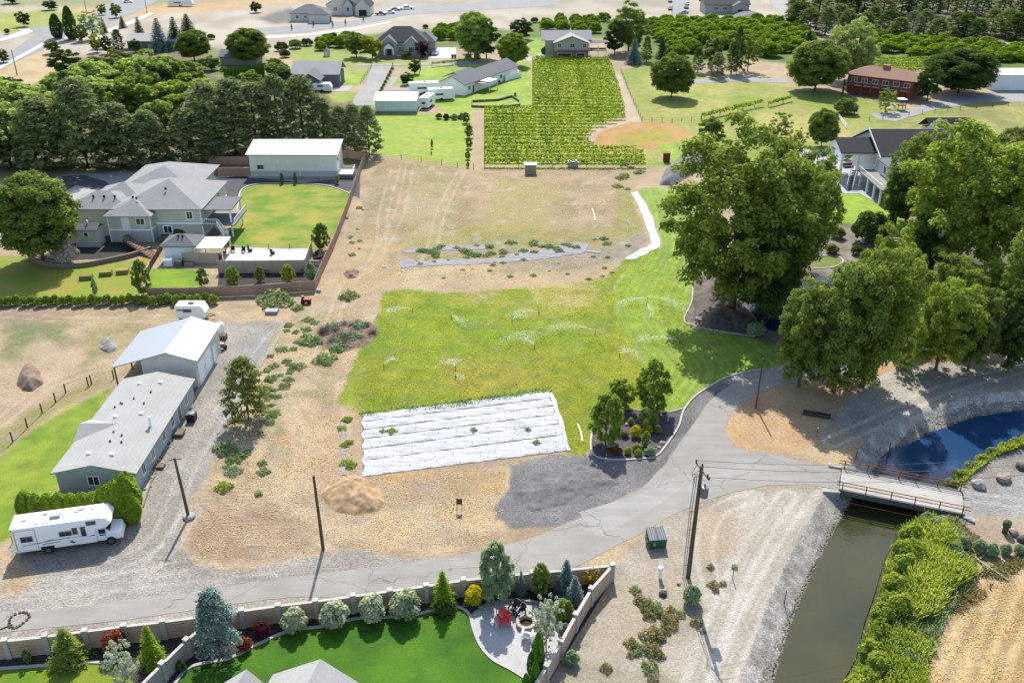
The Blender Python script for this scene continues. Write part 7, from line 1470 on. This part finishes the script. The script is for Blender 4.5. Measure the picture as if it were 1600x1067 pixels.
spr = [(835,545,2.2,5.5,1100,.5,0),(705,498,-.9,4,500,.2,0),(645,488,3.1,4,500,.2,0),(712,578,2.0,3,500,.5,0),(712,592,.3,1.2,160,.7,0),(930,522,2.95,7,700,.13,0),(1012,472,3.4,5,600,.12,0),(1012,470,-.5,6,600,.12,0),(1010,478,-1.5,4.5,420,.12,0),(1062,538,3.0,6,600,.12,0),(968,558,.6,3,500,.5,0),(842,492,3.3,5,420,.15,0),(800,505,1.0,3,300,.2,0),(600,575,1.1,3,260,.2,0)]
for i, q in enumerate(spr): sprinkler(q[0], q[1], q[2], q[3], ['strongest sprinkler plume, in the middle of the meadow','sprinkler spraying right at the upper left of the meadow','sprinkler at the far upper left of the meadow','sprinkler above the white speck on the meadow','bubbling white sprinkler spot on the meadow','sprinkler with a long flat jet right of the plume','upper left jet on the striped lawn','upper right jet on the striped lawn','downward jet on the striped lawn','jet near the cottonwood shadow on the lawn','splashing sprinkler behind the island trees','faint jet at the upper right of the meadow','faint sprinkler in the upper middle of the meadow','faint sprinkler at the lower left of the meadow'][i], q[4], q[5])
# ================================================================ VEHICLES AND YARD THINGS
TYRE = M('tyre', (.02,.02,.02))
def car(x, y, rz, col, lb, L=4.6, W_=1.85, kind='car', z=0.06):
    g = G(x, y); t = thing('parked_car' if kind == 'car' else 'pickup_truck', (g.x, g.y, z), lb, 'car' if kind == 'car' else 'truck', rz); pm2 = M('paint_%d'%int(col[0]*999+col[2]*99), col, .3, 1, .03, spec=.6)
    if kind == 'car':
        MB().extr([(-L/2,.35),(L/2,.35),(L/2,.75),(L*.28,.95),(-L*.42,1.0),(-L/2,.85)],'y',-W_/2,W_/2).build('body', pm2, t, bevel=.06)
        MB().extr([(L*.24,.96),(L*.08,1.42),(-L*.26,1.45),(-L*.42,1.01)],'y',-W_/2+.12,W_/2-.12).build('window', GLASS, t); MB().extr([(L*.06,1.4),(L*.06,1.5),(-L*.26,1.5),(-L*.26,1.42)],'y',-W_/2+.16,W_/2-.16).build('roof', pm2, t)
    else:
        MB().extr([(-L/2,.45),(L/2,.45),(L/2,.95),(L*.25,1.1),(-L/2,1.1)],'y',-W_/2,W_/2).build('body', pm2, t, bevel=.06); MB().extr([(L*.24,1.1),(L*.12,1.75),(-L*.12,1.8),(-L*.16,1.1)],'y',-W_/2+.1,W_/2-.1).build('cab', pm2, t)
        MB().extr([(L*.225,1.2),(L*.13,1.68),(-L*.12,1.7),(-L*.13,1.2)],'y',-W_/2+.07,W_/2-.07).build('window', GLASS, t); MB().box(-L/2+.1,-L*.18,-W_/2+.15,W_/2-.15,1.101,1.12).build('bed', BLACKM, t)
    for sx in (-.31,.32):
        for sy in (-1,1): MB().disc((L*sx,sy*(W_/2-.08),.34),.34,'y',.22).build('wheel', TYRE, t)
    for sy in (-.6,.6): MB().box(L/2-.03,L/2+.03,sy-.15,sy+.15,.6,.75).build('headlight', WHITE, t)
car(680,86,1.5,(.45,.48,.5),'silver car on the concrete pad by the gabled brick house',5,2); car(595,24,.1,(.1,.11,.12),'dark dumping trailer like truck at the far street, left one',5,2.1,'truck'); car(608,22,.3,(.7,.7,.7),'white pickup next to the dark one on the far street',5.4,2,'truck')
car(634,15,.25,(.72,.72,.72),'large white truck on the far street',8,2.4,'truck'); car(618,17,.2,(.4,.38,.34),'beige vehicle between the two white trucks',4.6,2); car(1047,16,1.5,(.25,.02,.04),'dark red car on the short street at the top'); car(1068,22,.5,(.35,.4,.5),'blue grey car at the end of the short street',5)
car(1073,8,1.5,(.6,.6,.6),'light car on the right side of the short street'); car(1072,14,1.5,(.05,.05,.06),'black car behind the light one on the short street'); car(1047,4,1.5,(.05,.05,.06),'black car behind the dark red one'); car(200,5,.4,(.75,.75,.75),'white car driving on the top left street')
def trailer(x, y, rz, L, W_, h, lb, name='travel_trailer', win=2, z=0):
    g = G(x, y); t = thing(name, (g.x, g.y, z), lb, 'trailer', rz); MB().extr([(-L/2,.5),(L/2-.2,.5),(L/2,1.3),(L/2-.5,h),(-L/2,h)],'y',-W_/2,W_/2).build('body', WHITE, t, bevel=.06)
    MB().box(-L/2+.1,L/2-.6,-W_/2+.08,W_/2-.08,h+.002,h+.06).build('roof', WHITEM, t); MB().cbox((0,0,h+.06),(.8,.6,.25)).build('roof_hatch', GREYM, t)
    for s_ in (-1,1): MB().disc((-.2,s_*(W_/2-.06),.38),.38,'y',.2).build('wheel', TYRE, t); MB().box(-L*.25,L*.05,s_*(W_/2)-.03,s_*(W_/2)+.03,1.5,2.0).build('window', GLASS, t)
    MB().box(-L/2-.03,-L/2,-.5,.5,1.4,2.0).build('window', GLASS, t); MB().tube([(L/2-.2,-.5,.6),(L/2+1.1,0,.55),(L/2-.2,.5,.6)],.05,5).build('hitch', BLACKM, t); return t
trailer(668,167,1.35,7,2.5,3.1,'tall white travel trailer end on beside the white shop'); trailer(690,156,.25,7.5,2.5,3.2,'white fifth wheel trailer right of the tall one'); trailer(664,146,.15,9,2.6,3.2,'white trailer parked behind the white shop'); trailer(505,143,0,5.5,2.4,2.4,'white camper beside the grey gabled house'); trailer(283,10,0,12,2.6,3.3,'long white trailer at the top left beyond the orange dirt')
t = trailer(303,498,0,4.3,2.1,2.4,'small white cargo trailer with dark lettering behind the metal workshop','cargo_trailer')
for k, (a_, b_) in enumerate(((-1.9,-1.15),(-1.05,-.1))):   # blurred dark word band on the side
    MB().box(a_,b_,-1.065,-1.05,1.75,1.95).build('lettering', BLACKM, t)
t = thing('motorcycle', tuple(G(343,546)), 'covered grey motorcycle beside the workshop doors', 'motorcycle', .2)
MB().extr([(-.9,.3),(.9,.3),(.7,.9),(.2,1.0),(-.6,1.1),(-1.0,.7)],'y',-.3,.3).build('body', GREYM, t, bevel=.08)
for x in (-.75,.75): MB().disc((x,0,.32),.32,'y',.14).build('wheel', TYRE, t)
MB().tube([(.5,-.4,1.15),(.5,.4,1.15)],.03,5).build('handlebar', BLACKM, t)
t = thing('propane_tank', tuple(G(346,520)), 'white upright tank against the workshop wall', 'tank'); MB().lathe((0,0,0),[(.4,0),(.5,.15),(.5,1.2),(.4,1.5),(.1,1.6)],12).build('body', WHITE, t, smooth=True)
t = thing('log_stack', tuple(G(351,530)), 'small stack of cut wood by the workshop', 'wood stack')
for k in range(9): MB().tube([(-.4+(k%3)*.3,-.6,.15+(k//3)*.26),(-.4+(k%3)*.3,.5,.15+(k//3)*.26)],.13,7).build('log', WOODG, t)
# dumpster
g = G(1027,858); t = thing('dumpster', (g.x, g.y, 0), 'green dumpster with grey ribbed lids beside the lane', 'dumpster', .12); GD = M('dumpster_green', (.012,.10,.055), .55, 3, .15)
MB().extr([(0,.15),(1.35,.15),(1.45,1.45),(-.1,1.15)],'x',-.85,.85).build('body', GD, t); MB().box(-.95,-.853,.2,1.2,.5,.8).box(.853,.95,.2,1.2,.5,.8).build('lift_pocket', GD, t)
for s_ in (-1,1):
    mb = MB().add([(s_*.02,-.14,1.18),(s_*.86,-.14,1.18),(s_*.86,1.5,1.5),(s_*.02,1.5,1.5),(s_*.02,-.14,1.24),(s_*.86,-.14,1.24),(s_*.86,1.5,1.56),(s_*.02,1.5,1.56)],[(0,3,2,1),(4,5,6,7),(0,1,5,4),(1,2,6,5),(2,3,7,6),(3,0,4,7)])
    for k in range(4): x = s_*(.1+k*.22); mb.tube([(x,-.12,1.26),(x,1.48,1.58)],.03,4)
    mb.build('lid', M('lid_grey', A(150,152,160), .6, 4, .1), t)
for x in (-.7,.7): MB().disc((x,.1,.08),.08,'x',.06).build('caster', BLACKM, t)
MB().box(-.5,-.2,-.12,-.1,.5,.9).build('sticker', M('sticker_yellow', A(210,190,90), .6, 3, .05), t)
def marker(x, y, h, r, m, lb, lean=(0,0), cap=None, cat='post', name='marker_post'):
    g = G(x, y); t = thing(name, (g.x, g.y, gz(g.x, g.y)), lb, cat); MB().tube([(0,0,-.2),(lean[0],lean[1],h)], r, 7).build('shaft', m, t)
    if cap: MB().lathe((lean[0],lean[1],h),[(r*1.4,0),(r*1.4,r*2),(r*.5,r*2.6)],8).build('cap', cap, t)
    return t
marker(1031,903,.95,.17,WHITE,'stubby white utility marker between the dumpster and brush',cap=WHITE); marker(1145,905,1.4,.04,WOODG,'thin wooden stake right of the sagebrush',(-.05,0)); marker(1227,933,1.5,.05,RUST,'rusty post at the top of the stony canal bank',(.1,.2))
marker(1392,692,1.6,.06,RUST,'rusty post on the bank notch above the canal',(-.05,-.1)); marker(1337,715,1.2,.06,RUST,'rusty post just above the left end of the bridge',(.05,0)); marker(1276,682,1.1,.05,WOODG,'short post with a pale tag in the tree shade',cap=WHITE); marker(1569,832,.8,.28,M('green_post', A(84,110,72), .7, 4, .15),'stubby green post below the road end',(.05,0),cap=M('green_post', A(84,110,72)))
marker(20,848,.8,.04,BLACKM,'thin dark stake beside the lawn at the rear of the motorhome')
g = G(718,797); t = thing('sign', (g.x, g.y, 0), 'small dark sign board standing on the straw ground', 'sign'); SG = M('sign_dark', A(84,62,66), .6, 4, .1)
for x in (-.24,.24): MB().cbox((x,0,0),(.06,.06,1.5)).build('post', SG, t)
MB().box(-.3,.3,-.05,-.02,.75,1.45).build('board', SG, t); MB().box(-.22,.22,-.056,-.05,1.2,1.24).box(-.22,.22,-.056,-.05,1.05,1.09).build('print_line', M('sign_print', A(170,150,150), .6, 4, .1), t)
g = G(1276,650); t = thing('feed_trough', (g.x, g.y, 0), 'long dark green trough lying in the tree shade', 'trough', -.35); MB().box(-1.6,1.6,-.3,.3,0,.45).build('body', M('trough_green', A(84,90,74), .7, 4, .15), t); MB().box(-1.5,1.5,-.2,.2,.451,.47).build('inside', BLACKM, t)
g = G(28,970); t = thing('chain_harrow', (g.x, g.y, .02), 'tangle of rusty chain and tools on the gravel by the long wall', 'chain'); r = random.Random(4); CH = M('chain_rust', A(96,76,70), .8, 8, .3)
for k in range(16): a = k/16*2*pi; MB().lathe((cos(a)*.75*(1+.15*sin(a*3)), sin(a)*.95+.1, .0), [(.13,0),(.14,.08),(.05,.1)], 7).build('link', CH, t)
MB().tube([(-1.3,-1.3,.05),(-.3,-.5,.06),(.2,-1.0,.05)],.05,5).build('rod', CH, t)
t = thing('plank_pile', tuple(G(1540,878)), 'weathered boards lying crossed in the weeds at the right', 'boards'); P0 = G(1540,878)
for (x0, y0, x1, y1, w_) in ((1514,861,1528,877,.16),(1530,878,1575,908,.2),(1531,874,1543,863,.16),(1534,884,1547,893,.12),(1516,858,1530,868,.3)):
    a_, b_ = G(x0, y0)-P0, G(x1, y1)-P0; d_ = b_-a_; m_ = (a_+b_)/2; MB().cbox((m_.x, m_.y, .12), (d_.length, w_, .08), atan2(d_.y, d_.x)).build('board', M('board_pale', A(200,190,150), .9, 5, .2), t)
t = thing('garden_tiller', tuple(G(479,474)), 'red and orange garden machine outside the brown fence corner', 'machine'); MB().cbox((0,0,.3),(1.4,.8,.5)).build('body', M('machine_red', A(170,60,40), .6, 4, .2), t); MB().cbox((-.5,.1,.8),(.4,.4,.4)).build('engine', M('machine_orange', A(220,140,90), .6, 4, .2), t)
for x in (-.5,.5): MB().disc((x,-.4,.3),.3,'y',.15).build('wheel', TYRE, t)
t = thing('vegetable_box', tuple(G(425,489)), 'pale grey box on the ground at the head of the gravel drive', 'box'); MB().cbox((0,0,0),(1.8,1.2,.5)).build('box', M('box_grey', A(190,190,192), .7, 3, .1), t)
t = thing('crate', tuple(G(441,461)), 'small dark crate against the brown fence', 'crate'); MB().cbox((0,0,0),(1.2,.6,.4)).build('box', GREYM, t); t = thing('crate', tuple(G(498,456)), 'pale block at the brown fence corner', 'crate'); MB().cbox((0,0,0),(.7,.5,.4)).build('box', CONC, t)
# white bee-box like sheds above the dry field
g = G(829,271); t = thing('storage_box', (g.x, g.y, 0), 'beige storage box at the vineyard foot, left one', 'box'); MB().cbox((0,0,0),(2.4,1.6,2.0)).build('body', M('box_beige', A(196,186,160), .8, 2, .1), t); MB().cbox((0,0,2.0),(2.6,1.8,.15)).build('lid', WHITE, t)
g = G(895,260); t = thing('storage_box', (g.x, g.y, 0), 'white topped storage box at the vineyard foot, right one', 'box'); MB().cbox((0,0,0),(2.1,1.8,1.1)).build('body', M('box_pale', A(206,214,214), .8, 2, .06), t); MB().cbox((0,0,1.1),(2.3,2.0,.15)).build('lid', WHITE, t)
g = G(1041,253); t = thing('storage_box', (g.x, g.y, 0), 'rusty red box beside the gravel heap', 'box'); MB().cbox((0,0,0),(1.4,1.2,2.0)).build('body', M('box_rust', A(146,86,66), .8, 3, .2), t); MB().cbox((0,0,2.0),(1.5,1.3,.1)).build('lid', RUST, t)
# raised bed of the white roofed house
P = [G(*p) for p in [(737,160),(778,158),(800,152),(812,160),(812,166),(780,169),(738,168)]]; t = thing('raised_bed', tuple(P[0]), 'stone edged raised bed above the lower vineyard', 'raised bed')
for a_, c_ in zip(P, P[1:]+P[:1]):
    n_ = max(1, int((c_-a_).length/1.6))
    for k in range(n_): m_ = a_.lerp(c_, (k+.5)/n_)-P[0]; MB().cbox((m_.x, m_.y, 0), ((c_-a_).length/n_*.94, .4, .6), atan2(c_.y-a_.y, c_.x-a_.x)).build('stone', M('bed_stone', A(150,138,120), .9, 4, .25), t)
for i in range(3):
    g = G(700+i*8+ (i*3), 184); rock(698+i*9, 185, .8, f'brown rock in the bed below the white trailers, {ORD[i]} from the left', BPK)
# ================================================================ FENCES
def post_fence(pts, h, step, m, lb, wires=3, name='wire_fence', r=.06, rails=False, wr=.012):
    P = [G(*p) for p in pts]; t = thing(name, tuple(P[0]), lb, 'fence'); mb = MB()
    for a, c in zip(P, P[1:]):
        n = max(1, round((c-a).length/step))
        for k in range(n): q = a.lerp(c, k/n)-P[0]; MB().cbox((q.x, q.y, -.1), (r*2, r*2, h+.1)).build('post', m, t)
        for w_ in range(wires): z = h*(w_+1)/wires-.05; mb.tube([a-P[0]+Vector((0,0,z)), c-P[0]+Vector((0,0,z))], wr if not rails else .05, 4)
    q = P[-1]-P[0]; MB().cbox((q.x, q.y, -.1), (r*2, r*2, h+.1)).build('post', m, t)
    mb.build('rail' if rails else 'wire', m, t); return t
post_fence([(-60,745),(20,690),(43,668),(66,645),(87,628),(103,614),(138,603),(143,600),(178,592)], 1.3, 3.0, M('fence_steel_dark', A(90,80,74), .7, 4, .2), 'dark wire fence between the green lawn and the sandy yard', 5)
post_fence([(588,246),(627,249),(690,258),(740,264)], 1.2, 5, WOODG, 'thin wire fence between the bright lawn and the dry field'); post_fence([(970,112),(985,150),(1003,190)], 1.2, 4.5, M('fence_grey', A(150,146,136), .8, 4, .1), 'wire fence along the dirt track right of the vineyard')
post_fence([(1003,190),(1050,192),(1110,188)], 1.2, 3.0, WOODG, 'wooden post fence above the dry yellow basin', 2); post_fence([(1310,186),(1322,202)], 1.2, 2.5, WHITE, 'white rail fence in the pasture', 3, 'rail_fence', .08, True)
post_fence([(563,132),(581,106)], 1.2, 3.5, WOODG, 'wooden fence along the gravel lane by the small lawn'); post_fence([(592,150),(614,106)], 1.2, 4, WOODG, 'overgrown wooden fence between the two gravel lanes')
post_fence([(355,391),(420,391),(486,390)], 1.2, 3, GALV, 'thin metal fence behind the white pad', 6); post_fence([(1288,350),(1340,346),(1385,352)], 1.2, 3, BLACKM, 'black metal fence at the end of the small lawn', 4)
post_fence([(1358,190),(1420,182),(1500,172),(1600,165)], 1.2, 5, WOODG, 'wire fence below the gravel yard at the right')
for i in range(9):
    x = 598+0*i; 
    T('shrub','green', 592+(i*2.6), 150-i*5.0, 150-i*5.0-5, 7, f'hedge plant on the fence between the gravel lanes, {ordn(i)} from the bottom', 'hedge plant', 'hedge plants between the gravel lanes', 'hedge_plant')
# pond garden bits seen between the trees
sheet('grass_patch', [(1266,406),(1285,401),(1308,403),(1315,410),(1298,417),(1270,419)], .03, lawnmat('lawn_patch', (110,140,40), (140,150,60)), 'small shaded grass patch inside the curved edging')
kerb('path_edge', [(1266,405),(1285,400),(1310,402),(1317,410),(1300,418),(1270,420)], .3, .12, CURB, 'curved pale edging of the little garden path')
for i in range(5):
    g = G(1395,376+i*4); t = thing('garden_step', (g.x, g.y, .05*(5-i)), f'timber garden step, {ORD[i]} from the top, below the small lawn', 'step'); MB().cbox((0,0,0),(2.6,.5,.25)).build('tread', M('step_tan', A(206,176,130), .9, 4, .2), t)
sheet('garden_patch', [(1375,400),(1415,395),(1420,420),(1385,425)], .04, CONCB, 'bright paved patch seen between the right hand trees')
sheet('driveway', [(1190,588),(1230,575),(1320,560),(1420,540),(1430,556),(1340,578),(1250,592),(1200,607)], .018, CONC, 'driveway passing behind the mulch trees')
t = thing('parked_van', tuple(G(1420,553)), 'white covered vehicle half hidden behind the sapling', 'vehicle', .1); MB().extr([(-2.4,.3),(2.4,.3),(2.2,1.2),(1.2,2.0),(-2.2,2.1),(-2.5,1.2)],'y',-1,1).build('body', WHITE, t, bevel=.15); MB().box(-1.5,1.0,-1.03,-1.0,1.2,1.7).build('window', GLASS, t)
for x in (-1.5,1.5): MB().disc((x,-.95,.35),.35,'y',.2).build('wheel', TYRE, t)
for i, (x, y) in enumerate([(711,91),(707,91)]):
    g = G(x, y); t = thing('rubbish_bin', (g.x, g.y, .06), ('right','left')[i]+' dark wheeled bin at the corner of the concrete pad', 'bin'); MB().cbox((0,0,.1),(.7,.7,1.0),0,1.15).build('body', BLACKM, t); MB().cbox((0,0,1.1),(.85,.85,.1)).build('lid', BLACKM, t)
# ---- loose stones and clods, uncounted
def scatter(name, poly, n, s0, s1, m, lb, seed):
    r = np.random.default_rng(seed); Pw = [G(*p) for p in poly]; xs = [p.x for p in Pw]; ys = [p.y for p in Pw]; x = r.uniform(min(xs), max(xs), n*4); y = r.uniform(min(ys), max(ys), n*4); k = inpoly(x, y, Pw); x, y = x[k][:n], y[k][:n]; n = len(x)
    b_ = np.array([(1,0,0),(-.5,.87,0),(-.5,-.87,0),(0,0,1.0)]); s_ = r.uniform(s0, s1, n)*r.uniform(.5,1,n); a = r.uniform(0,6.28,n); ca, sa = np.cos(a), np.sin(a); V_ = np.zeros((n,4,3))
    for i in range(4): V_[:,i,0] = x+s_*(b_[i,0]*ca-b_[i,1]*sa); V_[:,i,1] = y+s_*(b_[i,0]*sa+b_[i,1]*ca); V_[:,i,2] = ground_z(x,y)-.01+s_*b_[i,2]*.8
    F_ = (np.arange(n)[:,None,None]*4+np.array([(0,1,3),(1,2,3),(2,0,3)])).reshape(-1,3); o = linkm(name, npmesh(name, V_.reshape(-1,3), F_, m)); return props(o, lb, None, None, 'stuff')
scatter('bank_stones', [(1150,1100),(1180,1067),(1230,950),(1290,820),(1312,770),(1345,765),(1320,800),(1270,893),(1207,1065),(1190,1100)], 9000, .06, .2, M('bank_stone', A(176,168,154), .95, 4, .35), 'loose stones on the left canal bank', 31)
scatter('bank_stones', [(1330,700),(1392,690),(1440,650),(1520,625),(1620,615),(1620,645),(1530,655),(1450,685),(1390,710)], 6000, .06, .2, MATS['bank_stone'], 'loose stones on the bank beyond the bridge', 32)
scatter('bank_stones', [(1480,760),(1530,718),(1620,690),(1620,740),(1520,770)], 2500, .06, .16, MATS['bank_stone'], 'loose stones on the far right bank', 33)
scatter('gravel_stones', [(775,800),(800,735),(930,712),(1045,718),(965,780),(869,822),(800,826)], 5000, .05, .11, M('gravel_stone', A(150,148,146), .95, 5, .4), 'coarse dark gravel beside the white sheet', 34)
scatter('soil_clods', [(290,860),(320,760),(430,700),(540,745),(790,740),(780,845),(400,880)], 7000, .04, .12, M('clod', A(186,156,124), .95, 4, .35), 'clods and straw lumps on the slope', 35)
scatter('soil_clods', [(880,1067),(960,900),(1050,820),(1200,765),(1300,765),(1230,940),(1170,1067)], 5000, .03, .09, M('clod_pale', A(190,178,160), .95, 4, .35), 'pebbles on the flat beside the canal', 36)
